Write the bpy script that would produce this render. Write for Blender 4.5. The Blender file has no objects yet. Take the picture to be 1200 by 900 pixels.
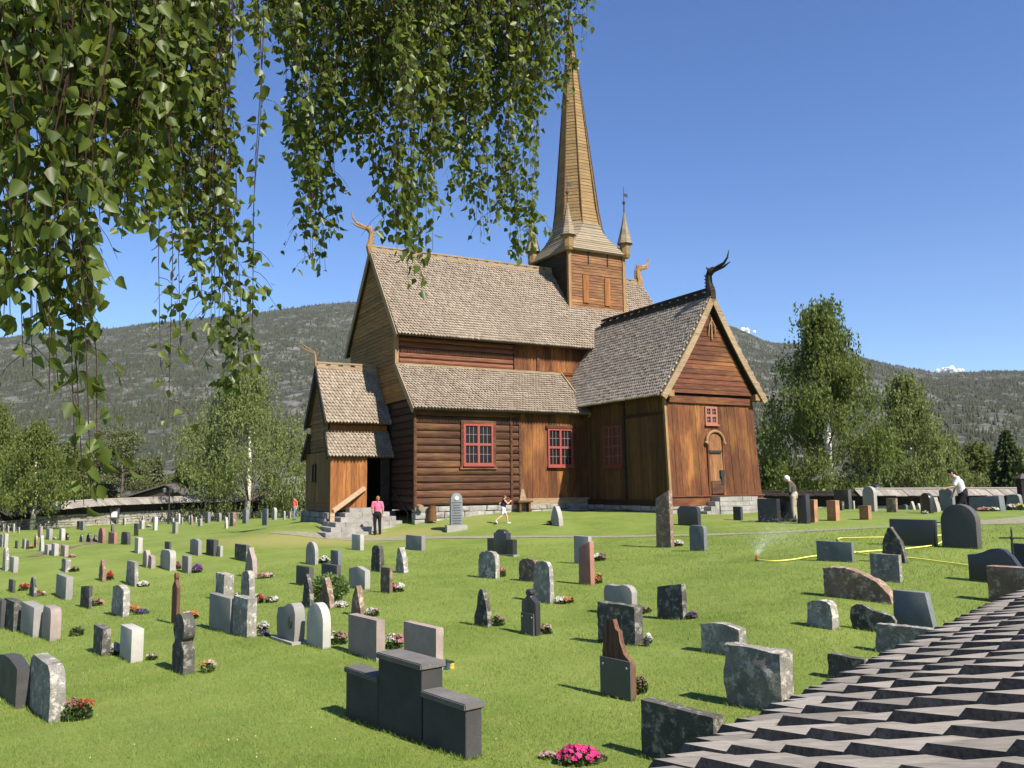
import bpy, bmesh, math, random
import numpy as np
from math import sin, cos, radians, pi, atan2, sqrt, tan, degrees
from mathutils import Vector, Matrix, noise as mnoise

random.seed(7)
rng = np.random.default_rng(7)
scene = bpy.context.scene
COL = scene.collection

# ------------------------------------------------------------------ camera model (metres, eye 2.7 m above the lower lawn)
F = 1000.0
PITCH, ROLL = radians(6.73), radians(0.6)
CAM = np.array([0.0, 0.0, 2.7])
FW = np.array([0, cos(PITCH), sin(PITCH)])
_u0 = np.array([0, -sin(PITCH), cos(PITCH)])
_r0 = np.array([1.0, 0, 0])
RT = _r0 * cos(ROLL) - _u0 * sin(ROLL)
UP = _u0 * cos(ROLL) + _r0 * sin(ROLL)

def ray(u, v):
    return FW + RT * (u - 600) / F + UP * (450 - v) / F

def proj(p):
    d = np.array(p) - CAM
    z = d @ FW
    return 600 + F * (d @ RT) / z, 450 - F * (d @ UP) / z

def at_y(u, v, y):
    r = ray(u, v)
    return CAM + r * (y / r[1])

# ------------------------------------------------------------------ church frame: s = along the nave (east), t = north, z = up
CAZ = radians(61.2)
CN = np.array([sin(CAZ), cos(CAZ), 0])
CT = np.array([-cos(CAZ), sin(CAZ), 0])
CA = at_y(487, 598, 38.0)
CA[2] = 0

def stz(s, t, z=0.0):
    p = CA + CN * s + CT * t
    p[2] = z
    return p

# ------------------------------------------------------------------ terrain
_ctl = []
for (u, v, y) in [(600, 900, 8.15), (0, 900, 8.6), (300, 890, 8.4), (60, 845, 10.7), (60, 745, 17.2), (60, 703, 24), (60, 650, 42), (60, 622, 64), (200, 611, 80), (300, 606, 86),
                  (200, 760, 15), (200, 680, 27), (200, 640, 45), (400, 865, 9.2), (370, 760, 14.2), (420, 720, 17.6), (330, 650, 31), (280, 630, 42),
                  (530, 866, 9.1), (700, 815, 10.8), (700, 740, 15.3), (690, 685, 20.5), (780, 643, 27.0), (600, 690, 20), (560, 650, 28),
                  (450, 628, 36.4), (560, 627, 33.5), (700, 628, 31.5), (890, 838, 9.5), (880, 720, 14.6), (880, 660, 20.8), (860, 626, 28.5),
                  (1000, 800, 10.6), (1150, 745, 12.8), (1170, 690, 16), (1150, 643, 21), (1150, 618, 26), (1150, 601, 31), (960, 612, 30.5), (1000, 660, 19.6), (1000, 598.3, 36), (1000, 595.8, 46), (1150, 597.6, 36), (1150, 594.8, 46), (900, 600, 37), (900, 598, 46), (1080, 604, 31)]:
    _ctl.append(at_y(u, v, y))
for (s, t, z) in [(0, -.6, 1.0), (2.2, -.6, 1.25), (5, -.6, 1.42), (8.6, -.6, 1.42), (8.6, -6.6, 1.42), (11.7, -7.5, 1.3), (15, -6.6, 1.33), (-3.6, 2.6, .98), (-3.6, 7, 1.0), (-2.0, -.7, .56), (-6, 5, .75), (-12, 10, .15),
                  (5, 14, 1.2), (20, 5, 1.3), (12, 20, 1.0), (26, -6, 1.0), (-20, 20, -.3), (28, 16, .6), (40, -14, .9), (40, 30, .4)]:
    _ctl.append(stz(s, t, z))
for (x, y, z) in [(-40, 5, -.3), (-20, 2, -.1), (0, 0, 0), (12, 2, .15), (30, 8, .5), (0, -25, 0), (-70, 60, -.5), (60, 40, .8), (80, 20, .7), (-30, 110, -.5), (30, 110, .2), (90, 100, .3), (-95, 95, -.5)]:
    _ctl.append(np.array([x, y, z]))
_ctl = np.array(_ctl)

def _phi(d2):
    return 0.5 * d2 * np.log(d2 + 1e-9)

_n = len(_ctl)
_d2 = ((_ctl[:, None, :2] - _ctl[None, :, :2]) ** 2).sum(-1)
_K = np.zeros((_n + 3, _n + 3))
_K[:_n, :_n] = _phi(_d2) + np.eye(_n) * 2.5
_K[:_n, _n] = 1
_K[:_n, _n + 1:] = _ctl[:, :2]
_K[_n:, :_n] = _K[:_n, _n:].T
_W = np.linalg.solve(_K, np.concatenate([_ctl[:, 2], np.zeros(3)]))

def ground_np(x, y):
    x = np.asarray(x, float); y = np.asarray(y, float)
    sh = x.shape
    x = x.ravel(); y = y.ravel()
    z = np.full(x.shape, _W[_n]) + _W[_n + 1] * x + _W[_n + 2] * y
    for i in range(_n):
        z += _W[i] * _phi((x - _ctl[i, 0]) ** 2 + (y - _ctl[i, 1]) ** 2)
    r = np.sqrt(x * x + y * y)
    k = np.clip((r - 85) / 50, 0, 1)
    k = k * k * (3 - 2 * k)
    z = z * (1 - k) + (-0.4) * k
    return np.clip(z, -1.2, 2.2).reshape(sh)

def gz(x, y):
    return float(ground_np(np.array([x]), np.array([y]))[0])

def on_ground(u, v, ymax=110):
    """the point of the lawn seen along a ray"""
    r = ray(u, v)
    ts = np.concatenate([np.linspace(2, 60, 800), np.linspace(60, ymax, 300)[1:]])
    P = CAM[None] + r[None] * ts[:, None]
    dz = P[:, 2] - ground_np(P[:, 0], P[:, 1])
    k = np.where(dz <= 0)[0]
    if len(k) == 0:
        return CAM + r * ymax
    i = k[0]
    if i == 0:
        return P[0]
    f = dz[i - 1] / (dz[i - 1] - dz[i])
    p = P[i - 1] + (P[i] - P[i - 1]) * f
    return p

# ------------------------------------------------------------------ object helpers
def tag(o, label=None, cat=None, group=None, kind=None):
    if label: o['label'] = label
    if cat: o['category'] = cat
    if group: o['group'] = group
    if kind: o['kind'] = kind
    return o

def empty(name, loc, rz=0.0, label=None, cat=None, group=None):
    o = bpy.data.objects.new(name, None)
    COL.objects.link(o)
    o.location = loc
    o.rotation_euler = (0, 0, rz)
    o.empty_display_size = .3
    return tag(o, label, cat, group)

class MB:
    def __init__(s):
        s.v, s.f, s.m = [], [], []
    def add(s, vs, fs, m=0):
        o = len(s.v)
        s.v.extend([tuple(map(float, p)) for p in vs])
        s.f.extend([tuple(i + o for i in f) for f in fs])
        s.m.extend([m] * len(fs))
    def box(s, a, b, m=0, M=None):
        (x0, y0, z0), (x1, y1, z1) = a, b
        vs = [(x0, y0, z0), (x1, y0, z0), (x1, y1, z0), (x0, y1, z0), (x0, y0, z1), (x1, y0, z1), (x1, y1, z1), (x0, y1, z1)]
        if M is not None:
            vs = [tuple(M @ Vector(p)) for p in vs]
        s.add(vs, [(0, 3, 2, 1), (4, 5, 6, 7), (0, 1, 5, 4), (1, 2, 6, 5), (2, 3, 7, 6), (3, 0, 4, 7)], m)
    def hexa(s, p, m=0):
        """eight corners: bottom ring of four, top ring of four"""
        s.add(p, [(0, 3, 2, 1), (4, 5, 6, 7), (0, 1, 5, 4), (1, 2, 6, 5), (2, 3, 7, 6), (3, 0, 4, 7)], m)
    def prism(s, ring0, ring1, m=0, caps=True):
        n = len(ring0)
        fs = [(i, (i + 1) % n, n + (i + 1) % n, n + i) for i in range(n)]
        if caps:
            fs += [tuple(range(n))[::-1], tuple(range(n, 2 * n))]
        s.add(list(ring0) + list(ring1), fs, m)
    def tube(s, pts, rad, n=8, m=0, caps=True):
        pts = [Vector(p) for p in pts]
        if not hasattr(rad, '__len__'): rad = [rad] * len(pts)
        rings = []
        prev = None
        for i, p in enumerate(pts):
            d = (pts[min(i + 1, len(pts) - 1)] - pts[max(i - 1, 0)])
            if d.length < 1e-9: d = Vector((0, 0, 1))
            d.normalize()
            if prev is None:
                a = d.orthogonal().normalized()
            else:
                a = (prev - d * prev.dot(d))
                a = a.normalized() if a.length > 1e-6 else d.orthogonal().normalized()
            prev = a
            b = d.cross(a)
            rings.append([p + (a * cos(2 * pi * k / n) + b * sin(2 * pi * k / n)) * rad[i] for k in range(n)])
        vs = [q for r in rings for q in r]
        fs = []
        for i in range(len(pts) - 1):
            for k in range(n):
                k2 = (k + 1) % n
                fs.append((i * n + k, i * n + k2, (i + 1) * n + k2, (i + 1) * n + k))
        if caps:
            fs.append(tuple(range(n))[::-1])
            fs.append(tuple((len(pts) - 1) * n + k for k in range(n)))
        s.add(vs, fs, m)
    def lathe(s, prof, c=(0, 0, 0), n=12, m=0, rot=0.0):
        """prof: (r, z) from bottom to top"""
        vs, fs = [], []
        for r, z in prof:
            for k in range(n):
                a = 2 * pi * k / n + rot
                vs.append((c[0] + r * cos(a), c[1] + r * sin(a), c[2] + z))
        for i in range(len(prof) - 1):
            for k in range(n):
                k2 = (k + 1) % n
                fs.append((i * n + k, i * n + k2, (i + 1) * n + k2, (i + 1) * n + k))
        fs.append(tuple(range(n))[::-1])
        fs.append(tuple((len(prof) - 1) * n + k for k in range(n)))
        s.add(vs, fs, m)
    def ball(s, c, r, n=10, k=7, m=0):
        rx, ry, rz = r if hasattr(r, '__len__') else (r, r, r)
        vs, fs = [], []
        for i in range(1, k):
            a = pi * i / k
            for j in range(n):
                b = 2 * pi * j / n
                vs.append((c[0] + rx * sin(a) * cos(b), c[1] + ry * sin(a) * sin(b), c[2] - rz * cos(a)))
        for i in range(k - 2):
            for j in range(n):
                j2 = (j + 1) % n
                fs.append((i * n + j, i * n + j2, (i + 1) * n + j2, (i + 1) * n + j))
        b0 = len(vs); vs += [(c[0], c[1], c[2] - rz), (c[0], c[1], c[2] + rz)]
        for j in range(n):
            j2 = (j + 1) % n
            fs.append((j2, j, b0))
            fs.append(((k - 2) * n + j, (k - 2) * n + j2, b0 + 1))
        s.add(vs, fs, m)
    def build(s, name, mats, parent=None, smooth=False, loc=None, rz=None, auto=None):
        me = bpy.data.meshes.new(name)
        me.from_pydata(s.v, [], s.f)
        if not isinstance(mats, (list, tuple)): mats = [mats]
        for m in mats: me.materials.append(m)
        if len(mats) > 1:
            me.polygons.foreach_set('material_index', s.m)
        if smooth:
            me.polygons.foreach_set('use_smooth', [True] * len(me.polygons))
        me.update()
        o = bpy.data.objects.new(name, me)
        COL.objects.link(o)
        if parent is not None: o.parent = parent
        if loc is not None: o.location = loc
        if rz is not None: o.rotation_euler = (0, 0, rz)
        if auto is not None:
            me.polygons.foreach_set('use_smooth', [True] * len(me.polygons))
            sharpen(me, auto)
        return o

def sharpen(me, ang):
    bm = bmesh.new(); bm.from_mesh(me)
    for e in bm.edges:
        if len(e.link_faces) == 2 and e.calc_face_angle(0) > ang:
            e.smooth = False
    bm.to_mesh(me); bm.free()

def np_mesh(name, V, Fc, mats, parent=None, smooth=False):
    """V (n,3), Fc (m,k) with constant k"""
    V = np.ascontiguousarray(V, dtype=np.float32)
    Fc = np.ascontiguousarray(Fc, dtype=np.int32)
    me = bpy.data.meshes.new(name)
    m, k = Fc.shape
    me.vertices.add(len(V)); me.vertices.foreach_set('co', V.ravel())
    me.loops.add(m * k); me.loops.foreach_set('vertex_index', Fc.ravel())
    me.polygons.add(m)
    me.polygons.foreach_set('loop_start', np.arange(0, m * k, k, dtype=np.int32))
    me.polygons.foreach_set('loop_total', np.full(m, k, dtype=np.int32))
    if smooth: me.polygons.foreach_set('use_smooth', np.ones(m, dtype=bool))
    if not isinstance(mats, (list, tuple)): mats = [mats]
    for q in mats: me.materials.append(q)
    me.update(calc_edges=True)
    o = bpy.data.objects.new(name, me)
    COL.objects.link(o)
    if parent is not None: o.parent = parent
    return o

# ------------------------------------------------------------------ materials
class NT:
    def __init__(s, name):
        s.mat = bpy.data.materials.new(name)
        s.mat.use_nodes = True
        s.t = s.mat.node_tree
        s.t.nodes.clear()
        s.out = s.t.nodes.new('ShaderNodeOutputMaterial')
    def n(s, typ, props=None, **inp):
        nd = s.t.nodes.new('ShaderNode' + typ)
        for k, v in (props or {}).items(): setattr(nd, k, v)
        for k, v in inp.items():
            key = int(k[1:]) if k[0] == '_' else k.replace('_', ' ')
            s.set(nd.inputs[key], v)
        return nd
    def set(s, sock, v):
        if isinstance(v, bpy.types.NodeSocket): s.t.links.new(v, sock)
        elif isinstance(v, bpy.types.Node): s.t.links.new(v.outputs[0], sock)
        else:
            if sock.type == 'RGBA' and len(v) == 3: v = (*v, 1)
            sock.default_value = v
    def mix(s, fac, a, b, mode='MIX'):
        nd = s.t.nodes.new('ShaderNodeMix'); nd.data_type = 'RGBA'; nd.blend_type = mode
        s.set(nd.inputs['Factor'], fac)
        s.set(nd.inputs[6], a); s.set(nd.inputs[7], b)
        return nd.outputs[2]
    def math(s, op, a, b=0.0, c=0.0):
        nd = s.t.nodes.new('ShaderNodeMath'); nd.operation = op
        s.set(nd.inputs[0], a); s.set(nd.inputs[1], b); s.set(nd.inputs[2], c)
        return nd.outputs[0]
    def ramp(s, fac, stops, interp='LINEAR'):
        nd = s.t.nodes.new('ShaderNodeValToRGB')
        cr = nd.color_ramp; cr.interpolation = interp
        while len(cr.elements) < len(stops): cr.elements.new(.5)
        for e, (p, c) in zip(cr.elements, stops):
            e.position = p
            e.color = (*c, 1) if len(c) == 3 else c
        s.set(nd.inputs[0], fac)
        return nd.outputs[0]
    def noise(s, vec, scale, detail=4, rough=.55, dist=0.0):
        nd = s.n('TexNoise', Scale=scale, Detail=detail, Roughness=rough, Distortion=dist)
        if vec is not None: s.set(nd.inputs['Vector'], vec)
        return nd.outputs['Fac']
    def coord(s, which='Object', scale=None, jitter=False):
        tc = s.t.nodes.new('ShaderNodeTexCoord').outputs[which]
        if jitter:
            oi = s.t.nodes.new('ShaderNodeObjectInfo')
            sc = s.n('VectorMath', {'operation': 'SCALE'}, _0=(37.0, 21.0, 53.0))
            s.set(sc.inputs['Scale'], oi.outputs['Random'])
            tc = s.n('VectorMath', {'operation': 'ADD'}, _0=tc, _1=sc.outputs[0]).outputs[0]
        if scale is not None:
            tc = s.n('Mapping', Vector=tc, Scale=scale).outputs[0]
        return tc
    def bsdf(s, col, rough=.8, bump=None, bstr=.3, bdist=.02, spec=.3, **kw):
        b = s.t.nodes.new('ShaderNodeBsdfPrincipled')
        s.set(b.inputs['Base Color'], col)
        s.set(b.inputs['Roughness'], rough)
        b.inputs['Specular IOR Level'].default_value = spec
        for k, v in kw.items(): s.set(b.inputs[k.replace('_', ' ')], v)
        if bump is not None:
            bp = s.n('Bump', Strength=bstr, Distance=bdist, Height=bump)
            s.set(b.inputs['Normal'], bp.outputs[0])
        s.t.links.new(b.outputs[0], s.out.inputs[0])
        return s.mat

def C(*rgb):  # sRGB 0-255 -> linear
    r = []
    for c in rgb:
        c = c / 255.0
        r.append(c / 12.92 if c <= .04045 else ((c + .055) / 1.055) ** 2.4)
    return tuple(r)

def granite(name, c, var=.35, speck=.5, rough=.75, lichen=None, big=3.0, sc=90, bstr=.35, bdist=.01, spec=.3):
    t = NT(name)
    co = t.coord('Object', jitter=True)
    n1 = t.noise(co, sc, 3, .7)
    n2 = t.noise(co, big, 5, .6)
    oi = t.t.nodes.new('ShaderNodeObjectInfo').outputs['Random']
    lo = tuple(x * (1 - speck) for x in c); hi = tuple(min(x * (1 + speck), .85) for x in c)
    col = t.ramp(n1, [(.32, lo), (.5, c), (.68, hi)])
    col = t.mix(t.ramp(n2, [(.35, (0, 0, 0)), (.7, (1, 1, 1))]), col, tuple(x * (1 - var) for x in c), 'MIX')
    if lichen:
        n3 = t.noise(co, 7, 8, .75)
        col = t.mix(t.ramp(n3, [(.52, (0, 0, 0)), (.6, (1, 1, 1))]), col, lichen)
        n4 = t.noise(co, 16, 6, .7)
        col = t.mix(t.ramp(n4, [(.62, (0, 0, 0)), (.7, (.8, .8, .8))]), col, tuple(x * .3 for x in c))
    hsv = t.n('HueSaturation', Color=col, Value=t.math('MULTIPLY_ADD', oi, .35, .82))
    return t.bsdf(hsv.outputs[0], rough, bump=t.mix(.5, n1, t.noise(co, 14, 6, .7)), bstr=bstr, bdist=bdist, spec=spec)

def wood(name, stops, axis='Z', rough=.8, fine=1.0, var=.35, bstr=.35, patch=None, patch_amt=.6, along=1.2, wobj=True):
    """weathered boards: grain runs along the axis; every board (mesh island) gets its own tone"""
    t = NT(name)
    i = 'XYZ'.index(axis)
    s1 = [14.0] * 3; s1[i] = along
    s2 = [60.0] * 3; s2[i] = 2.2
    s3 = [1.1] * 3; s3[i] = .35
    co = t.coord('Object')
    geo = t.t.nodes.new('ShaderNodeNewGeometry').outputs['Random Per Island']
    off = t.n('VectorMath', {'operation': 'SCALE'}, _0=(17.0, 23.0, 31.0)); t.set(off.inputs['Scale'], geo)
    co2 = t.n('VectorMath', {'operation': 'ADD'}, _0=co, _1=off.outputs[0]).outputs[0]
    a = t.noise(t.n('Mapping', Vector=co2, Scale=s1).outputs[0], 1.0, 6, .65, .4)
    b = t.noise(t.n('Mapping', Vector=co2, Scale=s2).outputs[0], 1.0, 3, .6)
    p = t.noise(t.n('Mapping', Vector=co, Scale=s3).outputs[0], 1.0, 4, .6)
    col = t.ramp(a, stops)
    if patch:
        col = t.mix(t.math('MULTIPLY', t.ramp(p, [(.48, (0, 0, 0)), (.66, (1, 1, 1))]), patch_amt), col, t.mix(a, tuple(x * .55 for x in patch), tuple(x * 1.35 for x in patch)))
    col = t.mix(t.math('MULTIPLY', t.ramp(b, [(.35, (1, 1, 1)), (.55, (0, 0, 0))]), .55 * fine), col, tuple(x * .28 for x in stops[0][1]))
    hsv = t.n('HueSaturation', Color=col, Value=t.math('MULTIPLY_ADD', geo, var * 2, 1 - var))
    return t.bsdf(hsv.outputs[0], rough, bump=t.mix(.4, a, b), bstr=bstr, bdist=.012, spec=.25)

def plain(name, c, rough=.6, spec=.3, nz=.15, scale=20, metal=0.0):
    t = NT(name)
    co = t.coord('Object', jitter=True)
    n = t.noise(co, scale, 4, .6)
    col = t.ramp(n, [(.3, tuple(x * (1 - nz) for x in c)), (.7, tuple(min(1, x * (1 + nz)) for x in c))])
    return t.bsdf(col, rough, spec=spec, Metallic=metal)

def leafmat(name, c1, c2, trans=.45, rough=.5, tcol=None, scale=.6, spec=.35):
    """leaf: diffuse and light coming through; each leaf its own tone"""
    t = NT(name)
    geo = t.t.nodes.new('ShaderNodeNewGeometry').outputs['Random Per Island']
    n = t.noise(t.coord('Object'), scale, 2, .5)
    f = t.math('ADD', t.math('MULTIPLY', geo, .75), t.math('MULTIPLY', n, .35))
    col = t.mix(f, c1, c2)
    d = t.t.nodes.new('ShaderNodeBsdfPrincipled')
    t.set(d.inputs['Base Color'], col); d.inputs['Roughness'].default_value = rough
    d.inputs['Specular IOR Level'].default_value = spec
    tr = t.t.nodes.new('ShaderNodeBsdfTranslucent')
    t.set(tr.inputs['Color'], t.mix(.5, col, tcol or tuple(x * 1.6 for x in c2)))
    mx = t.n('MixShader', _0=trans)
    t.t.links.new(d.outputs[0], mx.inputs[1]); t.t.links.new(tr.outputs[0], mx.inputs[2])
    t.t.links.new(mx.outputs[0], t.out.inputs[0])
    return t.mat
# ------------------------------------------------------------------ camera, sun, sky
cam_d = bpy.data.cameras.new('camera')
cam_d.sensor_width = 36.0
cam_d.lens = 36.0 * F / 1200.0
cam_d.clip_start = .05
cam_d.clip_end = 12000
cam = bpy.data.objects.new('camera', cam_d)
COL.objects.link(cam)
_M = Matrix(((RT[0], UP[0], -FW[0], CAM[0]), (RT[1], UP[1], -FW[1], CAM[1]), (RT[2], UP[2], -FW[2], CAM[2]), (0, 0, 0, 1)))
cam.matrix_world = _M
scene.camera = cam

SUN_AZ, SUN_EL = radians(137), radians(45.5)
sun_dir = Vector((sin(SUN_AZ) * cos(SUN_EL), cos(SUN_AZ) * cos(SUN_EL), sin(SUN_EL)))
sl = bpy.data.lights.new('sun', 'SUN')
sl.energy = 5.0
sl.angle = radians(.5)
sl.color = (1.0, .93, .82)
so = bpy.data.objects.new('sun', sl)
COL.objects.link(so)
so.rotation_euler = (-sun_dir).to_track_quat('-Z', 'Y').to_euler()
so.location = (20, -20, 40)

w = bpy.data.worlds.new('World')
scene.world = w
w.use_nodes = True
wt = w.node_tree
wt.nodes.clear()
sky = wt.nodes.new('ShaderNodeTexSky')
sky.sky_type = 'NISHITA'
sky.sun_disc = False
sky.sun_elevation = SUN_EL
sky.sun_rotation = SUN_AZ
sky.altitude = 400
sky.air_density = 1.0
sky.dust_density = .35
sky.ozone_density = 4.5
bg = wt.nodes.new('ShaderNodeBackground')
bg.inputs[1].default_value = .09
wo = wt.nodes.new('ShaderNodeOutputWorld')
hs = wt.nodes.new('ShaderNodeHueSaturation')
hs.inputs['Saturation'].default_value = 1.16
hs.inputs['Hue'].default_value = .510
hs.inputs['Value'].default_value = .90
wt.links.new(sky.outputs[0], hs.inputs['Color'])
wt.links.new(hs.outputs[0], bg.inputs[0])
wt.links.new(bg.outputs[0], wo.inputs[0])
vs = scene.view_settings
vs.view_transform = 'Standard'
try: vs.look = 'None'
except Exception: pass
vs.exposure = 1.1
vs.gamma = 1.0
vs.use_curve_mapping = False
scene.cycles.max_bounces = 6
scene.cycles.transparent_max_bounces = 8
scene.cycles.use_denoising = True
scene.cycles.sample_clamp_indirect = 6

# ------------------------------------------------------------------ materials shared by the setting
def lawn_material():
    t = NT('lawn')
    co = t.coord('Object')
    n0 = t.noise(co, .13, 4, .6)
    n1 = t.noise(co, .55, 5, .6, .3)
    n2 = t.noise(co, 3.2, 5, .65)
    n3 = t.noise(co, 28, 4, .7)
    n4 = t.noise(co, 140, 2, .6)
    a, b, dry = (.112, .154, .026), (.176, .220, .048), (.26, .25, .08)
    col = t.mix(t.ramp(n1, [(.38, (0, 0, 0)), (.62, (1, 1, 1))]), a, b)
    col = t.mix(t.math('MULTIPLY', t.ramp(n0, [(.4, (0, 0, 0)), (.62, (1, 1, 1))]), .35), col, (.205, .245, .06))
    col = t.mix(t.math('MULTIPLY', t.ramp(n2, [(.5, (0, 0, 0)), (.75, (1, 1, 1))]), .55), col, dry)
    col = t.mix(t.ramp(n3, [(.35, (.6, .6, .6)), (.62, (0, 0, 0))]), col, (.07, .115, .018))
    col = t.mix(t.math('MULTIPLY', t.ramp(n4, [(.5, (0, 0, 0)), (.75, (1, 1, 1))]), .35), col, (.19, .26, .06))
    # dry patch along the path in front of the porch steps
    geo = t.t.nodes.new('ShaderNodeNewGeometry').outputs['Position']
    for (px, py, rx, ry, am) in [(*stz(-5.0, -.2)[:2], 5.5, 2.6, .8), (*stz(-1, -1.6)[:2], 4, 1.6, .7), (*stz(3.0, -1.4)[:2], 2.5, 1.0, .5), (*stz(9.5, -10.5)[:2], 2.5, 1.2, .35)]:
        d = t.n('VectorMath', {'operation': 'SUBTRACT'}, _0=geo, _1=(px, py, 0)).outputs[0]
        d = t.n('VectorMath', {'operation': 'MULTIPLY'}, _0=d, _1=(1 / rx, 1 / ry, 0)).outputs[0]
        ln = t.n('VectorMath', {'operation': 'LENGTH'}, _0=d).outputs['Value']
        k = t.ramp(t.math('ADD', ln, t.math('MULTIPLY_ADD', n2, .8, -.4)), [(.35, (1, 1, 1)), (1.0, (0, 0, 0))])
        col = t.mix(t.math('MULTIPLY', k, am), col, t.mix(n3, (.16, .15, .04), (.29, .26, .10)))
    bmp = t.mix(.5, n3, n4)
    return t.bsdf(col, .9, bump=bmp, bstr=.6, bdist=.03, spec=.15)

M_lawn = lawn_material()
M_path = (lambda t: t.bsdf(t.ramp(t.noise(t.coord('Object'), 6, 6, .7), [(.3, (.14, .135, .08)), (.55, (.21, .195, .135)), (.75, (.28, .255, .19))]), .95, bump=t.noise(t.coord('Object'), 60, 3, .7), bstr=.5))(NT('gravel_path'))

# ------------------------------------------------------------------ ground: one sheet to the horizon
def build_ground():
    rad = np.concatenate([np.linspace(.0, 3, 5)[1:], np.geomspace(3.3, 60, 130), np.geomspace(63, 140, 28), np.geomspace(160, 4200, 14)])
    na = 300
    ang = np.linspace(0, 2 * pi, na, endpoint=False)
    X = rad[:, None] * np.sin(ang)[None]; Y = rad[:, None] * np.cos(ang)[None]
    Z = ground_np(X, Y)
    bumps = np.array([[mnoise.noise((x * .35, y * .35, 3.1)) * .03 + mnoise.noise((x * 1.1, y * 1.1, .7)) * .012 for x, y in zip(xr, yr)] if r < 70 else [0] * na for xr, yr, r in zip(X, Y, rad)])
    V = np.stack([X, Y, Z + bumps], -1).reshape(-1, 3)
    V = np.concatenate([V, [[0, 0, float(ground_np(0., 0.))]]])
    nr = len(rad)
    i, k = np.meshgrid(np.arange(nr - 1), np.arange(na), indexing='ij')
    k2 = (k + 1) % na
    Fq = np.stack([i * na + k, (i + 1) * na + k, (i + 1) * na + k2, i * na + k2], -1).reshape(-1, 4)[:, ::-1]
    o = np_mesh('ground', V, Fq, M_lawn, smooth=True)
    bm = bmesh.new(); bm.from_mesh(o.data)
    bm.verts.ensure_lookup_table()
    c = bm.verts[len(V) - 1]
    for k in range(na):
        bm.faces.new((c, bm.verts[(k + 1) % na], bm.verts[k]))
    bmesh.ops.recalc_face_normals(bm, faces=bm.faces)
    bm.to_mesh(o.data); bm.free()
    o.data.polygons.foreach_set('use_smooth', [True] * len(o.data.polygons))
    tag(o, 'sunlit mown lawn of the churchyard rising to a low mound under the church', 'ground', kind='structure')
build_ground()

def ribbon(name, pts, widths, mat, lift=.012, cross=5):
    """a strip of path laid on the lawn, sampled finely so it follows the slope"""
    P = [np.array(p[:2]) for p in pts]
    out = []
    for i in range(len(P) - 1):
        n = max(2, int(np.linalg.norm(P[i + 1] - P[i]) / .4))
        for k in range(n):
            f = k / n
            out.append((P[i] * (1 - f) + P[i + 1] * f, widths[i] * (1 - f) + widths[i + 1] * f))
    out.append((P[-1], widths[-1]))
    C_ = np.array([o[0] for o in out]); W_ = np.array([o[1] for o in out])
    for _ in range(6):
        C_[1:-1] = (C_[:-2] + 2 * C_[1:-1] + C_[2:]) / 4
        W_[1:-1] = (W_[:-2] + 2 * W_[1:-1] + W_[2:]) / 4
    T_ = np.gradient(C_, axis=0); T_ /= np.linalg.norm(T_, axis=1)[:, None]
    Nn = np.stack([-T_[:, 1], T_[:, 0]], 1)
    V, n = [], len(C_)
    for i in range(n):
        for j in range(cross):
            a = (j / (cross - 1) - .5) * W_[i] * (1 + .12 * mnoise.noise((C_[i, 0] * .8, C_[i, 1] * .8, j * 3)))
            p = C_[i] + Nn[i] * a
            V.append((p[0], p[1], 0))
    V = np.array(V)
    V[:, 2] = ground_np(V[:, 0], V[:, 1]) + lift + np.array([mnoise.noise((x * .35, y * .35, 3.1)) * .03 + mnoise.noise((x * 1.1, y * 1.1, .7)) * .012 for x, y, z in V])
    i, j = np.meshgrid(np.arange(n - 1), np.arange(cross - 1), indexing='ij')
    Fq = np.stack([i * cross + j, (i + 1) * cross + j, (i + 1) * cross + j + 1, i * cross + j + 1], -1).reshape(-1, 4)
    return np_mesh(name, V, Fq[:, ::-1], mat, smooth=True)

_pp = [on_ground(u, v) for u, v in [(318, 624.5), (355, 626), (400, 630), (470, 631), (540, 630.5), (640, 629), (740, 628.5), (840, 627), (930, 623.5), (1010, 619), (1090, 615.5), (1160, 613), (1260, 608)]]
tag(ribbon('path', _pp, [.4, .9, 1.1, .9, .55, .42, .4, .42, .45, .55, .7, 1.4, 3.0], M_path), 'narrow pale gravel path crossing the lawn in front of the church', 'path', kind='structure')
_pp = [on_ground(u, v) for u, v in [(38, 652), (75, 643), (108, 636), (140, 632)]]
tag(ribbon('path', _pp, [.5, .9, .9, .4], plain('bare_soil', (.13, .095, .06), .95, nz=.4, scale=9)), 'short strip of bare brown soil among the far left graves', 'path', kind='structure')

# ------------------------------------------------------------------ hills with their forest
_sil = [(-500, 440), (-200, 415), (0, 397), (140, 382), (250, 371), (330, 362), (415, 355), (500, 350), (600, 348), (700, 352), (800, 366), (862, 384), (900, 400), (960, 405), (1010, 419), (1060, 430), (1100, 436), (1200, 437), (1400, 445), (1700, 470)]
_saz = np.array([atan2(ray(u, v)[0], ray(u, v)[1]) for u, v in _sil])
_stan = np.array([ray(u, v)[2] / sqrt(ray(u, v)[0] ** 2 + ray(u, v)[1] ** 2) for u, v in _sil])
HR0, HR1 = 420.0, 2400.0

def hill_z(az, r):
    tn = np.interp(az, _saz, _stan)
    x = np.clip((r - HR0) / (HR1 - HR0), 0, 1.3)
    prof = np.where(x <= 1, x ** 1.25 * (1.18 - .18 * x), 1 - (x - 1) * 2.2)
    return (tn * HR1 + CAM[2]) * prof - 3 * (x < .001)

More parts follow.
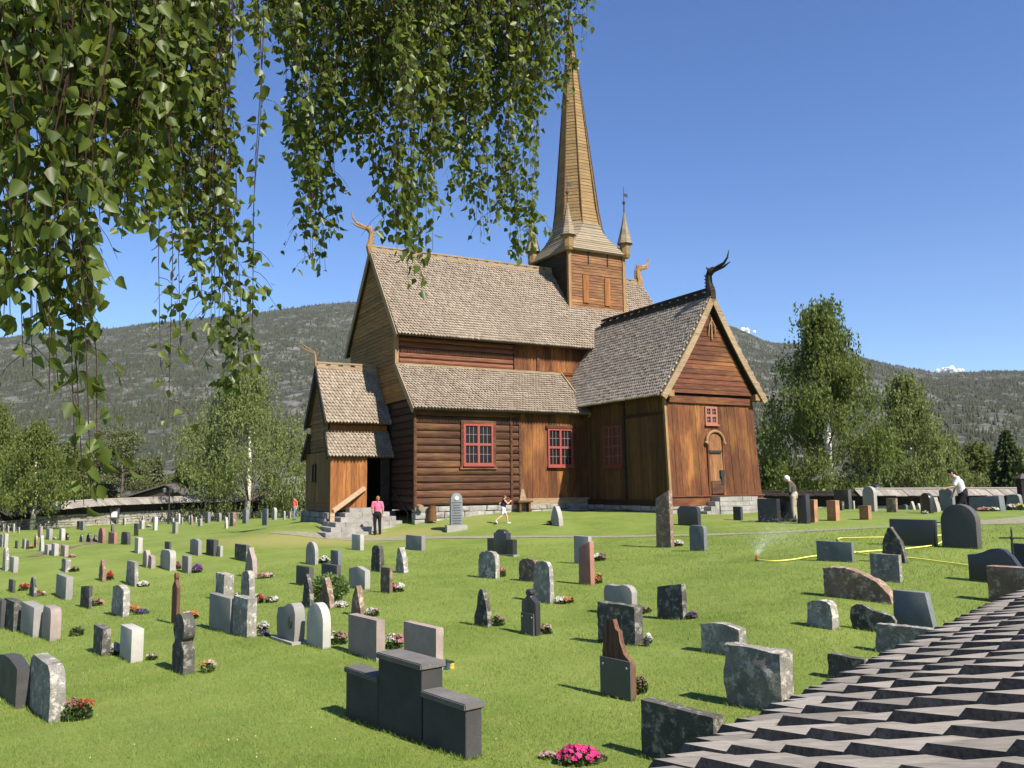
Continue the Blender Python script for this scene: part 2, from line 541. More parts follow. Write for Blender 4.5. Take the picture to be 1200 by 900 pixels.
def build_hills():
    az = np.linspace(radians(-48), radians(48), 320)
    rr = np.concatenate([np.linspace(HR0, HR1, 90), np.linspace(HR1 + 30, HR1 + 500, 8)])
    A, Rr = np.meshgrid(az, rr)
    X, Y = Rr * np.sin(A), Rr * np.cos(A)
    Z = hill_z(A, Rr)
    nz = np.array([mnoise.fractal((x * .0042, y * .0042, 1.7), 1.0, 2.0, 5) for x, y in zip(X.ravel(), Y.ravel())]).reshape(X.shape)
    g = np.array([mnoise.noise((x * .011, y * .0035 + 5, .2)) for x, y in zip(X.ravel(), Y.ravel())]).reshape(X.shape)
    k = np.clip((Rr - HR0) / 900, 0, 1)
    Z = Z + (nz * 26 + g * 14) * k * np.where(Rr > HR1 - 250, .25, 1.0)
    n, m = X.shape
    i, j = np.meshgrid(np.arange(n - 1), np.arange(m - 1), indexing='ij')
    Fq = np.stack([i * m + j, i * m + j + 1, (i + 1) * m + j + 1, (i + 1) * m + j], -1).reshape(-1, 4)
    t = NT('hillside')
    co = t.coord('Object')
    a = t.noise(co, .012, 6, .65)
    b = t.noise(t.n('Mapping', Vector=co, Scale=(1, .6, .8)).outputs[0], .05, 8, .75)
    c = t.noise(co, .12, 4, .7)
    col = t.mix(t.ramp(c, [(.3, (0, 0, 0)), (.7, (1, 1, 1))]), (.022, .026, .016), (.044, .048, .030))
    col = t.mix(t.ramp(b, [(.48, (0, 0, 0)), (.62, (1, 1, 1))]), col, t.mix(c, (.065, .062, .054), (.20, .19, .175)))
    col = t.mix(t.math('MULTIPLY', t.ramp(a, [(.45, (0, 0, 0)), (.65, (1, 1, 1))]), .6), col, (.038, .042, .028))
    m_h = t.bsdf(col, .95, bump=t.mix(.5, b, c), bstr=.6, bdist=4.0, spec=.1)
    o = np_mesh('hills', np.stack([X, Y, Z], -1).reshape(-1, 3), Fq, m_h, smooth=True)
    tag(o, 'long grey green mountain ridge behind the church', 'hills', kind='structure')
    # the far wood: tens of thousands of small conifers in one mass
    N_ = 120000
    taz = rng.uniform(radians(-40), radians(40), N_)
    tr = np.sqrt(rng.uniform(520 ** 2, (HR1 + 15) ** 2, N_))
    from math import floor
    fi = (taz - az[0]) / (az[1] - az[0])
    ri = np.interp(tr, rr, np.arange(len(rr)))
    i0 = np.clip(ri.astype(int), 0, n - 2); j0 = np.clip(fi.astype(int), 0, m - 2)
    fr = ri - i0; fj = fi - j0
    tz = (Z[i0, j0] * (1 - fr) * (1 - fj) + Z[i0 + 1, j0] * fr * (1 - fj) + Z[i0, j0 + 1] * (1 - fr) * fj + Z[i0 + 1, j0 + 1] * fr * fj)
    tx, ty = tr * np.sin(taz), tr * np.cos(taz)
    dens = np.array([mnoise.fractal((x * .009, y * .005, 9.3), .9, 2.1, 5) for x, y in zip(tx, ty)])
    keep = dens > rng.uniform(-.75, .5, N_) + .25 * np.clip((tr - 1700) / 700, 0, 1)
    tx, ty, tz = tx[keep], ty[keep], tz[keep]
    nt = len(tx)
    h = rng.uniform(3.2, 7.5, nt); w_ = h * rng.uniform(.17, .3, nt); rot = rng.uniform(0, 2 * pi, nt)
    K = 5
    V = np.zeros((nt, K + 1, 3))
    for q in range(K):
        V[:, q, 0] = tx + w_ * np.cos(rot + 2 * pi * q / K); V[:, q, 1] = ty + w_ * np.sin(rot + 2 * pi * q / K); V[:, q, 2] = tz - .8 + rng.uniform(-.4, .9, nt)
    V[:, K, 0] = tx + rng.uniform(-.4, .4, nt); V[:, K, 1] = ty; V[:, K, 2] = tz + h
    base = (np.arange(nt) * (K + 1))[:, None]
    Ft = np.concatenate([np.stack([base[:, 0] + q, base[:, 0] + (q + 1) % K, base[:, 0] + K], 1) for q in range(K)])
    mf = leafmat('hill_conifer', (.017, .022, .012), (.052, .056, .032), trans=.0, rough=.9, scale=.004, spec=.1)
    tag(np_mesh('hillside_forest', V.reshape(-1, 3), Ft, mf), 'sparse pine forest covering the mountain slope', 'forest', kind='stuff')
build_hills()

# two small clouds peeping over the ridge
M_cloud = leafmat('cloud_white', (.85, .87, .9), (.88, .9, .92), trans=.5, rough=1.0, tcol=(.9, .92, .95), spec=0.0)
for (u, v, wd, ht, lab) in [(1110, 434, 22, 8, 'small white cloud just above the low right ridge'), (872, 389, 20, 8, 'tiny white cloud peeping over the slope beside the church gable')]:
    D = 4500.0
    c = CAM + ray(u, v) * D
    mb = MB()
    px = D / F
    for k in range(46):
        x = rng.normal(0, wd * .2); hgt = ht * max(.15, 1 - (x / wd) ** 2 * 3)
        mb.ball((c[0] + x * px, c[1] + rng.normal(0, 30), c[2] + rng.uniform(-.7, .35) * hgt * px), px * rng.uniform(1.7, 2.9), 12, 8)
    o = mb.build('cloud', M_cloud, smooth=True)
    tag(o, lab, 'cloud', kind='structure')

# the air over the valley
mb = MB()
mb.box((-3200, -900, -6), (3200, 3100, 760))
_hz = bpy.data.materials.new('air'); _hz.use_nodes = True
_ht = _hz.node_tree; _ht.nodes.clear()
_ho = _ht.nodes.new('ShaderNodeOutputMaterial'); _hv = _ht.nodes.new('ShaderNodeVolumePrincipled')
_hv.inputs['Color'].default_value = (.75, .84, 1.0, 1)
_hv.inputs['Density'].default_value = .000034
_ht.links.new(_hv.outputs[0], _ho.inputs['Volume'])
tag(mb.build('haze', _hz), 'thin bluish haze in the valley air', 'haze', kind='stuff')
# ================================================================== the church
Z0 = 1.2
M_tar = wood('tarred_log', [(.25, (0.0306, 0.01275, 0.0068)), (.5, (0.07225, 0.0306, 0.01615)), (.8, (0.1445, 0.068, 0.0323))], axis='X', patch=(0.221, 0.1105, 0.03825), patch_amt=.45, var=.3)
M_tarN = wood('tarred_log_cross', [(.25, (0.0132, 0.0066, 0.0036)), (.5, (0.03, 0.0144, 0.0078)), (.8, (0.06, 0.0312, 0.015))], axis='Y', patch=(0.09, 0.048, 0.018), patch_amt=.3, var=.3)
M_red_v = wood('tarred_board_upright', [(.22, (0.04586, 0.01501, 0.006365)), (.5, (0.1081, 0.03925, 0.01485)), (.8, (0.1966, 0.07792, 0.02652))], axis='Z', patch=(0.2752, 0.1154, 0.03182), patch_amt=.85, var=.38, along=.7)
M_red_h = wood('tarred_board_level', [(.22, (0.04212, 0.0131, 0.00702)), (.5, (0.1018, 0.03432, 0.0158)), (.8, (0.1825, 0.07176, 0.02925))], axis='X', patch=(0.2808, 0.1186, 0.03803), patch_amt=.55, var=.3)
M_olive_h = wood('weathered_board_level', [(.25, (0.1116, 0.05605, 0.01626)), (.5, (0.2121, 0.113, 0.03387)), (.8, (0.3125, 0.1717, 0.05419))], axis='Y', patch=(0.3348, 0.1808, 0.05419), patch_amt=.4, var=.22)
M_olive_v = wood('weathered_board_upright', [(.25, (0.072, 0.03905, 0.012)), (.5, (0.144, 0.08165, 0.027)), (.8, (0.216, 0.1278, 0.045))], axis='Z', patch=(0.24, 0.1207, 0.036), patch_amt=.5, var=.22, along=.7)
M_side_v = wood('shaded_side_board', [(.25, (0.0451, 0.02247, 0.007054)), (.5, (0.09022, 0.04697, 0.01587)), (.8, (0.1353, 0.07351, 0.02646))], axis='Z', patch=(0.1504, 0.06942, 0.02117), patch_amt=.5, var=.22, along=.7)  # shade of the west transept wall is put into this darker board colour
M_orange_v = wood('honey_board_upright', [(.22, (0.1193, 0.04056, 0.0117)), (.5, (0.2317, 0.08736, 0.02457)), (.8, (0.3299, 0.1373, 0.04095))], axis='Z', patch=(0.351, 0.1622, 0.05265), patch_amt=.5, var=.2, along=.7)
M_pale = wood('pale_trim', [(.25, (0.165, 0.1087, 0.06)), (.5, (0.27, 0.195, 0.1162)), (.8, (0.345, 0.2625, 0.1688))], axis='X', var=.15)
M_pale_v = wood('pale_trim_upright', [(.25, (0.1685, 0.09288, 0.04025)), (.5, (0.2722, 0.161, 0.07121)), (.8, (0.337, 0.2167, 0.1053))], axis='Z', var=.15)
M_dark = wood('black_tar', [(.3, (.012, .009, .007)), (.7, (.035, .026, .02))], axis='X', var=.3)
M_spire = wood('spire_board', [(.25, (0.1244, 0.07552, 0.03069)), (.5, (0.2122, 0.1366, 0.05797)), (.8, (0.2926, 0.2014, 0.09207))], axis='X', var=.14, fine=.45)
M_grey_sh = wood('silver_board', [(.25, (0.1488, 0.1178, 0.0806)), (.5, (0.2232, 0.1798, 0.124)), (.8, (0.2914, 0.2418, 0.1736))], axis='X', var=.2, fine=.7)

def shingle_mat(name, c1, c2, c3, var=.3):
    t = NT(name)
    geo = t.t.nodes.new('ShaderNodeNewGeometry').outputs['Random Per Island']
    co = t.coord('Object')
    a = t.noise(co, .5, 4, .6)
    b = t.noise(co, 25, 3, .7)
    col = t.ramp(t.math('ADD', t.math('MULTIPLY', geo, .6), t.math('MULTIPLY', b, .4)), [(.15, c1), (.5, c2), (.85, c3)])
    col = t.mix(t.math('MULTIPLY', t.ramp(a, [(.4, (0, 0, 0)), (.7, (1, 1, 1))]), .35), col, tuple(x * .6 for x in c2))
    return t.bsdf(col, .85, bump=b, bstr=.3, spec=.2)
M_sh = shingle_mat('roof_shingle', (0.1681, 0.1338, 0.09974), (0.2219, 0.1796, 0.1351), (0.2756, 0.2286, 0.177))
M_sh2 = shingle_mat('roof_shingle_sunlit', (0.2037, 0.1729, 0.1384), (0.2766, 0.2353, 0.191), (0.3493, 0.3025, 0.253))  # transept roof: missing sunlight made up by a lighter shingle colour
M_deck = plain('roof_deck', (.07, .05, .035), .9)
M_stone = granite('pale_foundation_stone', (0.288, 0.272, 0.24), var=.45, speck=.3, sc=30, big=2, bstr=.5)
M_stone_d = granite('grey_foundation_stone', (0.176, 0.172, 0.16), var=.4, speck=.3, sc=30, big=2, bstr=.5)
M_redpaint = plain('red_window_paint', (0.2496, 0.05208, 0.04216), .6, .3, .15, 12)
M_redpaint_d = plain('dull_red_paint', (0.143, 0.045, 0.03), .6, .3, .2, 8)
M_white = plain('white_paint', (.72, .68, .62), .6, .3, .06)
M_muntin = plain('glazing_bar_paint', (0.252, 0.168, 0.154), .6, .3, .06)
M_glass = (lambda t: t.bsdf((.010, .009, .010), .3, spec=.25))(NT('window_glass'))
M_iron = plain('black_iron', (.02, .02, .022), .5, .4, .2)

CH = empty('stave_church', stz(0, 0, Z0), pi / 2 - CAZ, 'old tarred wooden church with shingled roofs, dragon heads and a tall spire', 'church')

def cb(mb, name, mats, parent=None, **k):
    """link a mesh written in (s, t, z) under the church (or under one of its parts)"""
    if parent is None:
        mb.v = [(x, y, z - Z0) for x, y, z in mb.v]
        return mb.build(name, mats, CH, **k)
    mb.v = [(x, y, z - Z0) for x, y, z in mb.v]
    return mb.build(name, mats, parent, **k)

V3 = lambda *a: Vector(a)

def shingles(mb, E0, E1, R0, R1, w=.19, ex=.21, th=.035, flare=0.0, m=0, jit=.012, deckm=1, deck=True, soff=None):
    """pointed overlapping shingles over the slope eave E0-E1, ridge R0-R1 (seen from outside: E0 left)"""
    E0, E1, R0, R1 = map(Vector, (E0, E1, R0, R1))
    up = ((R0 + R1) - (E0 + E1)).normalized()
    ac = (E1 - E0).normalized()
    nrm = ac.cross(up).normalized()
    L = ((R0 + R1) / 2 - (E0 + E1) / 2).length
    rows = max(1, round(L / ex)); ex = L / rows
    def P(a, b, h):
        p = (E0 * (1 - a) + E1 * a) * (1 - b) + (R0 * (1 - a) + R1 * a) * b
        return p + nrm * (h + flare * (1 - b) ** 3) 
    for r in range(rows + 1):
        bb = r / rows
        Wd = (E1 - E0).length * (1 - bb) + (R1 - R0).length * bb
        cols = max(1, round(Wd / w)); 
        off = .5 if r % 2 else 0.0
        for c in range(-1, cols + 1):
            a0 = (c + off) / cols; a1 = (c + off + 1) / cols
            a0c, a1c = max(0, a0), min(1, a1)
            if a1c - a0c < .15 / cols: continue
            am = min(max((a0 + a1) / 2, a0c), a1c)
            j = random.uniform(-jit, jit)
            bt = (r * ex - ex * .42 + j) / L; bs = (r * ex + ex * .12 + j) / L; bu = min(1.0, (r * ex + ex * 1.3) / L)
            if bt >= 1: continue
            bs = min(bs, 1.0)
            g = .006 / Wd
            t1 = th * random.uniform(.8, 1.25)
            p = [P(a0c + g, bu, .008), P(a1c - g, bu, .008), P(a1c - g, bs, t1 + .012), P(am, bt, t1 + .016), P(a0c + g, bs, t1 + .012)]
            q = [P(a1c - g, bs, -.004), P(am, bt, -.004), P(a0c + g, bs, -.004)]
            mb.add(p + q, [(0, 4, 3, 2, 1), (2, 3, 6, 5), (3, 4, 7, 6)], m)
    if deck:
        d = -.03
        e = [P(0, 0, d), P(1, 0, d), P(1, .3, d), P(1, 1, d), P(0, 1, d), P(0, .3, d)]
        e2 = [q - nrm * .09 for q in e]
        mb.add(e + e2, [(0, 5, 2, 1), (5, 4, 3, 2), (6, 7, 8, 11), (11, 8, 9, 10), (0, 1, 7, 6), (1, 2, 8, 7), (2, 3, 9, 8), (3, 4, 10, 9), (4, 5, 11, 10), (5, 0, 6, 11)], deckm)

def verge(mb, p0, p1, out, wd=.22, th=.06, m=0, sag=0.0):
    """a barge board along a gable edge"""
    p0, p1, out = Vector(p0), Vector(p1), Vector(out).normalized()
    d = (p1 - p0).normalized()
    dn = out.cross(d).normalized()
    if dn.z > 0: dn = -dn
    n = 5
    for i in range(n):
        a, b = p0.lerp(p1, i / n), p0.lerp(p1, (i + 1) / n)
        sa, sb = [dn * (sag * sin(pi * x)) for x in (i / n, (i + 1) / n)]
        a = a + sa; b = b + sb
        u = -dn * .07
        mb.hexa([a + u, b + u, b + u + out * th, a + u + out * th, a + dn * wd, b + dn * wd, b + dn * wd + out * th, a + dn * wd + out * th][::1], m)

def vparts(parent, mat, *calls):
    for a in calls:
        k = dict(a[1]) if len(a) > 1 else {}
        m_ = MB(); verge(m_, *a[0], **k); cb(m_, 'barge_board', mat, parent)

def logs(mb, p0, p1, z0, z1, n, out, bulge=.11, m=0):
    p0, p1, out = Vector((*p0, 0)), Vector((*p1, 0)), Vector((*out, 0))
    h = (z1 - z0) / n
    for i in range(n):
        hz = h * random.uniform(.97, 1.03)
        za, zc = z0 + i * h, z0 + i * h + h / 2
        prof = []
        for k in range(7):
            a = -pi / 2 + pi * k / 6
            prof.append((bulge * random.uniform(.9, 1.06) * cos(a) ** .7 if 0 < k < 6 else 0.0, zc + hz * .485 * sin(a)))
        ends = []
        for p in (p0, p1):
            ends.append([p + out * x + Vector((0, 0, z)) for x, z in prof])
        vs = ends[0] + ends[1]
        fs = [(k, k + 7, k + 8, k + 1) for k in range(6)] + [tuple(range(7)), tuple(range(13, 6, -1))]
        mb.add(vs, fs, m)

def vboards(mb, p0, p1, z0, z1, out, bw=.24, th=.035, m=0, q0=None, q1=None, base=0.0, ragged=0.0):
    """upright boards between p0 and p1 at z0; q0, q1 are the ends at z1 when the wall leans"""
    q0 = q0 or p0; q1 = q1 or p1
    p0, p1, q0, q1 = [Vector((*p, 0)) for p in (p0, p1, q0, q1)]
    out = Vector((*out, 0)).normalized()
    L = (p1 - p0).length
    cuts = [0.0]
    while cuts[-1] < L - bw * .7:
        cuts.append(cuts[-1] + bw * random.uniform(.7, 1.3))
    cuts[-1] = L
    for a, b in zip(cuts[:-1], cuts[1:]):
        a_, b_ = (a + .005) / L, (b - .005) / L
        d = base + random.uniform(0, .022)
        z0_ = z0 - random.uniform(0, ragged); 
        A0, B0 = p0.lerp(p1, a_), p0.lerp(p1, b_)
        A1, B1 = q0.lerp(q1, a_), q0.lerp(q1, b_)
        e0, e1 = out * d, out * (d + th)
        mb.hexa([A0 + e0 + V3(0, 0, z0_), B0 + e0 + V3(0, 0, z0_), B0 + e1 + V3(0, 0, z0_), A0 + e1 + V3(0, 0, z0_),
                 A1 + e0 + V3(0, 0, z1), B1 + e0 + V3(0, 0, z1), B1 + e1 + V3(0, 0, z1), A1 + e1 + V3(0, 0, z1)], m)

def hboards(mb, f0, f1, z0, z1, out, bw=.2, th=.03, m=0, base=0.0):
    """level lapped boards; f0(z), f1(z) give the ends as (s, t)"""
    out = Vector((*out, 0)).normalized()
    z = z0
    while z < z1 - .02:
        h = min(bw * random.uniform(.85, 1.15), z1 - z)
        a0, b0, a1, b1 = [Vector((*f(zz), 0)) for f, zz in ((f0, z), (f1, z), (f0, z + h + .015), (f1, z + h + .015))]
        d = base + random.uniform(0, .012)
        lo, hi = out * (d + th), out * (d + .006)
        bk = out * (base - .01)
        zz0, zz1 = V3(0, 0, z + .004), V3(0, 0, min(z + h + .01, z1))
        mb.hexa([a0 + bk + zz0, b0 + bk + zz0, b0 + lo + zz0, a0 + lo + zz0, a1 + bk + zz1, b1 + bk + zz1, b1 + hi + zz1, a1 + hi + zz1], m)
        z += h

def masonry(mb, p0, p1, z0f, z1f, out, h=.22, th=.16, m=0, lmin=.35, lmax=.95, back=.25):
    """coursed rough stones along a line; z0f, z1f give bottom and top along 0..1"""
    p0, p1, out = Vector((*p0, 0)), Vector((*p1, 0)), Vector((*out, 0)).normalized()
    L = (p1 - p0).length; d = (p1 - p0) / L
    zmin = min(z0f(i / 10) for i in range(11)); zmax = max(z1f(i / 10) for i in range(11))
    z = zmax
    while z > zmin:
        hh = h * random.uniform(.75, 1.25)
        x = -random.uniform(0, .3)
        while x < L:
            l = random.uniform(lmin, lmax)
            xa, xb = max(0, x), min(L, x + l)
            if xb - xa > .08:
                zt = min(z, z1f((xa + xb) / 2 / L)); zb = max(z - hh, z0f((xa + xb) / 2 / L) - .15)
                if zt - zb > .04:
                    o = random.uniform(.0, .07)
                    def c(xx, zz, oo): return p0 + d * (xx + random.uniform(-.015, .015)) + out * (oo + random.uniform(-.02, .02)) + V3(0, 0, zz + random.uniform(-.015, .015))
                    g = .014
                    fr = [c(xa + g, zb + g, th + o), c(xb - g, zb + g, th + o), c(xb - g, zt - g, th + o), c(xa + g, zt - g, th + o)]
                    bk = [c(xa + g, zb + g, -back), c(xb - g, zb + g, -back), c(xb - g, zt - g, -back), c(xa + g, zt - g, -back)]
                    mid = sum(fr, V3(0, 0, 0)) / 4 + out * random.uniform(.0, .04)
                    mb.add(fr + bk + [mid], [(0, 1, 8), (1, 2, 8), (2, 3, 8), (3, 0, 8), (1, 0, 4, 5), (2, 1, 5, 6), (3, 2, 6, 7), (0, 3, 7, 4), (4, 7, 6, 5)], m)
            x += l
        z -= hh

def dragon(name_, base, out, h=1.25, L=1.1, parent=None, mat=None, r=.15):
    """carved ridge dragon: neck, jaw and two long curled tongues"""
    b, o = Vector(base), Vector((*out, 0)).normalized()
    mb = MB()
    z = V3(0, 0, 1)
    mb.tube([b - z * .4 + o * -.12, b + o * .0 + z * .1, b + z * h * .45 - o * .1, b + z * h * .8 - o * .1, b + z * h + o * .02, b + z * (h * 1.06) + o * .25],
            [r * 1.3, r * 1.25, r, r * .9, r * 1.15, r * .5], 8)
    hd = b + z * h
    mb.tube([hd + o * .05, hd + o * L * .4 + z * .12, hd + o * L * .72 + z * .22, hd + o * L * .92 + z * .45, hd + o * L * 1.0 + z * .75], [r * .55, r * .5, r * .42, r * .3, r * .12], 6)
    mb.tube([hd + o * .02 - z * .08, hd + o * L * .35 - z * .0, hd + o * L * .7 + z * .06, hd + o * L * 1.05 + z * .22], [r * .5, r * .45, r * .36, r * .12], 6)
    mb.tube([hd - o * .1 + z * .05, hd - o * .22 + z * .22], [r * .4, r * .1], 6)
    mb.ball(hd + o * .1 + z * .1, (r * .5, r * 1.1, r * .45), 8, 6)
    for k in range(5):
        q = b + z * (h * (.15 + .16 * k)) - o * (.1 + r * .9)
        mb.tube([q, q - o * .1 + z * .06], [r * .35, r * .08], 5)
    return cb(mb, name_, mat, parent, smooth=False)

def ridge_board(name, p0, p1, parent, mat, h=.3, th=.09, teeth=True, spacing=.62):
    p0, p1 = Vector(p0), Vector(p1)
    d = (p1 - p0).normalized(); sd = V3(0, 0, 1).cross(d).normalized()
    L = (p1 - p0).length
    mb = MB()
    u = V3(0, 0, 1)
    def bar(a, b, z0, z1, t):
        A, B = p0 + d * a, p0 + d * b
        mb.hexa([A - sd * t + u * z0, B - sd * t + u * z0, B + sd * t + u * z0, A + sd * t + u * z0, A - sd * t + u * z1, B - sd * t + u * z1, B + sd * t + u * z1, A + sd * t + u * z1])
    bar(0, L, -.14, h * .45, th * 1.3)
    bar(0, L, h * .80, h * 1.1, th * .8)
    x = .08
    while teeth and x < L - .3:
        bar(x, x + spacing * .62, h * .45, h * .8, th * .6)
        x += spacing
    return cb(mb, name, mat, parent)

def window(name, a, b, plane, mat, pane=True, cols=3, rows=2, dep=.07):
    """two-casement window; a, b: opposite corners (along, z); plane(along, depth, z) -> (s, t, z)"""
    (x0, z0), (x1, z1) = a, b
    def bx(mb, xa, xb, za, zb, d0, d1, m=0):
        mb.hexa([plane(xa, d0, za), plane(xb, d0, za), plane(xb, d1, za), plane(xa, d1, za), plane(xa, d0, zb), plane(xb, d0, zb), plane(xb, d1, zb), plane(xa, d1, zb)], m)
    f = MB()
    fw = .09
    W, H = x1 - x0, z1 - z0
    mid, mz = (x0 + x1) / 2, z0 + H * .5
    bx(f, x0, x0 + fw, z0, z1, 0, dep); bx(f, x1 - fw, x1, z0, z1, 0, dep)
    bx(f, x0 + fw, x1 - fw, z0, z0 + fw, 0, dep); bx(f, x0 + fw, x1 - fw, z1 - fw, z1, 0, dep)
    bx(f, mid - .055, mid + .055, z0 + fw, z1 - fw, 0, dep * .9)
    bx(f, x0 + fw, mid - .055, mz - .055, mz + .055, 0, dep * .85); bx(f, mid + .055, x1 - fw, mz - .055, mz + .055, 0, dep * .85)
    o = cb(f, name, mat)
    sl_ = MB(); bx(sl_, x0 - .05, x1 + .05, z0 - .07, z0 - .005, 0, dep + .07)
    cb(sl_, 'sill', mat, o)
    if pane:
        g = MB(); bx(g, x0 + .05, x1 - .05, z0 + .05, z1 - .05, -.02, .012); cb(g, 'pane', M_glass, o)
    mu = MB()
    for (xa, xb) in ((x0 + fw, mid - .055), (mid + .055, x1 - fw)):
        for (za, zb) in ((z0 + fw, mz - .055), (mz + .055, z1 - fw)):
            for c in range(1, cols):
                x = xa + (xb - xa) * c / cols
                bx(mu, x - .008, x + .008, za, zb, .012, .03)
            for r in range(1, rows):
                z = za + (zb - za) * r / rows
                bx(mu, xa, xb, z - .008, z + .008, .012, .033)
    cb(mu, 'glazing_bars', M_muntin, o)
    return o

TC = 5.55
NE, NW = 17.0, -.28           # nave roof ends
RZ, EZ, ET = 14.72, 9.72, 1.62  # ridge, eave height, eave line

# ---- cores: the solid walls behind the boards
mb = MB()
mb.box((.02, .06, 1.6), (17, 11.04, 6.3))
mb.box((.02, 2.3, 6.3), (17, 8.8, 9.9))
mb.prism([(0.02, 2.3, 9.9), (0.02, 8.8, 9.9), (0.02, TC, 14.3)], [(16.9, 2.3, 9.9), (16.9, 8.8, 9.9), (16.9, TC, 14.3)])
mb.prism([(0.02, 0.06, 6.3), (0.02, 2.3, 6.3), (0.02, 2.3, 8.2)], [(8.9, .06, 6.3), (8.9, 2.3, 6.3), (8.9, 2.3, 8.2)])
mb.prism([(0.02, 11.04, 6.3), (0.02, 8.8, 6.3), (0.02, 8.8, 8.2)], [(8.9, 11.04, 6.3), (8.9, 8.8, 6.3), (8.9, 8.8, 8.2)])
cb(mb, 'wall_core', M_dark)

# ---- aisle, south and west walls of logs
mb = MB()
logs(mb, (.0, 0), (4.72, 0), 1.82, 6.15, 13, (0, -1), .1)
logs(mb, (4.84, 0), (5.22, 0), 1.82, 6.15, 13, (0, -1), .1)
o = cb(mb, 'aisle_wall', M_tar)
mb = MB()
vboards(mb, (5.28, 0), (9.2, 0), 2.02, 6.2, (0, -1), .38, .045, q0=(5.28, 0), q1=(9.2, 0), base=.03)
cb(mb, 'boarded_wall', M_red_v)
mb = MB()
mb.box((5.22, -.16, 1.74), (9.2, .05, 2.05))
mb.hexa([(5.12, -.17, 1.74), (5.62, -.17, 1.74), (5.62, 0, 1.74), (5.12, 0, 1.74), (5.3, -.13, 2.5), (5.42, -.13, 2.5), (5.42, 0, 2.5), (5.3, 0, 2.5)])
cb(mb, 'base_board', M_pale)
mb = MB()
mb.tube([(4.78, -.1, 1.6), (4.78, -.1, 6.1)], .075, 8)
cb(mb, 'wall_post', M_tar)
mb = MB()
mb.tube([(-.06, -.08, 1.75), (-.08, -.09, 6.1)], [.085, .075], 8)
cb(mb, 'corner_post', M_tar)
mb = MB()
mb.box((5.2, -.12, 1.8), (5.3, .02, 6.15))
cb(mb, 'corner_post', M_tar)
mb = MB()
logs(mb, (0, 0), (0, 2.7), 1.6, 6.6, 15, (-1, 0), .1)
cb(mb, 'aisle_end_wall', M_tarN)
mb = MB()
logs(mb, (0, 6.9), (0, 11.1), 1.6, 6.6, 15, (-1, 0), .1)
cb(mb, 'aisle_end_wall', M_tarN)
mb = MB()
vboards(mb, (9.2, 11.06), (0, 11.06), 1.8, 6.2, (0, 1), .4, .04)
cb(mb, 'north_aisle_wall', M_olive_v)

# ---- west gable boarding
def g_lo(z):
    if z < 8.3: return (0, 2.2 - (8.3 - z) * 1.14 - .02)
    if z < 9.85: return (0, 2.22)
    return (0, 2.05 + (z - 9.85) * .75)
def g_hi(z):
    return (0, 2 * TC - g_lo(z)[1])
mb = MB()
hboards(mb, g_lo, g_hi, 6.62, 8.3, (-1, 0), .2, .035, base=.12)
hboards(mb, g_lo, g_hi, 8.3, 9.85, (-1, 0), .2, .035, base=.12)
hboards(mb, g_lo, g_hi, 9.85, 14.35, (-1, 0), .2, .035, base=.12)
cb(mb, 'gable_wall', M_olive_h)
mb = MB()
mb.box((-.16, 2.18, 8.25), (.02, 2.4, 9.85)); cb(mb, 'corner_post', M_pale_v)
mb = MB(); mb.box((-.16, 8.7, 8.25), (.02, 8.92, 9.85))
cb(mb, 'corner_post', M_pale_v)

# ---- clerestory
mb = MB()
logs(mb, (.05, 2.25), (6.2, 2.25), 8.2, 9.8, 6, (0, -1), .09)
cb(mb, 'clerestory_wall', wood('clerestory_log', [(.25, (.06, .02, .011)), (.5, (.15, .058, .03)), (.8, (.24, .105, .055))], axis='X', var=.2))
mb = MB()
vboards(mb, (6.26, 2.25), (11.4, 2.25), 6.2, 9.8, (0, -1), .4, .04, base=.05)
cb(mb, 'clerestory_boards', M_red_v)
mb = MB()
mb.box((7.6, 2.08, 8.36), (10.7, 2.2, 8.5))
mb.box((6.2, 2.1, 8.2), (6.27, 2.26, 9.8)); mb.box((7.55, 2.1, 8.3), (7.68, 2.26, 9.6))
cb(mb, 'clerestory_trim', M_tar)
mb = MB()
vboards(mb, (17, 8.86), (0, 8.86), 6.2, 9.8, (0, 1), .4, .04)
cb(mb, 'north_clerestory_wall', M_olive_v)

# ---- nave roof
mb = MB()
shingles(mb, (NW, ET, EZ), (NE, ET, EZ), (NW, TC - .05, RZ), (NE, TC - .05, RZ), .165, .19, .06, flare=.10)
shingles(mb, (NE, 2 * TC - ET, EZ), (NW, 2 * TC - ET, EZ), (NE, TC + .05, RZ), (NW, TC + .05, RZ), .4, .4, .04, flare=.10)
nave_roof = cb(mb, 'nave_roof', [M_sh, M_deck])
ridge_board('ridge_board', (NW - .1, TC, RZ), (10.6, TC, RZ + .02), nave_roof, M_pale, .27, .1)
ridge_board('ridge_board', (14.3, TC, RZ), (NE - .1, TC, RZ), nave_roof, M_pale, .27, .1)
for tt, sg in ((ET, 1), (2 * TC - ET, -1)):
    vparts(nave_roof, M_pale, (((NW, tt, EZ - .02), (NW, TC, RZ), (-1, 0, 0), .2, .05),), (((NE, tt, EZ - .02), (NE, TC, RZ), (1, 0, 0), .2, .05),))
dragon('dragon_head', (NW - .05, TC, RZ + .1), (-1, 0), 1.05, .95, nave_roof, M_pale_v, .14)
dragon('dragon_head', (NE - .1, TC, RZ + .1), (1, 0), .95, .8, nave_roof, M_pale_v, .2)

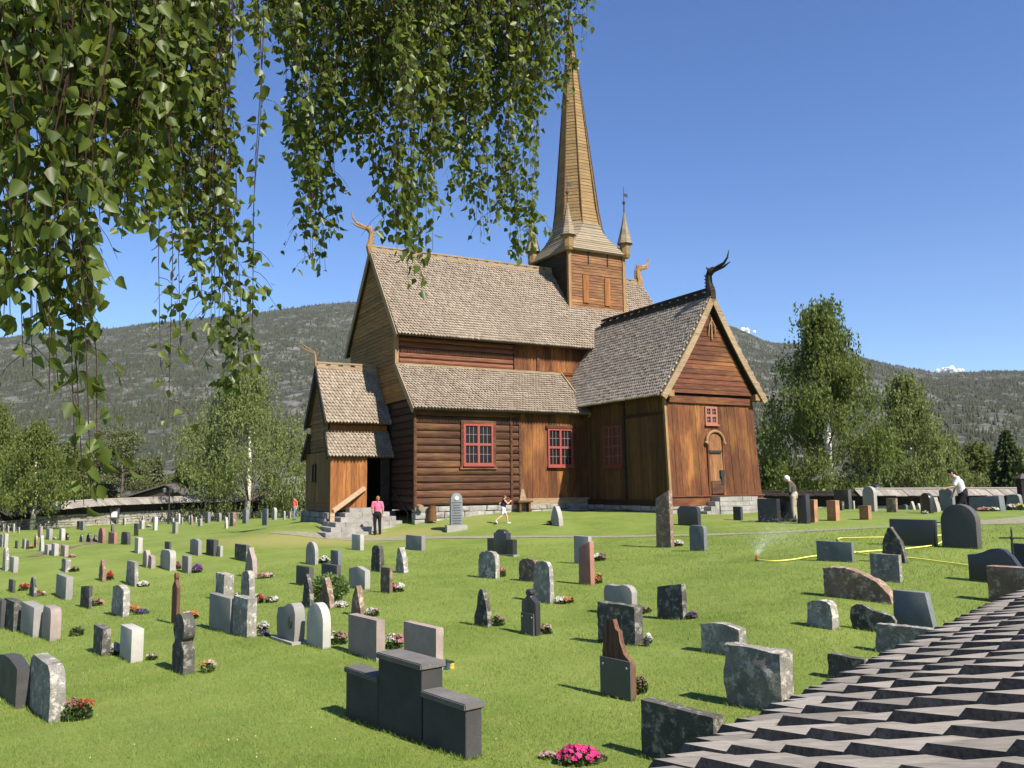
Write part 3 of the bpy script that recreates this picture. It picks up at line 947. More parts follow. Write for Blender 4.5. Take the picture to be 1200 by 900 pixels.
# ---- aisle roofs
mb = MB()
shingles(mb, (-.3, -.5, 6.08), (8.98, -.5, 6.08), (-.12, 2.2, 8.42), (8.98, 2.2, 8.42), .16, .19, .06, flare=.06)
aisle_roof = cb(mb, 'aisle_roof', [M_sh, M_deck])
vparts(aisle_roof, M_pale, (((-.3, -.5, 6.06), (-.12, 2.2, 8.42), (-1, 0, 0), .2, .05),), (((8.98, -.55, 6.1), (8.98, 2.15, 8.46), (1, 0, 0), .2, .06),))
mb = MB(); mb.box((-.12, 2.06, 8.36), (8.98, 2.2, 8.47)); cb(mb, 'flashing_board', M_pale, aisle_roof)
mb = MB()
shingles(mb, (8.98, 11.6, 6.08), (-.3, 11.6, 6.08), (8.98, 8.9, 8.42), (-.3, 8.9, 8.42), .5, .5, .04)
cb(mb, 'north_aisle_roof', [M_sh, M_deck])

# ---- foundations
gl = lambda p0, p1: (lambda f: gz(*stz(p0[0] * (1 - f) + p1[0] * f, p0[1] * (1 - f) + p1[1] * f)[:2]) - .05)
mb = MB()
for p0, p1, o_, top in [((-.1, -.02), (9.2, -.02), (0, -1), 1.78), ((9.1, .2), (9.1, -6.4), (-1, 0), 1.72), ((14.5, -6.4), (14.5, 0), (1, 0), 1.8)]:
    masonry(mb, p0, p1, gl(p0, p1), lambda f, top=top: top, o_, .24, .1)
p0, p1 = (9.05, -6.38), (14.55, -6.38)
masonry(mb, p0, p1, gl(p0, p1), lambda f: 1.72 if f < .42 else 1.98, (0, -1), .22, .1)
cb(mb, 'stone_foundation', M_stone)
mb = MB()
p0, p1 = (-3.1, 6.9), (-3.1, 2.7)
masonry(mb, p0, p1, gl(p0, p1), lambda f: 1.55, (-1, 0), .3, .1)
p0, p1 = (-3.2, 2.7), (.1, 2.7)
masonry(mb, p0, p1, gl(p0, p1), lambda f: 1.55, (0, -1), .3, .05)
cb(mb, 'stone_foundation', M_stone_d)

# ---- south transept
ts0, ts1, tt0 = 9.15, 14.4, -6.33
mb = MB()
mb.hexa([(9.2, -6.28, 1.6), (14.33, -6.28, 1.6), (14.3, 2, 1.6), (9.2, 2, 1.6), (9.15, -6.16, 6.6), (14.1, -6.16, 6.6), (14.1, 2, 6.6), (9.15, 2, 6.6)])
mb.prism([(9.2, -6.14, 6.6), (14.1, -6.14, 6.6), (11.65, -6.14, 10.4)], [(9.2, 2, 6.6), (14.1, 2, 6.6), (11.65, 2, 10.4)])
cb(mb, 'wall_core', M_dark)
mb = MB()
vboards(mb, (9.17, -6.29), (14.42, -6.29), 2.13, 6.22, (0, -1), .36, .045, q0=(9.08, -6.17), q1=(14.14, -6.17))
cb(mb, 'transept_front_wall', M_red_v)
mb = MB()
mb.box((9.12, -6.4, 1.72), (11.3, -6.25, 2.1)); mb.box((12.2, -6.4, 1.98), (14.46, -6.25, 2.1)); mb.box((9.1, -6.46, 2.1), (14.48, -6.22, 2.15))
cb(mb, 'base_board', M_red_h); mb = MB()
mb.box((9.2, -6.32, 6.2), (14.1, -6.14, 6.52))
cb(mb, 'transept_beam', M_red_h)
mb = MB()
mb.hexa([(9.08, -6.37, 1.8), (9.2, -6.37, 1.8), (9.2, -6.25, 1.8), (9.08, -6.25, 1.8), (8.99, -6.25, 6.4), (9.11, -6.25, 6.4), (9.11, -6.12, 6.4), (8.99, -6.12, 6.4)])
cb(mb, 'corner_post', M_pale_v)
mb = MB()
vboards(mb, (9.17, -3.25), (9.17, -6.28), 1.85, 5.7, (-1, 0), .26, .045, q0=(9.12, -3.25), q1=(9.1, -6.16))
vboards(mb, (9.17, -3.25), (9.17, -6.28), 5.78, 6.5, (-1, 0), .26, .045, q0=(9.12, -3.25), q1=(9.1, -6.16))
vboards(mb, (9.17, -0.0), (9.17, -3.2), 1.85, 6.5, (-1, 0), .32, .045)
cb(mb, 'transept_side_wall', M_side_v)
mb = MB()
mb.box((8.98, -6.2, 1.7), (9.2, 0, 1.95)); mb.box((9.0, -6.1, 5.68), (9.14, -3.2, 5.8)); mb.box((8.98, -3.3, 1.95), (9.16, -3.16, 6.5))
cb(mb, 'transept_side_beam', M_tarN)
mb = MB()
vboards(mb, (14.4, -6.2), (14.4, 0), 1.85, 6.5, (1, 0), .3, .045, q0=(14.15, -6.2), q1=(14.15, 0))
cb(mb, 'transept_side_wall', M_red_v)
gx = lambda z: max(0.02, (10.35 - z) * .64)
mb = MB()
hboards(mb, lambda z: (11.65 - gx(z), -6.3), lambda z: (11.65 + gx(z), -6.3), 6.62, 10.3, (0, -1), .22, .03, base=.1)
cb(mb, 'transept_gable', M_red_h)
mb = MB()
mb.box((9.0, -6.62, 6.42), (9.28, -6.0, 6.7)); cb(mb, 'purlin_end', M_pale_v); mb = MB(); mb.box((14.02, -6.62, 6.42), (14.3, -6.0, 6.7)); cb(mb, 'purlin_end', M_pale_v); mb = MB()
mb.tube([(11.45, -6.5, 9.35), (11.5, -6.52, 9.75), (11.65, -6.52, 9.98)], .035, 6); mb.tube([(11.85, -6.5, 9.35), (11.8, -6.52, 9.75), (11.65, -6.52, 9.98)], .035, 6)
mb.box((11.62, -6.5, 9.1), (11.68, -6.42, 10.1))
cb(mb, 'carved_bracket', M_pale_v)
mb = MB()
TS, TH, TEZ, TRZ, TF = 11.63, 3.0, 6.42, 11.08, -6.62
shingles(mb, (TS - TH, 2.8, TEZ), (TS - TH, TF, TEZ), (TS - .05, 2.8, TRZ), (TS - .05, TF, TRZ), .16, .19, .06, flare=.14)
shingles(mb, (TS + TH, TF, TEZ), (TS + TH, 2.8, TEZ), (TS + .05, TF, TRZ), (TS + .05, 2.8, TRZ), .3, .3, .042, flare=.14)
tr_roof = cb(mb, 'transept_roof', [M_sh2, M_deck])
vparts(tr_roof, M_pale, (((TS - TH - .04, TF, TEZ - .02), (TS, TF, TRZ + .05), (0, -1, 0), .22, .07, 0, .1),), (((TS + TH + .04, TF, TEZ - .02), (TS, TF, TRZ + .05), (0, -1, 0), .22, .07, 0, .1),))
ridge_board('ridge_board', (TS, TF - .1, TRZ + .03), (TS, 2.0, TRZ + .03), tr_roof, M_dark, .34, .11)
for k in range(14):
    tt = TF + .35 + k * .6
    mb = MB(); mb.box((TS - .135, tt, TRZ + .19), (TS - .115, tt + .14, TRZ + .25)); cb(mb, 'ridge_ornament', M_grey_sh, tr_roof)
dragon('dragon_head', (TS, TF + .05, TRZ + .15), (.25, -1), 1.0, 1.0, tr_roof, M_dark, .16)

# north transept (behind the nave)
mb = MB()
vboards(mb, (14.3, 15.5), (9.2, 15.5), 1.5, 6.5, (0, 1), .4, .04)
vboards(mb, (9.2, 15.5), (9.2, 11), 1.5, 6.5, (-1, 0), .4, .04)
vboards(mb, (14.3, 11), (14.3, 15.5), 1.5, 6.5, (1, 0), .4, .04)
mb.box((9.22, 8, 1.2), (14.28, 15.48, 6.5))
mb.prism([(9.2, 15.45, 6.5), (14.3, 15.45, 6.5), (11.75, 15.45, 10.5)], [(9.2, 8.5, 6.5), (14.3, 8.5, 6.5), (11.75, 8.5, 10.5)])
cb(mb, 'north_transept_wall', M_olive_v)
mb = MB()
shingles(mb, (8.7, 15.9, 6.4), (8.7, 8.4, 6.4), (11.7, 15.9, 11.0), (11.7, 8.4, 11.0), .5, .5, .04)
shingles(mb, (14.8, 8.4, 6.4), (14.8, 15.9, 6.4), (11.8, 8.4, 11.0), (11.8, 15.9, 11.0), .5, .5, .04)
cb(mb, 'north_transept_roof', [M_sh, M_deck])
mb = MB()
hboards(mb, lambda z: (17, 11.0) if z < 6.4 else ((17, 8.8) if z < 9.8 else (17, TC + (14.4 - z) * .72)), lambda z: (17, .1) if z < 6.4 else ((17, 2.3) if z < 9.8 else (17, TC - (14.4 - z) * .72)), 1.6, 14.2, (1, 0), .4, .04)
vboards(mb, (14.5, .0), (17, 0), 1.6, 6.3, (0, -1), .4, .04)
cb(mb, 'east_wall', M_red_h)
mb = MB()
shingles(mb, (14.6, -.5, 6.0), (17.2, -.5, 6.0), (14.6, 2.2, 8.42), (17.2, 2.2, 8.42), .3, .3, .04)
cb(mb, 'chancel_aisle_roof', [M_sh, M_deck])

# ---- windows, door
wS = lambda x, d, z: (x, -.10 - d, z)
w1 = window('window', (2.30, 3.62), (3.80, 5.50), wS, M_redpaint)
w2 = window('window', (6.78, 3.56), (8.2, 5.38), wS, M_redpaint)
mb = MB()
for (a, b, za, zb) in ((2.16, 2.295, 3.5, 5.66), (3.805, 3.94, 3.5, 5.66), (2.295, 3.805, 5.51, 5.66), (2.1, 4.0, 3.42, 3.53)):
    mb.box((a, -.17, za), (b, -.02, zb))
cb(mb, 'window_surround', M_tar)
mb = MB(); mb.box((6.68, -.2, 5.39), (8.3, -.02, 5.52)); cb(mb, 'window_hood', M_tar)
w3 = window('window', (1.55, 3.5), (3.05, 5.42), lambda x, d, z: (9.14 - .05 - d, -x, z), M_redpaint_d, pane=True, cols=2, rows=2)
for _c in w3.children:
    if _c.name.startswith('pane'):
        _c.data.materials[0] = plain('dull_red_shutter', (.085, .032, .022), .8, nz=.4)
w4 = window('window', (11.28, 5.28), (11.98, 6.08), lambda x, d, z: (x, -6.24 - d, z), plain('pale_red_paint', (.28, .11, .07), .6), cols=2, rows=2, dep=.05)
mb = MB()
mb.hexa([(11.38, -6.39, 2.2), (12.14, -6.39, 2.2), (12.14, -6.3, 2.2), (11.38, -6.3, 2.2), (11.36, -6.33, 4.5), (12.1, -6.33, 4.5), (12.1, -6.24, 4.5), (11.36, -6.24, 4.5)])
n = 10
arc = [(11.73 + .38 * cos(pi * k / n), 4.5 + .38 * sin(pi * k / n)) for k in range(n + 1)]
mb.prism([(x, -6.33, z) for x, z in arc], [(x, -6.22, z) for x, z in arc])
door = cb(mb, 'door', wood('door_board', [(.25, (.10, .04, .018)), (.5, (.21, .095, .04)), (.8, (.32, .16, .07))], axis='Z', patch=(.42, .22, .08), patch_amt=.5, var=.1))
mb = MB()
arcp = [(11.73 + .5 * cos(pi * k / 12), -6.36, 4.5 + .48 * sin(pi * k / 12)) for k in range(13)]
mb.tube(arcp, .065, 8); mb.tube([(11.18, -6.36, 4.42), (11.26, -6.36, 4.5)], .09, 8); mb.tube([(12.2, -6.36, 4.5), (12.28, -6.36, 4.42)], .09, 8)
cb(mb, 'door_arch', M_pale_v, door)
mb = MB()
mb.box((11.3, -6.42, 4.02), (12.05, -6.33, 4.12)); mb.box((11.9, -6.45, 2.95), (12.14, -6.37, 3.25)); mb.box((11.95, -6.45, 3.0), (12.1, -6.38, 2.6))
cb(mb, 'hinge', M_iron, door)
mb = MB(); mb.box((11.4, -6.425, 2.22), (12.12, -6.36, 2.78)); cb(mb, 'kick_board', M_tar, door)
mb = MB(); mb.box((11.27, -6.38, 2.15), (11.36, -6.25, 4.5)); mb.box((12.13, -6.38, 2.15), (12.22, -6.25, 4.5)); cb(mb, 'door_frame', M_red_v, door)

# ---- stone landing at the transept door, rounded bench by the aisle wall
mb = MB()
zb = 1.15
for k, (a, b, t1, zt) in enumerate([(11.3, 13.5, -7.0, 2.08)]):
    z = zt
    while z > zb:
        h = .2
        x = a
        while x < b - .05:
            l = random.uniform(.5, .95); xe = min(b, x + l)
            mb.box((x + .006, t1 + random.uniform(-.015, .015), z - h + .006), (xe - .006, -6.42, z - .006))
            x = xe
        z -= h
for k in range(4):
    mb.box((11.3 - .24 * (k + 1), -6.95, zb - .2), (11.3 - .24 * k - .01, -6.43, 2.08 - .2 * (k + 1)))
cb(mb, 'stone_landing', M_stone)
mb = MB()
mb.box((4.85, -.62, 1.88), (5.65, -.2, 1.95)); mb.box((4.95, -.55, 1.3), (5.05, -.3, 1.88)); mb.box((5.45, -.55, 1.3), (5.55, -.3, 1.88))
cb(mb, 'wall_bench', M_tar)

# ---- west porch
PC, ph = 4.8, 2.05
mb = MB()
mb.box((-2.95, PC - ph + .05, 1.3), (-2.72, PC + ph - .05, 4.3)); mb.box((-2.9, PC + ph - .2, 1.3), (-.05, PC + ph - .05, 4.3))
mb.box((-2.9, PC - ph + .05, 1.3), (-1.42, PC - ph + .18, 4.3))
mb.box((-2.95, PC - 1.3, 4.3), (-.05, PC + 1.3, 5.8))
mb.prism([(-2.95, PC - 1.4, 5.75), (-2.95, PC + 1.4, 5.75), (-2.95, PC, 8.0)], [(-.05, PC - 1.4, 5.75), (-.05, PC + 1.4, 5.75), (-.05, PC, 8.0)])
mb.box((-2.9, PC - ph, 4.0), (-.05, PC + ph, 4.32)); mb.box((-2.9, PC - ph, 1.3), (-.05, PC + ph, 1.72))
cb(mb, 'porch_core', M_dark)
mb = MB()
vboards(mb, (-2.98, PC + ph), (-2.98, PC - ph), 1.95, 4.3, (-1, 0), .3, .04)
hboards(mb, lambda z: (-2.98, PC + ph), lambda z: (-2.98, PC - ph), 1.56, 1.95, (-1, 0), .2, .05)
hboards(mb, lambda z: (-2.98, PC + 1.4), lambda z: (-2.98, PC - 1.4), 4.35, 5.7, (-1, 0), .2, .04)
hboards(mb, lambda z: (-2.98, PC + max(.02, (8.05 - z) * .62)), lambda z: (-2.98, PC - max(.02, (8.05 - z) * .62)), 5.7, 8.0, (-1, 0), .2, .04, base=.03)
cb(mb, 'porch_end_wall', M_olive_v)
mb = MB()
vboards(mb, (-2.92, PC - ph), (-1.4, PC - ph), 1.62, 4.15, (0, -1), .26, .045)
cb(mb, 'porch_boards', M_orange_v)
mb = MB()
mb.box((-3.05, PC - ph - .08, 1.5), (-2.9, PC - ph + .06, 4.2)); cb(mb, 'corner_post', M_orange_v); mb = MB(); mb.box((-1.4, PC - ph - .07, 1.62), (-1.32, PC - ph + .1, 4.1))
cb(mb, 'door_post', M_orange_v)
mb = MB()
mb.box((-.62, PC - ph - .02, 1.7), (-.2, PC - ph + .1, 4.1)); mb.box((-1.3, PC - ph - .03, 4.05), (-.1, PC - ph + .1, 4.3))
cb(mb, 'porch_door_frame', M_dark)
mb = MB()
hboards(mb, lambda z: (-2.9, PC - 1.4), lambda z: (-.1, PC - 1.4), 4.9, 5.6, (0, -1), .16, .03)
cb(mb, 'porch_side_wall', M_orange_v)
mb = MB()
shingles(mb, (-3.2, PC - 1.78, 5.6), (-.02, PC - 1.78, 5.6), (-3.2, PC - .04, 8.35), (-.02, PC - .04, 8.35), .16, .19, .06, flare=.1)
shingles(mb, (-.02, PC + 1.78, 5.6), (-3.2, PC + 1.78, 5.6), (-.02, PC + .04, 8.35), (-3.2, PC + .04, 8.35), .3, .3, .042, flare=.1)
pr_ = cb(mb, 'porch_roof', [M_sh, M_deck])
mb = MB()
shingles(mb, (-3.2, PC - 2.25, 4.05), (-.05, PC - 2.25, 4.05), (-3.1, PC - 1.42, 5.25), (-.05, PC - 1.42, 5.25), .16, .19, .06, flare=.05)
shingles(mb, (-.05, PC + 2.25, 4.05), (-3.2, PC + 2.25, 4.05), (-.05, PC + 1.42, 5.25), (-3.1, PC + 1.42, 5.25), .3, .3, .042, flare=.05)
cb(mb, 'porch_lower_roof', [M_sh, M_deck])
for sg in (-1, 1):
    vparts(pr_, M_dark, (((-3.2, PC + sg * 1.82, 5.56), (-3.2, PC, 8.4), (-1, 0, 0), .2, .05),), (((-3.2, PC + sg * 2.28, 4.02), (-3.12, PC + sg * 1.4, 5.28), (-1, 0, 0), .17, .05),))
ridge_board('ridge_board', (-3.2, PC, 8.36), (-.1, PC, 8.36), pr_, M_pale, .3, .08)
mb = MB()
b = V3(-3.2, PC, 8.4)
mb.tube([b, b + V3(-.05, 0, .6), b + V3(-.12, 0, .8)], [.07, .05, .04], 6)
mb.tube([b + V3(-.1, 0, .75), b + V3(-.5, 0, .98), b + V3(-.85, 0, 1.2)], [.03, .025, .012], 5)
mb.tube([b + V3(-.1, 0, .7), b + V3(-.5, 0, .82), b + V3(-.8, 0, 1.02)], [.03, .025, .012], 5)
cb(mb, 'dragon_head', M_pale_v, pr_)
mb = MB()
wv = lambda x, d, z: (-3.03 - d, -x, z)
for (a, b_, za, zb_) in ((-5.55, -5.5, 2.95, 3.75), (-5.1, -5.05, 2.95, 3.75), (-5.7, -4.95, 2.9, 2.96), (-5.5, -5.1, 3.72, 3.78)):
    mb.box((-3.09, -b_ if b_ > 0 else -b_, za), (-3.0, -a, zb_))
cb(mb, 'shutter', M_dark)

M_stair_rail = wood('stair_rail_wood', [(.25, (.30, .20, .12)), (.5, (.42, .29, .18)), (.8, (.52, .38, .25))], axis='X', var=.1)
# ---- stone steps and rail
mb = MB()
for i in range(6):
    s0, s1 = -4.05 + .34 * i, -.0 - .16 * i
    ta, tb = -.12 + .42 * i, 2.7
    z1 = .78 + .19 * i
    x = s0
    while x < s1 - .02:
        l = random.uniform(.35, .8); xe = min(s1, x + l)
        mb.box((x + .006, ta + random.uniform(-.02, .02), z1 - (.21 if i else .5)), (xe - .006, ta + .5, z1 + random.uniform(-.008, .008)))
        x = xe
    for sx in (s0, s1):
        y = ta
        while y < tb - .02:
            l = random.uniform(.35, .7); ye = min(tb, y + l)
            mb.box((min(sx, sx + (.4 if sx == s0 else -.4)) + random.uniform(-.02, .02), y + .006, z1 - (.21 if i else .6)), (max(sx, sx + (.4 if sx == s0 else -.4)) + random.uniform(-.02, .02), ye - .006, z1 + random.uniform(-.008, .008)))
            y = ye
cb(mb, 'stone_steps', M_stone)
mb = MB()
def beam(mb, p, q, w, h):
    p, q = Vector(p), Vector(q)
    d = (q - p).normalized(); sd = d.cross(V3(0, 0, 1)).normalized() * w; u = sd.cross(d).normalized() * h
    mb.hexa([p - sd - u, p + sd - u, q + sd - u, q - sd - u, p - sd + u, p + sd + u, q + sd + u, q - sd + u])
beam(mb, (-3.15, 1.9, 1.62), (-1.45, 2.62, 2.62), .07, .085)
mb.box((-3.28, 1.85, .6), (-3.08, 2.05, 1.55))
cb(mb, 'hand_rail', M_stair_rail)
mb = MB()
mb.tube([(-.25, 2.2, 2.5), (-.12, .6, 1.5), (-.12, .6, .9)], .03, 8)
cb(mb, 'hand_rail', M_iron)
mb = MB()
mb.tube([(.1, -.42, 1.74), (.1, .2, 1.8)], .13, 10); cb(mb, 'log_end', M_pale)
mb = MB(); mb.tube([(.62, -.4, 1.15), (.62, -.4, 1.82)], [.2, .17], 10); cb(mb, 'log_end', M_tar)

# ---- tower and spire
mb = MB()
T0, T1, TW0, TW1 = 3.7, 7.4, 10.65, 14.35
mb.box((TW0 + .04, T0 + .04, 11), (TW1 - .04, T1 - .04, 15.9))
cb(mb, 'tower_core', M_dark)
mb = MB()
hboards(mb, lambda z: (TW0 + .1, T0), lambda z: (TW1 - .1, T0), 11.9, 15.8, (0, -1), .17, .03)
hboards(mb, lambda z: (TW1, T0), lambda z: (TW1, T1), 11.9, 15.8, (1, 0), .2, .03)
hboards(mb, lambda z: (TW1, T1), lambda z: (TW0, T1), 11.9, 15.8, (0, 1), .2, .03)
tower = cb(mb, 'tower_wall', wood('tower_board', [(.22, (.07, .028, .013)), (.5, (.17, .078, .034)), (.8, (.31, .16, .07))], axis='X', patch=(.42, .22, .085), patch_amt=.5, var=.28))
mb = MB()
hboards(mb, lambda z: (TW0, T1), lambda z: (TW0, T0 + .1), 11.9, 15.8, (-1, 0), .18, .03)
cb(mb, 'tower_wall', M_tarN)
mb = MB()
for (sx, tx) in ((TW0, T0), (TW1, T0), (TW0, T1), (TW1, T1)):
    mb = MB(); mb.box((sx - .09, tx - .09, 11.8), (sx + .09, tx + .09, 15.75)); cb(mb, 'corner_post', M_pale_v)
mb = MB(); mb.box((TW0 + .1, T0 - .08, 12.05), (TW1 - .1, T0 + .02, 12.2))
cb(mb, 'base_board', M_pale)
for (x0, za, zb_) in ((11.52, 12.75, 14.35), (12.98, 12.7, 14.3)):
    mb = MB(); mb.box((x0, T0 - .09, za), (x0 + .36, T0 - .02, zb_)); 
    cb(mb, 'sound_hatch', M_orange_v)
mb = MB()
for x in (11.9, 13.2):
    mb = MB(); mb.box((x, T0 - .07, 15.0), (x + .05, T0 - .03, 15.75)); cb(mb, 'tower_batten', M_dark)

SCx, SCt = 12.5, 5.55
def ring8(z, r, dx=0.0):
    return [(SCx + dx + r * cos(pi / 8 + pi / 4 * k), SCt + r * sin(pi / 8 + pi / 4 * k), z) for k in range(8)]
def sqring(z, h):
    """eight points on a square outline, so that it can turn into the octagon"""
    t_ = h * .414
    p = [(h, t_), (t_, h), (-t_, h), (-h, t_), (-h, -t_), (-t_, -h), (t_, -h), (h, -t_)]
    return [(SCx + a, SCt + b, z) for a, b in p], p
mb = MB()
# skirt: square eave to octagon
hs = [(15.75, 2.12, 1.0), (16.15, 1.88, .78), (16.6, 1.63, .5), (17.1, 1.45, .2), (17.7, 1.34, 0.0)]
def skirt_ring(z, h, sq):
    r = []
    for k in range(8):
        a = pi / 8 + pi / 4 * k
        ox, oy = cos(a) / cos(pi / 8) * h, sin(a) / cos(pi / 8) * h
        cx, cy = h * (1 if ox > 0 else -1), h * (1 if oy > 0 else -1)
        r.append((SCx + ox * (1 - sq) + cx * sq, SCt + oy * (1 - sq) + cy * sq, z))
    return r
def lapped(mb, rings, m=0, lap=.02):
    for (A, B) in zip(rings[:-1], rings[1:]):
        c0 = sum((Vector(p) for p in A), V3(0, 0, 0)) / len(A)
        n = len(A)
        for k in range(n):
            a, b, c, d = Vector(A[k]), Vector(A[(k + 1) % n]), Vector(B[(k + 1) % n]), Vector(B[k])
            if (a - b).length < .02 and (c - d).length < .02: continue
            nn = (b - a).cross(d - a)
            if nn.length < 1e-7: nn = (c - b).cross(d - c)
            nn.normalize()
            l = nn * lap * random.uniform(.7, 1.3)
            mb.hexa([a, b, b + l, a + l, d, c, c + l * .15, d + l * .15], m)
rings = []
for (z0, h0, q0), (z1, h1, q1) in zip(hs[:-1], hs[1:]):
    for k in range(3):
        f = k / 3
        rings.append(skirt_ring(z0 * (1 - f) + z1 * f, h0 * (1 - f) + h1 * f, q0 * (1 - f) + q1 * f))
rings.append(skirt_ring(*hs[-1]))
lapped(mb, rings, lap=.03)
mb.prism([(SCx - 2.09, SCt - 2.09, 15.70), (SCx + 2.09, SCt - 2.09, 15.70), (SCx + 2.09, SCt + 2.09, 15.70), (SCx - 2.09, SCt + 2.09, 15.70)], [(SCx - 2.09, SCt - 2.09, 15.76), (SCx + 2.09, SCt - 2.09, 15.76), (SCx + 2.09, SCt + 2.09, 15.76), (SCx - 2.09, SCt + 2.09, 15.76)])
cb(mb, 'spire_skirt', M_grey_sh)
mb = MB()
rings = []
nr = 64
for k in range(nr + 1):
    f = k / nr
    r = (1.38 * (1 - f) + .1 * f) + .1 * max(0, 1 - f * 12)
    rings.append(ring8(17.55 + (30.3 - 17.55) * f, r, -.3 * f))
lapped(mb, rings, lap=.022)
spire = cb(mb, 'spire', M_spire)
mb = MB()
for k in range(8):
    a = pi / 8 + pi / 4 * k
    mb.tube([(SCx + 1.49 * cos(a), SCt + 1.49 * sin(a), 17.5), (SCx + 1.32 * cos(a) - .03, SCt + 1.32 * sin(a), 18.6), (SCx - .3 + .11 * cos(a), SCt + .11 * sin(a), 30.3)], [.04, .035, .02], 5)
cb(mb, 'spire_batten', M_tar, spire)
mb = MB()
mb.lathe([(.12, 30.2), (.2, 30.3), (.1, 30.45), (.06, 30.8), (.05, 31.3), (.17, 31.4), (.2, 31.52), (.17, 31.64), (.04, 31.75), (.03, 32.5), (.1, 32.55), (.1, 32.7), (.02, 32.8), (.015, 33.6)], (SCx - .3, SCt, 0), 10)
mb.box((SCx - .3, SCt - .01, 33.0), (SCx + .3, SCt + .01, 33.35))
cb(mb, 'finial', M_iron, spire)
for (dx, dt) in ((-1.95, -1.95), (1.95, -1.95), (-1.95, 1.95), (1.95, 1.95)):
    c = (SCx + dx, SCt + dt)
    mb = MB()
    mb.lathe([(.23, 15.62), (.30, 15.8), (.32, 16.5)], (*c, 0), 8, rot=pi / 8)
    tu = cb(mb, 'turret', M_spire)
    mb = MB()
    rr_ = []
    for k in range(15):
        f = k / 14
        r = .43 * (1 - f) ** 1.25 + .03
        rr_.append([(c[0] + r * cos(pi / 4 * q + pi / 8), c[1] + r * sin(pi / 4 * q + pi / 8), 16.45 + 1.95 * f) for q in range(8)])
    lapped(mb, rr_, lap=.012)
    mb.lathe([(.42, 16.42), (.42, 16.46)], (*c, 0), 8, rot=pi / 8)
    cb(mb, 'turret_roof', M_grey_sh, tu)
    mb = MB()
    mb.lathe([(.045, 18.3), (.03, 18.8), (.09, 18.9), (.09, 18.98), (.02, 19.05), (.015, 19.9)], (*c, 0), 8)
    mb.box((c[0], c[1] - .01, 19.3), (c[0] + .28, c[1] + .01, 19.5))
    cb(mb, 'turret_finial', M_iron, tu)
# ================================================================== gravestones
SM = {
    'black': granite('polished_black_granite', (.030, .030, .033), var=.2, speck=.4, rough=.35, sc=160, bstr=.05, spec=.5),
    'dark': granite('dark_granite', (.062, .06, .06), var=.25, speck=.45, rough=.7, sc=120, bstr=.15),
    'grey': granite('grey_granite', (.25, .24, .218), var=.2, speck=.4, sc=110, bstr=.15),
    'light': granite('light_granite', (.34, .325, .285), var=.2, speck=.3, sc=110, bstr=.15),
    'white': granite('white_marble', (.46, .44, .40), var=.15, speck=.12, sc=60, bstr=.1),
    'pink': granite('pink_granite', (.27, .215, .19), var=.25, speck=.4, sc=110, bstr=.25),
    'red': granite('red_granite', (.27, .13, .10), var=.2, speck=.35, sc=120, bstr=.15),
    'orange': granite('rusty_sandstone', (.36, .19, .10), var=.35, speck=.3, sc=40, bstr=.3),
    'rough': granite('lichened_grey_rock', (.25, .235, .205), var=.5, speck=.45, rough=.95, lichen=(.43, .40, .34), sc=60, bstr=.8, bdist=.02),
    'mossy': granite('mossy_dark_rock', (.085, .08, .07), var=.5, speck=.45, rough=.95, lichen=(.22, .21, .17), sc=60, bstr=.9, bdist=.02),
    'brown': granite('brown_rock', (.20, .135, .095), var=.4, speck=.4, rough=.95, lichen=(.33, .27, .2), sc=50, bstr=.7, bdist=.02),
    'slate': granite('blue_grey_slate', (.15, .165, .165), var=.3, speck=.15, rough=.7, sc=40, bstr=.2),
    'wood': wood('grave_marker_wood', [(.25, (.06, .03, .018)), (.5, (.12, .06, .035)), (.8, (.2, .11, .06))], axis='Z', var=.2),
}
M_iron2 = plain('wrought_iron', (.018, .018, .02), .5, .4, .3)
M_slateplate = granite('dark_plate', (.07, .075, .075), var=.15, speck=.2, rough=.45, sc=80, bstr=.05, spec=.45)

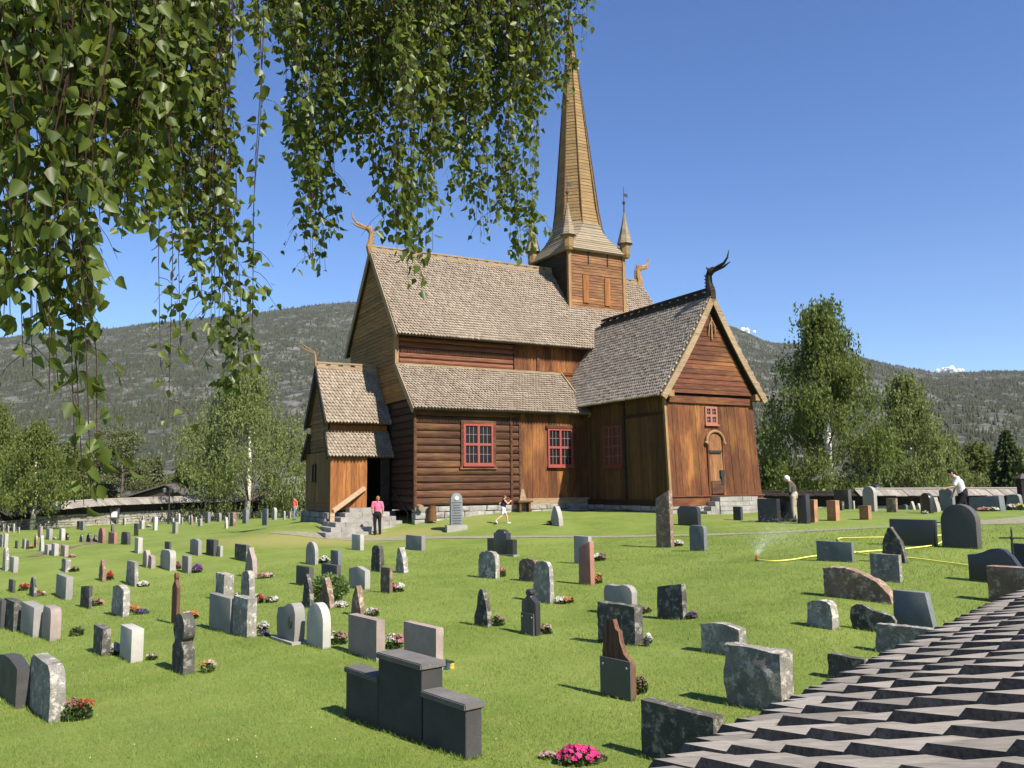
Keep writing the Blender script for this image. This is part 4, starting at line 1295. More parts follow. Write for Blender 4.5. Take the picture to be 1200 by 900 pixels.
def profile(shape, hw):
    """outline of a stone, x in -.5...5 of the width and z in 0..1 of the height; hw = height / width"""
    P = [(-.5, 0), (.5, 0)]
    if shape == 'slab': return P + [(.5, 1), (-.5, 1)]
    if shape == 'taper': return [(-.5, 0), (.5, 0), (.38, 1), (-.38, 1)]
    if shape == 'round':
        r = .5 / hw
        r = min(r, .6)
        return P + [(.5 * cos(pi * k / 12), 1 - r + r * sin(pi * k / 12)) for k in range(13)]
    if shape == 'arch':
        return P + [(.5 - k / 10, .88 + .12 * sin(pi * k / 10)) for k in range(11)]
    if shape == 'peak': return P + [(.5, .84), (0, 1), (-.5, .84)]
    if shape == 'cut':
        a = .16; b = .16 / hw
        return P + [(.5, 1 - b * 1.2), (.5 - a * .3, 1 - b * .35), (.5 - a, 1), (-.5 + a, 1), (-.5 + a * .3, 1 - b * .35), (-.5, 1 - b * 1.2)]
    if shape == 'shoulder':
        return P + [(.5, .86), (.36, .86)] + [(.36 * cos(pi * k / 8), .86 + .14 * sin(pi * k / 8)) for k in range(1, 8)] + [(-.36, .86), (-.5, .86)]
    if shape == 'slant': return P + [(.5, .9), (-.5, 1.02)]
    if shape == 'slantr': return P + [(.46, 1.02), (-.46, .86)]
    if shape == 'point': return [(-.5, 0), (.5, 0), (.44, .35), (.3, .68), (.08, .97), (-.02, 1), (-.16, .94), (-.33, .66), (-.46, .3)]
    if shape == 'tri': return [(-.5, 0), (.5, 0), (.4, .3), (.1, .9), (.02, 1), (-.08, .96), (-.34, .45)]
    if shape == 'horn': return [(-.42, 0), (.5, 0), (.52, .2), (.38, .62), (.02, 1), (-.1, .97), (-.3, .55)]
    if shape == 'bould': return [(-.5, 0), (.47, 0), (.5, .45), (.44, .86), (.3, .97), (.05, 1), (-.25, .96), (-.44, .84), (-.5, .4)]
    if shape == 'long': return [(-.46, 0), (.5, 0), (.47, .22), (.3, .62), (.08, .86), (-.15, .98), (-.35, 1), (-.5, .95), (-.5, .6)]
    if shape == 'low': return [(-.45, 0), (.45, 0), (.5, .5), (.42, .68), (.2, .74), (.02, .78), (-.2, .98), (-.36, 1), (-.48, .85), (-.5, .4)]
    if shape == 'wave': return P + [(.5, .78), (.42, .9), (.3, .985), (.16, 1), (.0, .95), (-.18, .86), (-.34, .83), (-.5, .86)]
    if shape == 'wavel': return P + [(.5, .40), (.43, .55), (.33, .78), (.2, .96), (.08, 1), (-.06, .97), (-.2, .87), (-.36, .8), (-.5, .78), (-.49, .4)]
    if shape == 'heart': return [(-.47, 0), (.47, 0), (.5, .5), (.5, .78), (.44, .92), (.32, .99), (.18, 1), (.0, .95), (-.18, .945), (-.34, .96), (-.46, .9), (-.5, .7)]
    if shape == 'curl': return [(-.42, 0), (.42, 0), (.5, .3), (.5, .75), (.42, .92), (.28, 1), (.1, .96), (-.1, .88), (-.3, .85), (-.44, .82), (-.5, .55), (-.47, .25)]
    if shape == 'disc':
        return [(-.5, 0), (.5, 0), (.5, .42), (.3, .49)] + [(.48 * sin(a), .745 - .255 * cos(a)) for a in [pi * (.22 + 1.56 * k / 14) for k in range(15)]] + [(-.3, .49), (-.5, .42)]
    if shape == 'obel': return [(-.5, 0), (.5, 0), (.34, .9), (0, 1), (-.34, .9)]
    if shape == 'finial': return [(-.5, 0), (.5, 0), (.5, .72), (.14, .84), (.14, .88), (.2, .9), (.2, .95), (.1, 1), (-.1, 1), (-.2, .95), (-.2, .9), (-.14, .88), (-.14, .84), (-.5, .72)]
    if shape == 'torn': return [(-.5, 0), (.5, 0), (.5, .42), (.42, .5), (.25, .56), (.12, .72), (.08, .85), (-.02, .88), (-.1, 1), (-.3, .98), (-.42, .8), (-.5, .55)]
    return P + [(.5, 1), (-.5, 1)]

ROUGH = {'point', 'tri', 'horn', 'bould', 'long', 'low', 'torn'}
STONE_FOOT = []

def stone_mesh(shape, w, t, h, rough, seed, lean=0.0):
    bm = bmesh.new()
    pr = profile(shape, h / w)
    n = len(pr)
    sink = .12
    vs0, vs1 = [], []
    for (x, z) in pr:
        zz = z * h if z > 0 else -sink
        xx = x * w + lean * zz
        vs0.append(bm.verts.new((xx, -t / 2, zz))); vs1.append(bm.verts.new((xx, t / 2, zz)))
    bm.faces.new(vs0); bm.faces.new(vs1[::-1])
    for i in range(n):
        bm.faces.new((vs0[i], vs1[i], vs1[(i + 1) % n], vs0[(i + 1) % n]))
    bmesh.ops.recalc_face_normals(bm, faces=bm.faces)
    if rough:
        bmesh.ops.triangulate(bm, faces=[f for f in bm.faces if len(f.verts) > 4])
        for _ in range(4):
            L = max(.05, min(w, h) * .12)
            es = [e for e in bm.edges if e.calc_length() > L]
            if not es or len(bm.verts) > 2500: break
            bmesh.ops.subdivide_edges(bm, edges=es, cuts=1, use_grid_fill=True)
            bmesh.ops.triangulate(bm, faces=[f for f in bm.faces if len(f.verts) > 4])
        bm.normal_update()
        a = rough * .04
        for v in bm.verts:
            p = v.co * 3.3 + Vector((seed * 3.7, seed * 1.3, 0))
            q = v.co * 11 + Vector((seed * 1.7, 0, seed))
            d = mnoise.noise(p) * a + mnoise.noise(q) * a * .55
            v.co += v.normal * d
    else:
        be = [e for e in bm.edges if len(e.link_faces) == 2 and e.calc_face_angle(0) > .5]
        bmesh.ops.bevel(bm, geom=be, offset=min(.014, t * .12), segments=2, affect='EDGES', profile=.6)
    me = bpy.data.meshes.new('gravestone')
    bm.to_mesh(me); bm.free()
    me.polygons.foreach_set('use_smooth', [True] * len(me.polygons))
    sharpen(me, .6)
    return me

_sseed = [0]
def place(uL, uE, uR, vB):
    """stand of a stone whose near corner is seen at (uE, vB); face width uL..uE, lit side uE..uR"""
    p = on_ground(uE, vB)
    d = float((p - CAM) @ FW)
    va = degrees(atan2(p[0], p[1]))
    wf, ws = max(uE - uL, 1.0), max(uR - uE, .8)
    al = degrees(math.atan(wf / ws * .33))
    Ln = va - al
    Ln = max(-38.0, min(-12.0, Ln))
    al = radians(va - Ln)
    if sin(al) < .19: al = math.asin(.19); Ln = va - degrees(al)
    w_ = min(max(wf * d / (F * sin(al)), .16), 2.4 if va > 8 else 1.35)
    t_ = min(max(ws * d / (F * max(cos(al), .3)), .07), .6)
    X = np.array([sin(radians(Ln + 180)), cos(radians(Ln + 180)), 0])
    Y = np.array([-X[1], X[0], 0])
    c = p - X * w_ / 2 + Y * t_ / 2
    c[2] = gz(c[0], c[1]); 
    rz = atan2(X[1], X[0])
    return p, d, w_, t_, c, rz

def stone(uL, uE, uR, vT, vB, shape, mat, label, rough=None, lean=0.0, group=None, extra=None, name='gravestone', wmax=None):
    p, d, w_, t_, c, rz = place(uL, uE, uR, vB)
    if wmax: w_ = min(w_, wmax)
    h = (vB - vT) * d / F
    if rough is None: rough = 1.0 if shape in ROUGH else 0.0
    _sseed[0] += 1
    me = stone_mesh(shape, w_, t_, h, rough * min(1.0, .35 + t_ * 2.2), _sseed[0], lean)
    me.materials.append(SM[mat])
    STONE_FOOT.append((c[0], c[1], w_, t_, rz, d))
    c = np.array(c); c[2] = min(c[2], p[2] + .03)
    if extra is None:
        o = bpy.data.objects.new(name, me); COL.objects.link(o)
        o.location = c; o.rotation_euler = (0, 0, rz)
    else:
        o = empty(name, c, rz)
        b = bpy.data.objects.new('stone', me); COL.objects.link(b); b.parent = o
        extra(o, w_, t_, h)
    tag(o, label, 'gravestone', group)
    return o

def x_plinth(mat='grey', over=.08, hh=.14):
    def f(o, w_, t_, h):
        mb = MB(); mb.box((-w_ / 2 - over, -t_ / 2 - over, -.12), (w_ / 2 + over, t_ / 2 + over, hh))
        mb.build('plinth', SM[mat], o)
    return f
def x_plaque(wf=.82, z0=0.0, z1=.5, mat=None):
    def f(o, w_, t_, h):
        mb = MB(); a = w_ * wf / 2
        mb.box((-a, -t_ / 2 - .035, max(h * z0, .0)), (a, -t_ / 2 - .006, h * z1))
        b = mb.build('plaque', mat or M_slateplate, o)
        m2 = MB()
        for x in (-a * .78, a * .78): m2.lathe([(.012, -.004), (.012, .006)], (0, 0, 0), 8); 
        m2.v = []; m2.f = []; m2.m = []
        for x in (-a * .78, a * .78):
            m2.tube([(x, -t_ / 2 - .034, h * z1 * .82), (x, -t_ / 2 - .048, h * z1 * .82)], .014, 8)
        m2.build('screw', SM['light'], b)
    return f
def x_frame(mat):
    def f(o, w_, t_, h):
        mb = MB()
        mb.tube([(-w_ * .32, -t_ / 2 - .02, .02), (-w_ * .32, -t_ / 2 - .02, h * .3)], .012, 6)
        mb.build('lantern_holder', M_iron2, o)
    return f
def x_oval(o, w_, t_, h):
    mb = MB()
    c = (w_ * .27, -t_ / 2 - .012, h * .52)
    ring = [(c[0] + w_ * .085 * cos(2 * pi * k / 18), 0, c[2] + h * .15 * sin(2 * pi * k / 18)) for k in range(18)]
    mb.prism([(x, -t_ / 2 - .02, z) for x, _, z in ring], [(x, -t_ / 2 + .01, z) for x, _, z in ring])
    mb.build('ornament', SM['black'], o)
    m2 = MB(); m2.box((-w_ * .58, -t_ * .9, -.1), (w_ * .58, t_ * .8, .05)); m2.build('plinth', SM['grey'], o)

S = stone
# ---- left edge and left middle rows
S(-9, 0, 5, 704, 738, 'slab', 'dark', 'dark square gravestone cut by the left picture edge, first of a close row of four')
S(4, 15, 25, 706, 741, 'slab', 'mossy', 'dark pale-sided slab, second of the close row of four at the left edge', rough=.3)
S(24, 38, 51, 712, 748, 'slab', 'grey', 'plain grey slab, third of the close row of four at the left edge')
S(49, 58, 69.5, 714, 752, 'cut', 'pink', 'pinkish gravestone with clipped corners, last of the close row of four at the left edge')
S(-14, 17.5, 32, 779, 831, 'arch', 'dark', 'dark smooth-faced gravestone at bottom left, beside a grey one with a flowering bush', rough=.5)
S(32, 57, 73, 783, 848, 'cut', 'rough', 'weathered grey gravestone with a chamfered top beside a red flowering bush at bottom left', rough=.4)
S(109, 119, 128, 738, 771, 'slab', 'mossy', 'short dark block next to white flowers and a pale slab on the left lawn', rough=.3)
S(140, 153, 166.5, 739, 778, 'slab', 'light', 'pale grey slab with a sunlit side, right of white flowers on the left lawn')
S(201, 214.5, 227, 723, 792, 'disc', 'mossy', 'tall stone with a round disc on a waisted block, left foreground', rough=.35)
S(200.5, 206, 210, 673, 732, 'finial', 'wood', 'slender dark carved post marker with a knob, behind the disc-topped stone')
S(131, 143.5, 150.5, 688, 724, 'arch', 'rough', 'rough grey gravestone with orange and purple flowers at its foot', rough=.8)
S(94, 104, 107.5, 687, 714, 'slantr', 'mossy', 'narrow dark stone with a slanting top, left of the stone with purple flowers')
S(65, 76.5, 84, 677, 704, 'slab', 'grey', 'plain grey square slab among the left rows with a small shrub on its right')
S(34, 39.5, 43, 678, 701, 'point', 'mossy', 'thin pointed dark stone with red flowers at its foot near the left edge')
S(10, 14.5, 16.8, 681, 695, 'slab', 'dark', 'tiny dark upright stone left of the orange flower bowl near the left edge')
S(147, 158, 162, 660, 688, 'taper', 'rough', 'tapered grey stone with white flowers on its right, left middle rows')
S(116, 120, 124.5, 657, 682, 'point', 'brown', 'thin rough reddish stone with red flowers, left middle rows')
S(72, 76.5, 82, 656, 671, 'arch', 'rough', 'small speckled stone with dark leafy plants on its right', rough=.5)
S(11, 15.5, 20.5, 654, 671, 'slab', 'light', 'pale slab right of the small obelisk at the left edge')
S(2.5, 6, 9.5, 643, 669, 'obel', 'rough', 'small pale obelisk at the left picture edge')
S(167, 171.5, 176, 646, 666, 'round', 'pink', 'taller of two touching pinkish stones, left middle rows')
S(170, 177, 181.5, 652, 667, 'arch', 'pink', 'lower of two touching pinkish stones, left middle rows', rough=.4)
S(188, 199, 205.5, 647, 669.5, 'cut', 'light', 'broad pale-sided gravestone with a smaller dark stone right behind it', rough=.2)
S(192.6, 198, 200, 636, 655, 'slab', 'dark', 'small dark stone standing right behind the broad pale-sided gravestone')
S(213, 220, 224, 653, 672.5, 'slab', 'grey', 'grey upright slab with a purple flower clump on its right')
S(222.5, 232, 236, 633, 651.5, 'arch', 'grey', 'grey gravestone with a bright side, left of a stepped pair')
S(241.5, 250, 255.5, 634, 652, 'slab', 'dark', 'taller dark slab of the stepped pair on the left lawn')
S(253, 258, 261, 640.5, 652.5, 'slab', 'grey', 'lower grey stone of the stepped pair on the left lawn')
S(157.6, 161.5, 166.5, 631, 648.5, 'slab', 'light', 'narrow slab with a bright side on open lawn, left back rows')
S(142, 149, 152.5, 624, 638.5, 'cut', 'dark', 'dark gravestone with clipped shoulders, right of two reddish ones in the left back rows')
S(127, 133.5, 137, 624, 637.5, 'slab', 'red', 'reddish square stone with a thin dark point behind it, left back rows')
S(115, 120, 123.5, 619, 637, 'round', 'red', 'dark red round-topped stone, left back rows')
S(129.5, 131.5, 133.5, 614, 626, 'point', 'dark', 'thin dark pointed stone right behind the reddish square one')
S(93, 96.5, 99, 626, 635.5, 'tri', 'mossy', 'first of three small dark pointed rocks at the end of a brown soil strip')
S(99.5, 106, 109, 625.5, 635.8, 'tri', 'mossy', 'middle and widest of three small dark pointed rocks by a brown soil strip')
S(109, 112, 114, 627, 635, 'tri', 'mossy', 'last of three small dark pointed rocks at the end of a brown soil strip')
S(52, 55.5, 60, 639, 650, 'slab', 'light', 'first of three pale blocks in a row near the left edge')
S(60, 63.5, 68, 638, 651.5, 'slab', 'light', 'middle of three pale blocks in a row near the left edge')
S(71, 75.5, 79.5, 640, 652.5, 'slab', 'pink', 'last of three pale blocks in a row near the left edge, slightly pink')
S(45.5, 48.5, 51.5, 628, 646, 'tri', 'light', 'pale narrow pointed stone behind three pale blocks')
S(39.5, 42, 44, 626, 642.5, 'point', 'brown', 'thin brownish pointed stone behind three pale blocks')
S(44, 47, 49.5, 617, 629.5, 'slab', 'pink', 'pinkish upright slab in the far left rows')
S(54, 57.5, 61, 620, 632.5, 'slab', 'grey', 'grey slab with white flowers at its foot, far left rows')
S(69, 72, 76, 620, 633.2, 'taper', 'light', 'pale tapered stone beside a small dark one, far left rows')
S(76.5, 79, 80.5, 625, 633.2, 'round', 'black', 'small black round-topped stone beside a pale tapered one, far left rows')
S(-1, 2, 4, 627, 641.5, 'slab', 'rough', 'rough grey slab on the very left edge in the back rows')
S(3, 5.2, 8.8, 626, 642, 'slab', 'light', 'pale-sided slab next to the very left edge in the back rows')
S(17.5, 19.5, 20.8, 634, 643, 'slab', 'dark', 'little dark stone standing alone with white flowers, far left')
S(26, 28.5, 30.3, 632, 643.5, 'slab', 'grey', 'grey half of a close small pair, far left')
S(30, 32, 33.2, 634, 644, 'slab', 'black', 'black half of a close small pair, far left')
S(90, 92.5, 94.5, 611, 620.5, 'slab', 'black', 'black stone with a blue grey neighbour, far left rows')
S(94.5, 97, 98.8, 611, 621.5, 'slab', 'slate', 'blue grey stone with a black neighbour, far left rows')
S(156.8, 160.5, 162, 614, 628, 'slab', 'black', 'narrow black slab standing alone in the far rows')
S(163, 166, 169, 610, 620, 'slab', 'light', 'pale stone with white flowers, right of a narrow black slab in the far rows')
S(179, 181, 184.2, 606, 621.5, 'slab', 'white', 'bright white narrow slab in the far rows')
S(201.8, 205.5, 208.5, 612, 625.5, 'slab', 'grey', 'grey slab standing apart in front of the lamp post')
S(263, 265, 267.5, 606.5, 619.5, 'tri', 'light', 'pale triangular stone leaning before taller ones, far middle rows')
S(268.8, 273, 276.8, 600.5, 616.5, 'slab', 'brown', 'brown square slab with a pale side, far middle rows')
S(307, 312.5, 314.2, 596.5, 615.5, 'slab', 'slate', 'blue grey slab in the shadow of the porch')
S(284, 288, 291.5, 597, 613.5, 'slab', 'slate', 'blue grey slab with a white cap, left of the porch shadow')
# ---- centre left
S(275, 288, 292.5, 640, 658.5, 'slab', 'mossy', 'dark square block left of a pointed pink stone', rough=.3)
S(286, 296, 301, 643, 677.5, 'horn', 'pink', 'pointed pinkish rock with pink flowers at its foot')
S(252.5, 262, 273, 674, 704.5, 'slab', 'rough', 'light rough-edged slab behind the big plain grey slab', rough=.5)
S(282, 292, 298, 670, 704.5, 'bould', 'rough', 'rounded rough stone with tan edge behind the speckled granite block', rough=.6)
S(244, 269, 278, 702, 743.5, 'slab', 'grey', 'big plain light grey slab touching a speckled granite block')
S(273, 289, 300, 703, 748.5, 'slab', 'rough', 'speckled rough granite block with violet flowers on its right', rough=.6)
S(323, 345, 357, 709, 756, 'curl', 'grey', 'curved grey gravestone with a dark oval ornament, standing beside a round-topped one', extra=x_oval)
S(358.5, 378, 387.5, 710, 762, 'round', 'light', 'round-topped light granite gravestone, right of the one with a dark oval')
S(358, 369, 373, 636, 662.5, 'round', 'grey', 'round-topped grey stone with a bright edge and white flowers, below the church steps')
S(387, 396, 400.5, 646, 664, 'slab', 'slate', 'narrow dark slate slab standing behind a wide dark one')
S(376, 394.5, 399.5, 663, 680, 'slab', 'dark', 'wide low dark slab in front of a narrow slate one')
S(346.5, 362, 367.5, 665, 687, 'slab', 'dark', 'dark square slab left of a round green shrub')
S(353, 363, 367.5, 674, 713, 'horn', 'mossy', 'dark jagged upright rock on the left side of a round green shrub')
S(372, 387.5, 393.5, 679, 714.5, 'tri', 'brown', 'triangular dark rock in front of a round green shrub')
S(408, 427.5, 433.8, 665, 691, 'peak', 'grey', 'grey gravestone with a low peaked top and bright side')
S(412, 422, 426.5, 627, 645, 'slab', 'light', 'light grey slab in front of the woman in pink')
S(475, 494, 498.5, 628.5, 645, 'slab', 'grey', 'low grey square slab on the lawn right of the church steps')
S(435, 445, 450, 640, 671, 'bould', 'mossy', 'dark narrow rounded rock, left of a pale-edged pointed one', rough=.6)
S(462, 473, 478.5, 643, 672.5, 'horn', 'rough', 'pointed grey rock with a bright edge, right of a dark narrow one')
S(446, 456.5, 459.8, 666, 696, 'slab', 'brown', 'narrow split reddish stone with a flower bowl', rough=1.0)
S(410, 423, 429.5, 688, 723.5, 'tri', 'brown', 'triangular grey brown rock with white flowers on its right')
S(406, 441, 451, 729, 775.5, 'slab', 'pink', 'broad slab with pink broken edges behind the three-part dark monument', rough=.35)
S(471, 511, 519.5, 738, 787.5, 'slab', 'pink', 'pink-edged broad slab with a blue grave lantern on its right', rough=.35)

# ---- centre
S(560, 581, 586, 647, 678.5, 'bould', 'rough', 'rounded speckled granite stone with an orange flower pot', rough=.5)
S(607.5, 628, 634, 656, 683, 'bould', 'brown', 'low reddish lichened boulder behind a tall furrowed one')
S(625, 645, 649.5, 659, 708.5, 'bould', 'rough', 'tall furrowed grey rock in front of a reddish boulder')
S(556, 572, 576.5, 692, 736, 'point', 'mossy', 'pointed dark rock with dry plants on its right, centre lawn')
S(611, 628, 634, 693, 745.5, 'finial', 'black', 'black iron-like marker with a knob on top and a dark plate on its face', extra=x_plaque(.86, .0, .48))
S(672.5, 690, 694, 629, 661, 'slab', 'grey', 'grey square slab behind a narrow red granite stone')
S(678, 692.5, 697.5, 636, 686.5, 'slantr', 'red', 'narrow red granite stone with a slanting top and orange flowers')
S(707, 741, 747.5, 687, 722, 'heart', 'grey', 'grey wave-topped gravestone behind a big dark rock')
S(699, 744.5, 754, 711, 758, 'slab', 'mossy', 'big dark rough block with a bright right edge, behind the rusty marker', rough=.8)
S(706, 741, 743.5, 731, 820, 'torn', 'wood', 'rusty brown carved marker with a dark plate screwed to its base', rough=.15, extra=x_plaque(1.04, .0, .49))
S(769.5, 801, 806, 685, 725.5, 'slantr', 'mossy', 'dark tilted slab with purple flowers at its right foot', rough=.5, lean=0)
S(769, 786.5, 790.5, 576, 642, 'slantr', 'brown', 'very tall narrow dark stone with a red brown side, in front of the church transept')
S(794.5, 818, 821.8, 594, 616.5, 'cut', 'black', 'black gravestone with clipped corners right of the very tall stone')
S(808.5, 825.5, 829.5, 616, 646, 'cut', 'slate', 'greenish grey gravestone with rounded corners standing alone on the lawn')
S(645, 655.5, 660.5, 594, 617, 'point', 'light', 'pale triangular stone with flowers by the church wall', rough=.3)
S(822, 867, 875.5, 735, 771, 'arch', 'rough', 'low wide grey stone with a slightly curved top, behind the pale lichened block', rough=.3)
S(851, 917, 931.5, 768, 838, 'slab', 'rough', 'large pale lichened granite block with a sunlit right side, beside the shingled wall roof', rough=1.0)
S(748, 838, 850, 844, 912, 'slab', 'mossy', 'low wide dark slab cut by the bottom edge beside the shingled wall roof', rough=.3)
# ---- right
S(859.5, 868.5, 871, 594, 609.5, 'slab', 'dark', 'small dark stone in front of the stone landing of the church')
S(888.5, 895, 900.5, 577, 590, 'bould', 'orange', 'orange lit boulder peeping over a black slab, right of the church')
S(889, 911, 915, 585, 612.5, 'slab', 'black', 'wide black slab with a rough bright side and a red candle', rough=.25)
S(914, 929.5, 931, 589, 611.5, 'slab', 'black', 'thin black slab in front of the white-haired man')
S(935, 946, 950.5, 580.5, 614, 'slantr', 'black', 'tall black slab with a bluish side, right of the white-haired man')
S(948.5, 955, 959, 586, 612.5, 'slab', 'orange', 'small stone with an orange side touching a tall black slab', rough=.3)
S(970, 980, 984.5, 587, 610.5, 'slab', 'orange', 'orange-sided stone standing alone left of the big round-topped one', rough=.3)
S(979, 995, 998.5, 574, 597, 'slab', 'dark', 'broad dark slab near the right birch trunk')
S(1012.5, 1025, 1028.5, 570, 599.5, 'round', 'grey', 'tall round-topped grey gravestone with a bright edge, in front of a black one')
S(1020, 1030, 1034.5, 568, 596.5, 'round', 'black', 'black round-topped gravestone right behind the tall grey one')
S(1008, 1018, 1021.5, 593, 609.5, 'slab', 'orange', 'short orange-sided block below the tall round-topped grey gravestone', rough=.3)
S(1040, 1050.5, 1052.5, 584, 600.5, 'slab', 'brown', 'small brownish square slab in front of the right wall')
S(1080, 1090.5, 1094.5, 578, 601.5, 'round', 'black', 'black narrow round-topped stone beside a pale rock, left of the man in a light shirt')
S(1092, 1099, 1103, 583, 600, 'tri', 'light', 'pale jagged rock right of a black narrow round-topped stone')
S(1103, 1117, 1120, 572, 598.5, 'arch', 'slate', 'blue grey stone just behind the man in a light shirt')
S(1108, 1146, 1151, 592, 644, 'round', 'dark', 'large dark round-topped gravestone in front of the man in a light shirt')
S(1139, 1173, 1178.5, 581, 599, 'slantr', 'slate', 'wide dark low slab with pink flowers right of the man in a light shirt')
S(1182, 1196, 1199, 579, 597, 'bould', 'slate', 'dark rounded stone at the right edge behind pale flowers')
S(959, 999, 1001.5, 636, 659.5, 'slab', 'slate', 'low long grey slab crossed by the yellow hose')
S(1032, 1060, 1063.5, 619, 661, 'horn', 'mossy', 'dark pointed rock with a bright curved edge by the yellow hose')
S(1047, 1095.5, 1099.5, 610, 641.5, 'slab', 'black', 'wide black slab right behind a dark pointed rock')
S(1023, 1055, 1058, 651.5, 683, 'slab', 'rough', 'square speckled granite block in front of a dark pointed rock', rough=.5)
S(967, 1046, 1053, 672, 708.5, 'long', 'brown', 'long low boulder with a sloping tan top')
S(947, 976, 983.5, 707, 739, 'bould', 'rough', 'small rough pale boulder left of a dark low one', rough=.8)
S(1000.5, 1050, 1053, 714, 745.5, 'low', 'mossy', 'dark low uneven boulder left of the leaning grey slab')
S(1050, 1097, 1102, 698, 745, 'taper', 'slate', 'grey blue slab narrowing to the top, bright-sided, right of a dark low boulder', lean=-.08)
S(1031, 1098, 1104, 741, 776, 'slab', 'rough', 'rough split rock half hidden by the shingled wall roof, below the grey blue slab', rough=1.0)
S(973, 1014, 1021, 774, 802, 'slab', 'mossy', 'furrowed grey rock half hidden by the shingled wall roof, lowest of the right stones', rough=1.0)
S(1142, 1199, 1203, 646, 687.5, 'wavel', 'black', 'black wave-topped gravestone near the right edge')
S(1165, 1214, 1220, 669, 712, 'slab', 'brown', 'brown slab cut by the right edge, in front of the black wave-topped one', rough=.3)
S(1190, 1212, 1216, 639, 674, 'slab', 'dark', 'dark slab behind the iron cross at the right edge')
S(999, 1000.7, 1002, 587, 597, 'slab', 'light', 'thin pale stone beside the broad dark slab near the right birch')
S(1066, 1071, 1073, 588, 597.5, 'tri', 'light', 'first of two small pale rocks in front of the right wall')
S(1074, 1078, 1080, 590, 597.5, 'tri', 'light', 'second of two small pale rocks in front of the right wall')
S(1057, 1062, 1064, 591.5, 597.5, 'arch', 'slate', 'tiny dark stone between two pale rocks and a brownish slab by the right wall')
S(981, 987, 989.5, 588, 598, 'slab', 'mossy', 'low mossy block in front of the right birch trunk', rough=.4)

# memorial by the church wall
def x_mem(o, w_, t_, h):
    mb = MB(); mb.box((-w_ / 2 - .18, -t_ / 2 - .16, -.12), (w_ / 2 + .18, t_ / 2 + .12, .2)); mb.build('plinth', SM['light'], o)
    mb = MB()
    cz = h - w_ * .42
    ring = [(w_ * .2 * cos(2 * pi * k / 20), w_ * .2 * sin(2 * pi * k / 20)) for k in range(20)]
    mb.prism([(x, -t_ / 2 - .03, cz + z) for x, z in ring], [(x, -t_ / 2 + .02, cz + z) for x, z in ring])
    mb.build('medallion', SM['white'], o)
    mb = MB()
    for k in range(9):
        zz = cz - w_ * .42 - k * .105
        l = w_ * random.uniform(.28, .4)
        mb.box((-l, -t_ / 2 - .008, zz), (l, -t_ / 2 + .01, zz + .035))
    mb.build('inscription', SM['dark'], o)
_p = on_ground(534.5, 621)
_d = float((_p - CAM) @ FW)
_mw, _mh = 14 * _d / F, 43 * _d / F
_me = stone_mesh('round', _mw, .3, _mh, 0, 99); _me.materials.append(granite('memorial_slate', (.17, .185, .20), var=.2, speck=.2, rough=.6, sc=80, bstr=.1))
_o = empty('memorial_stone', (_p[0], _p[1], gz(_p[0], _p[1])), radians(14), 'tall grey memorial with a white round medallion and lines of text by the church wall', 'memorial')
_b = bpy.data.objects.new('stone', _me); COL.objects.link(_b); _b.parent = _o
x_mem(_o, _mw, .3, _mh)

# black triple stone in the middle of the lawn
p, d, w_, t_, c, rz = place(562, 601, 606, 652)
_o = empty('gravestone', c, rz, 'black monument with a round middle and two lower side blocks, middle of the lawn', 'gravestone')
h = 30 * d / F
mb = MB()
for a, b in ((-.5, -.24), (.27, .5)):
    m2 = MB(); m2.box((a * w_, -t_ / 2, -.1), (b * w_, t_ / 2, h * .62)); m2.build('side_block', SM['black'], _o)
_me = stone_mesh('shoulder', w_ * .5, t_ * 1.1, h, 0, 5); _me.materials.append(SM['black'])
_b = bpy.data.objects.new('stone', _me); COL.objects.link(_b); _b.parent = _o; _b.location = (.015 * w_, 0, 0)
m2 = MB(); m2.box((-.56 * w_, -t_ * .7, -.12), (.56 * w_, t_ * .7, .035)); m2.build('plinth', SM['grey'], _o)

# three-part dark monument in the foreground
p, d, w_, t_, c, rz = place(401, 545, 560, 869)
rz = radians(-46); X = np.array([cos(rz), sin(rz), 0]); Y = np.array([-X[1], X[0], 0])
pA, pB = on_ground(405, 838.5), on_ground(546, 869)
rz = pi / 2 - radians(180 - 39.5)
_r = ray(546, 869); _X = np.array([cos(rz), sin(rz)])
# length along the stone at which its far corner is seen at the right place
_den = _X[0] * _r[1] - _X[1] * _r[0]
Lm = float((_r[0] * pA[1] - _r[1] * pA[0]) / _den)
pB = pA + np.array([_X[0], _X[1], 0]) * Lm
X = np.array([cos(rz), sin(rz), 0]); Y = np.array([-X[1], X[0], 0])
_o = empty('gravestone', (pA[0], pA[1], gz(pA[0], pA[1])), rz, 'dark three-part monument with capped slabs, the middle one taller, in the foreground', 'gravestone')
def u_frac(u, v):
    r_ = ray(u, v); return float((r_[0] * pA[1] - r_[1] * pA[0]) / (X[0] * r_[1] - X[1] * r_[0]))
x1, x2 = u_frac(442, 846), u_frac(494, 859)
def hgt(u, vt, vb):
    q = on_ground(u, vb); return (vb - vt) * float((q - CAM) @ FW) / F
M_mon = granite('dark_speckled_stone', (.052, .051, .049), var=.3, speck=.6, rough=.8, sc=140, bstr=.4)
M_moncap = granite('dark_stone_cap', (.13, .122, .115), var=.3, speck=.7, rough=.9, sc=120, bstr=.6)
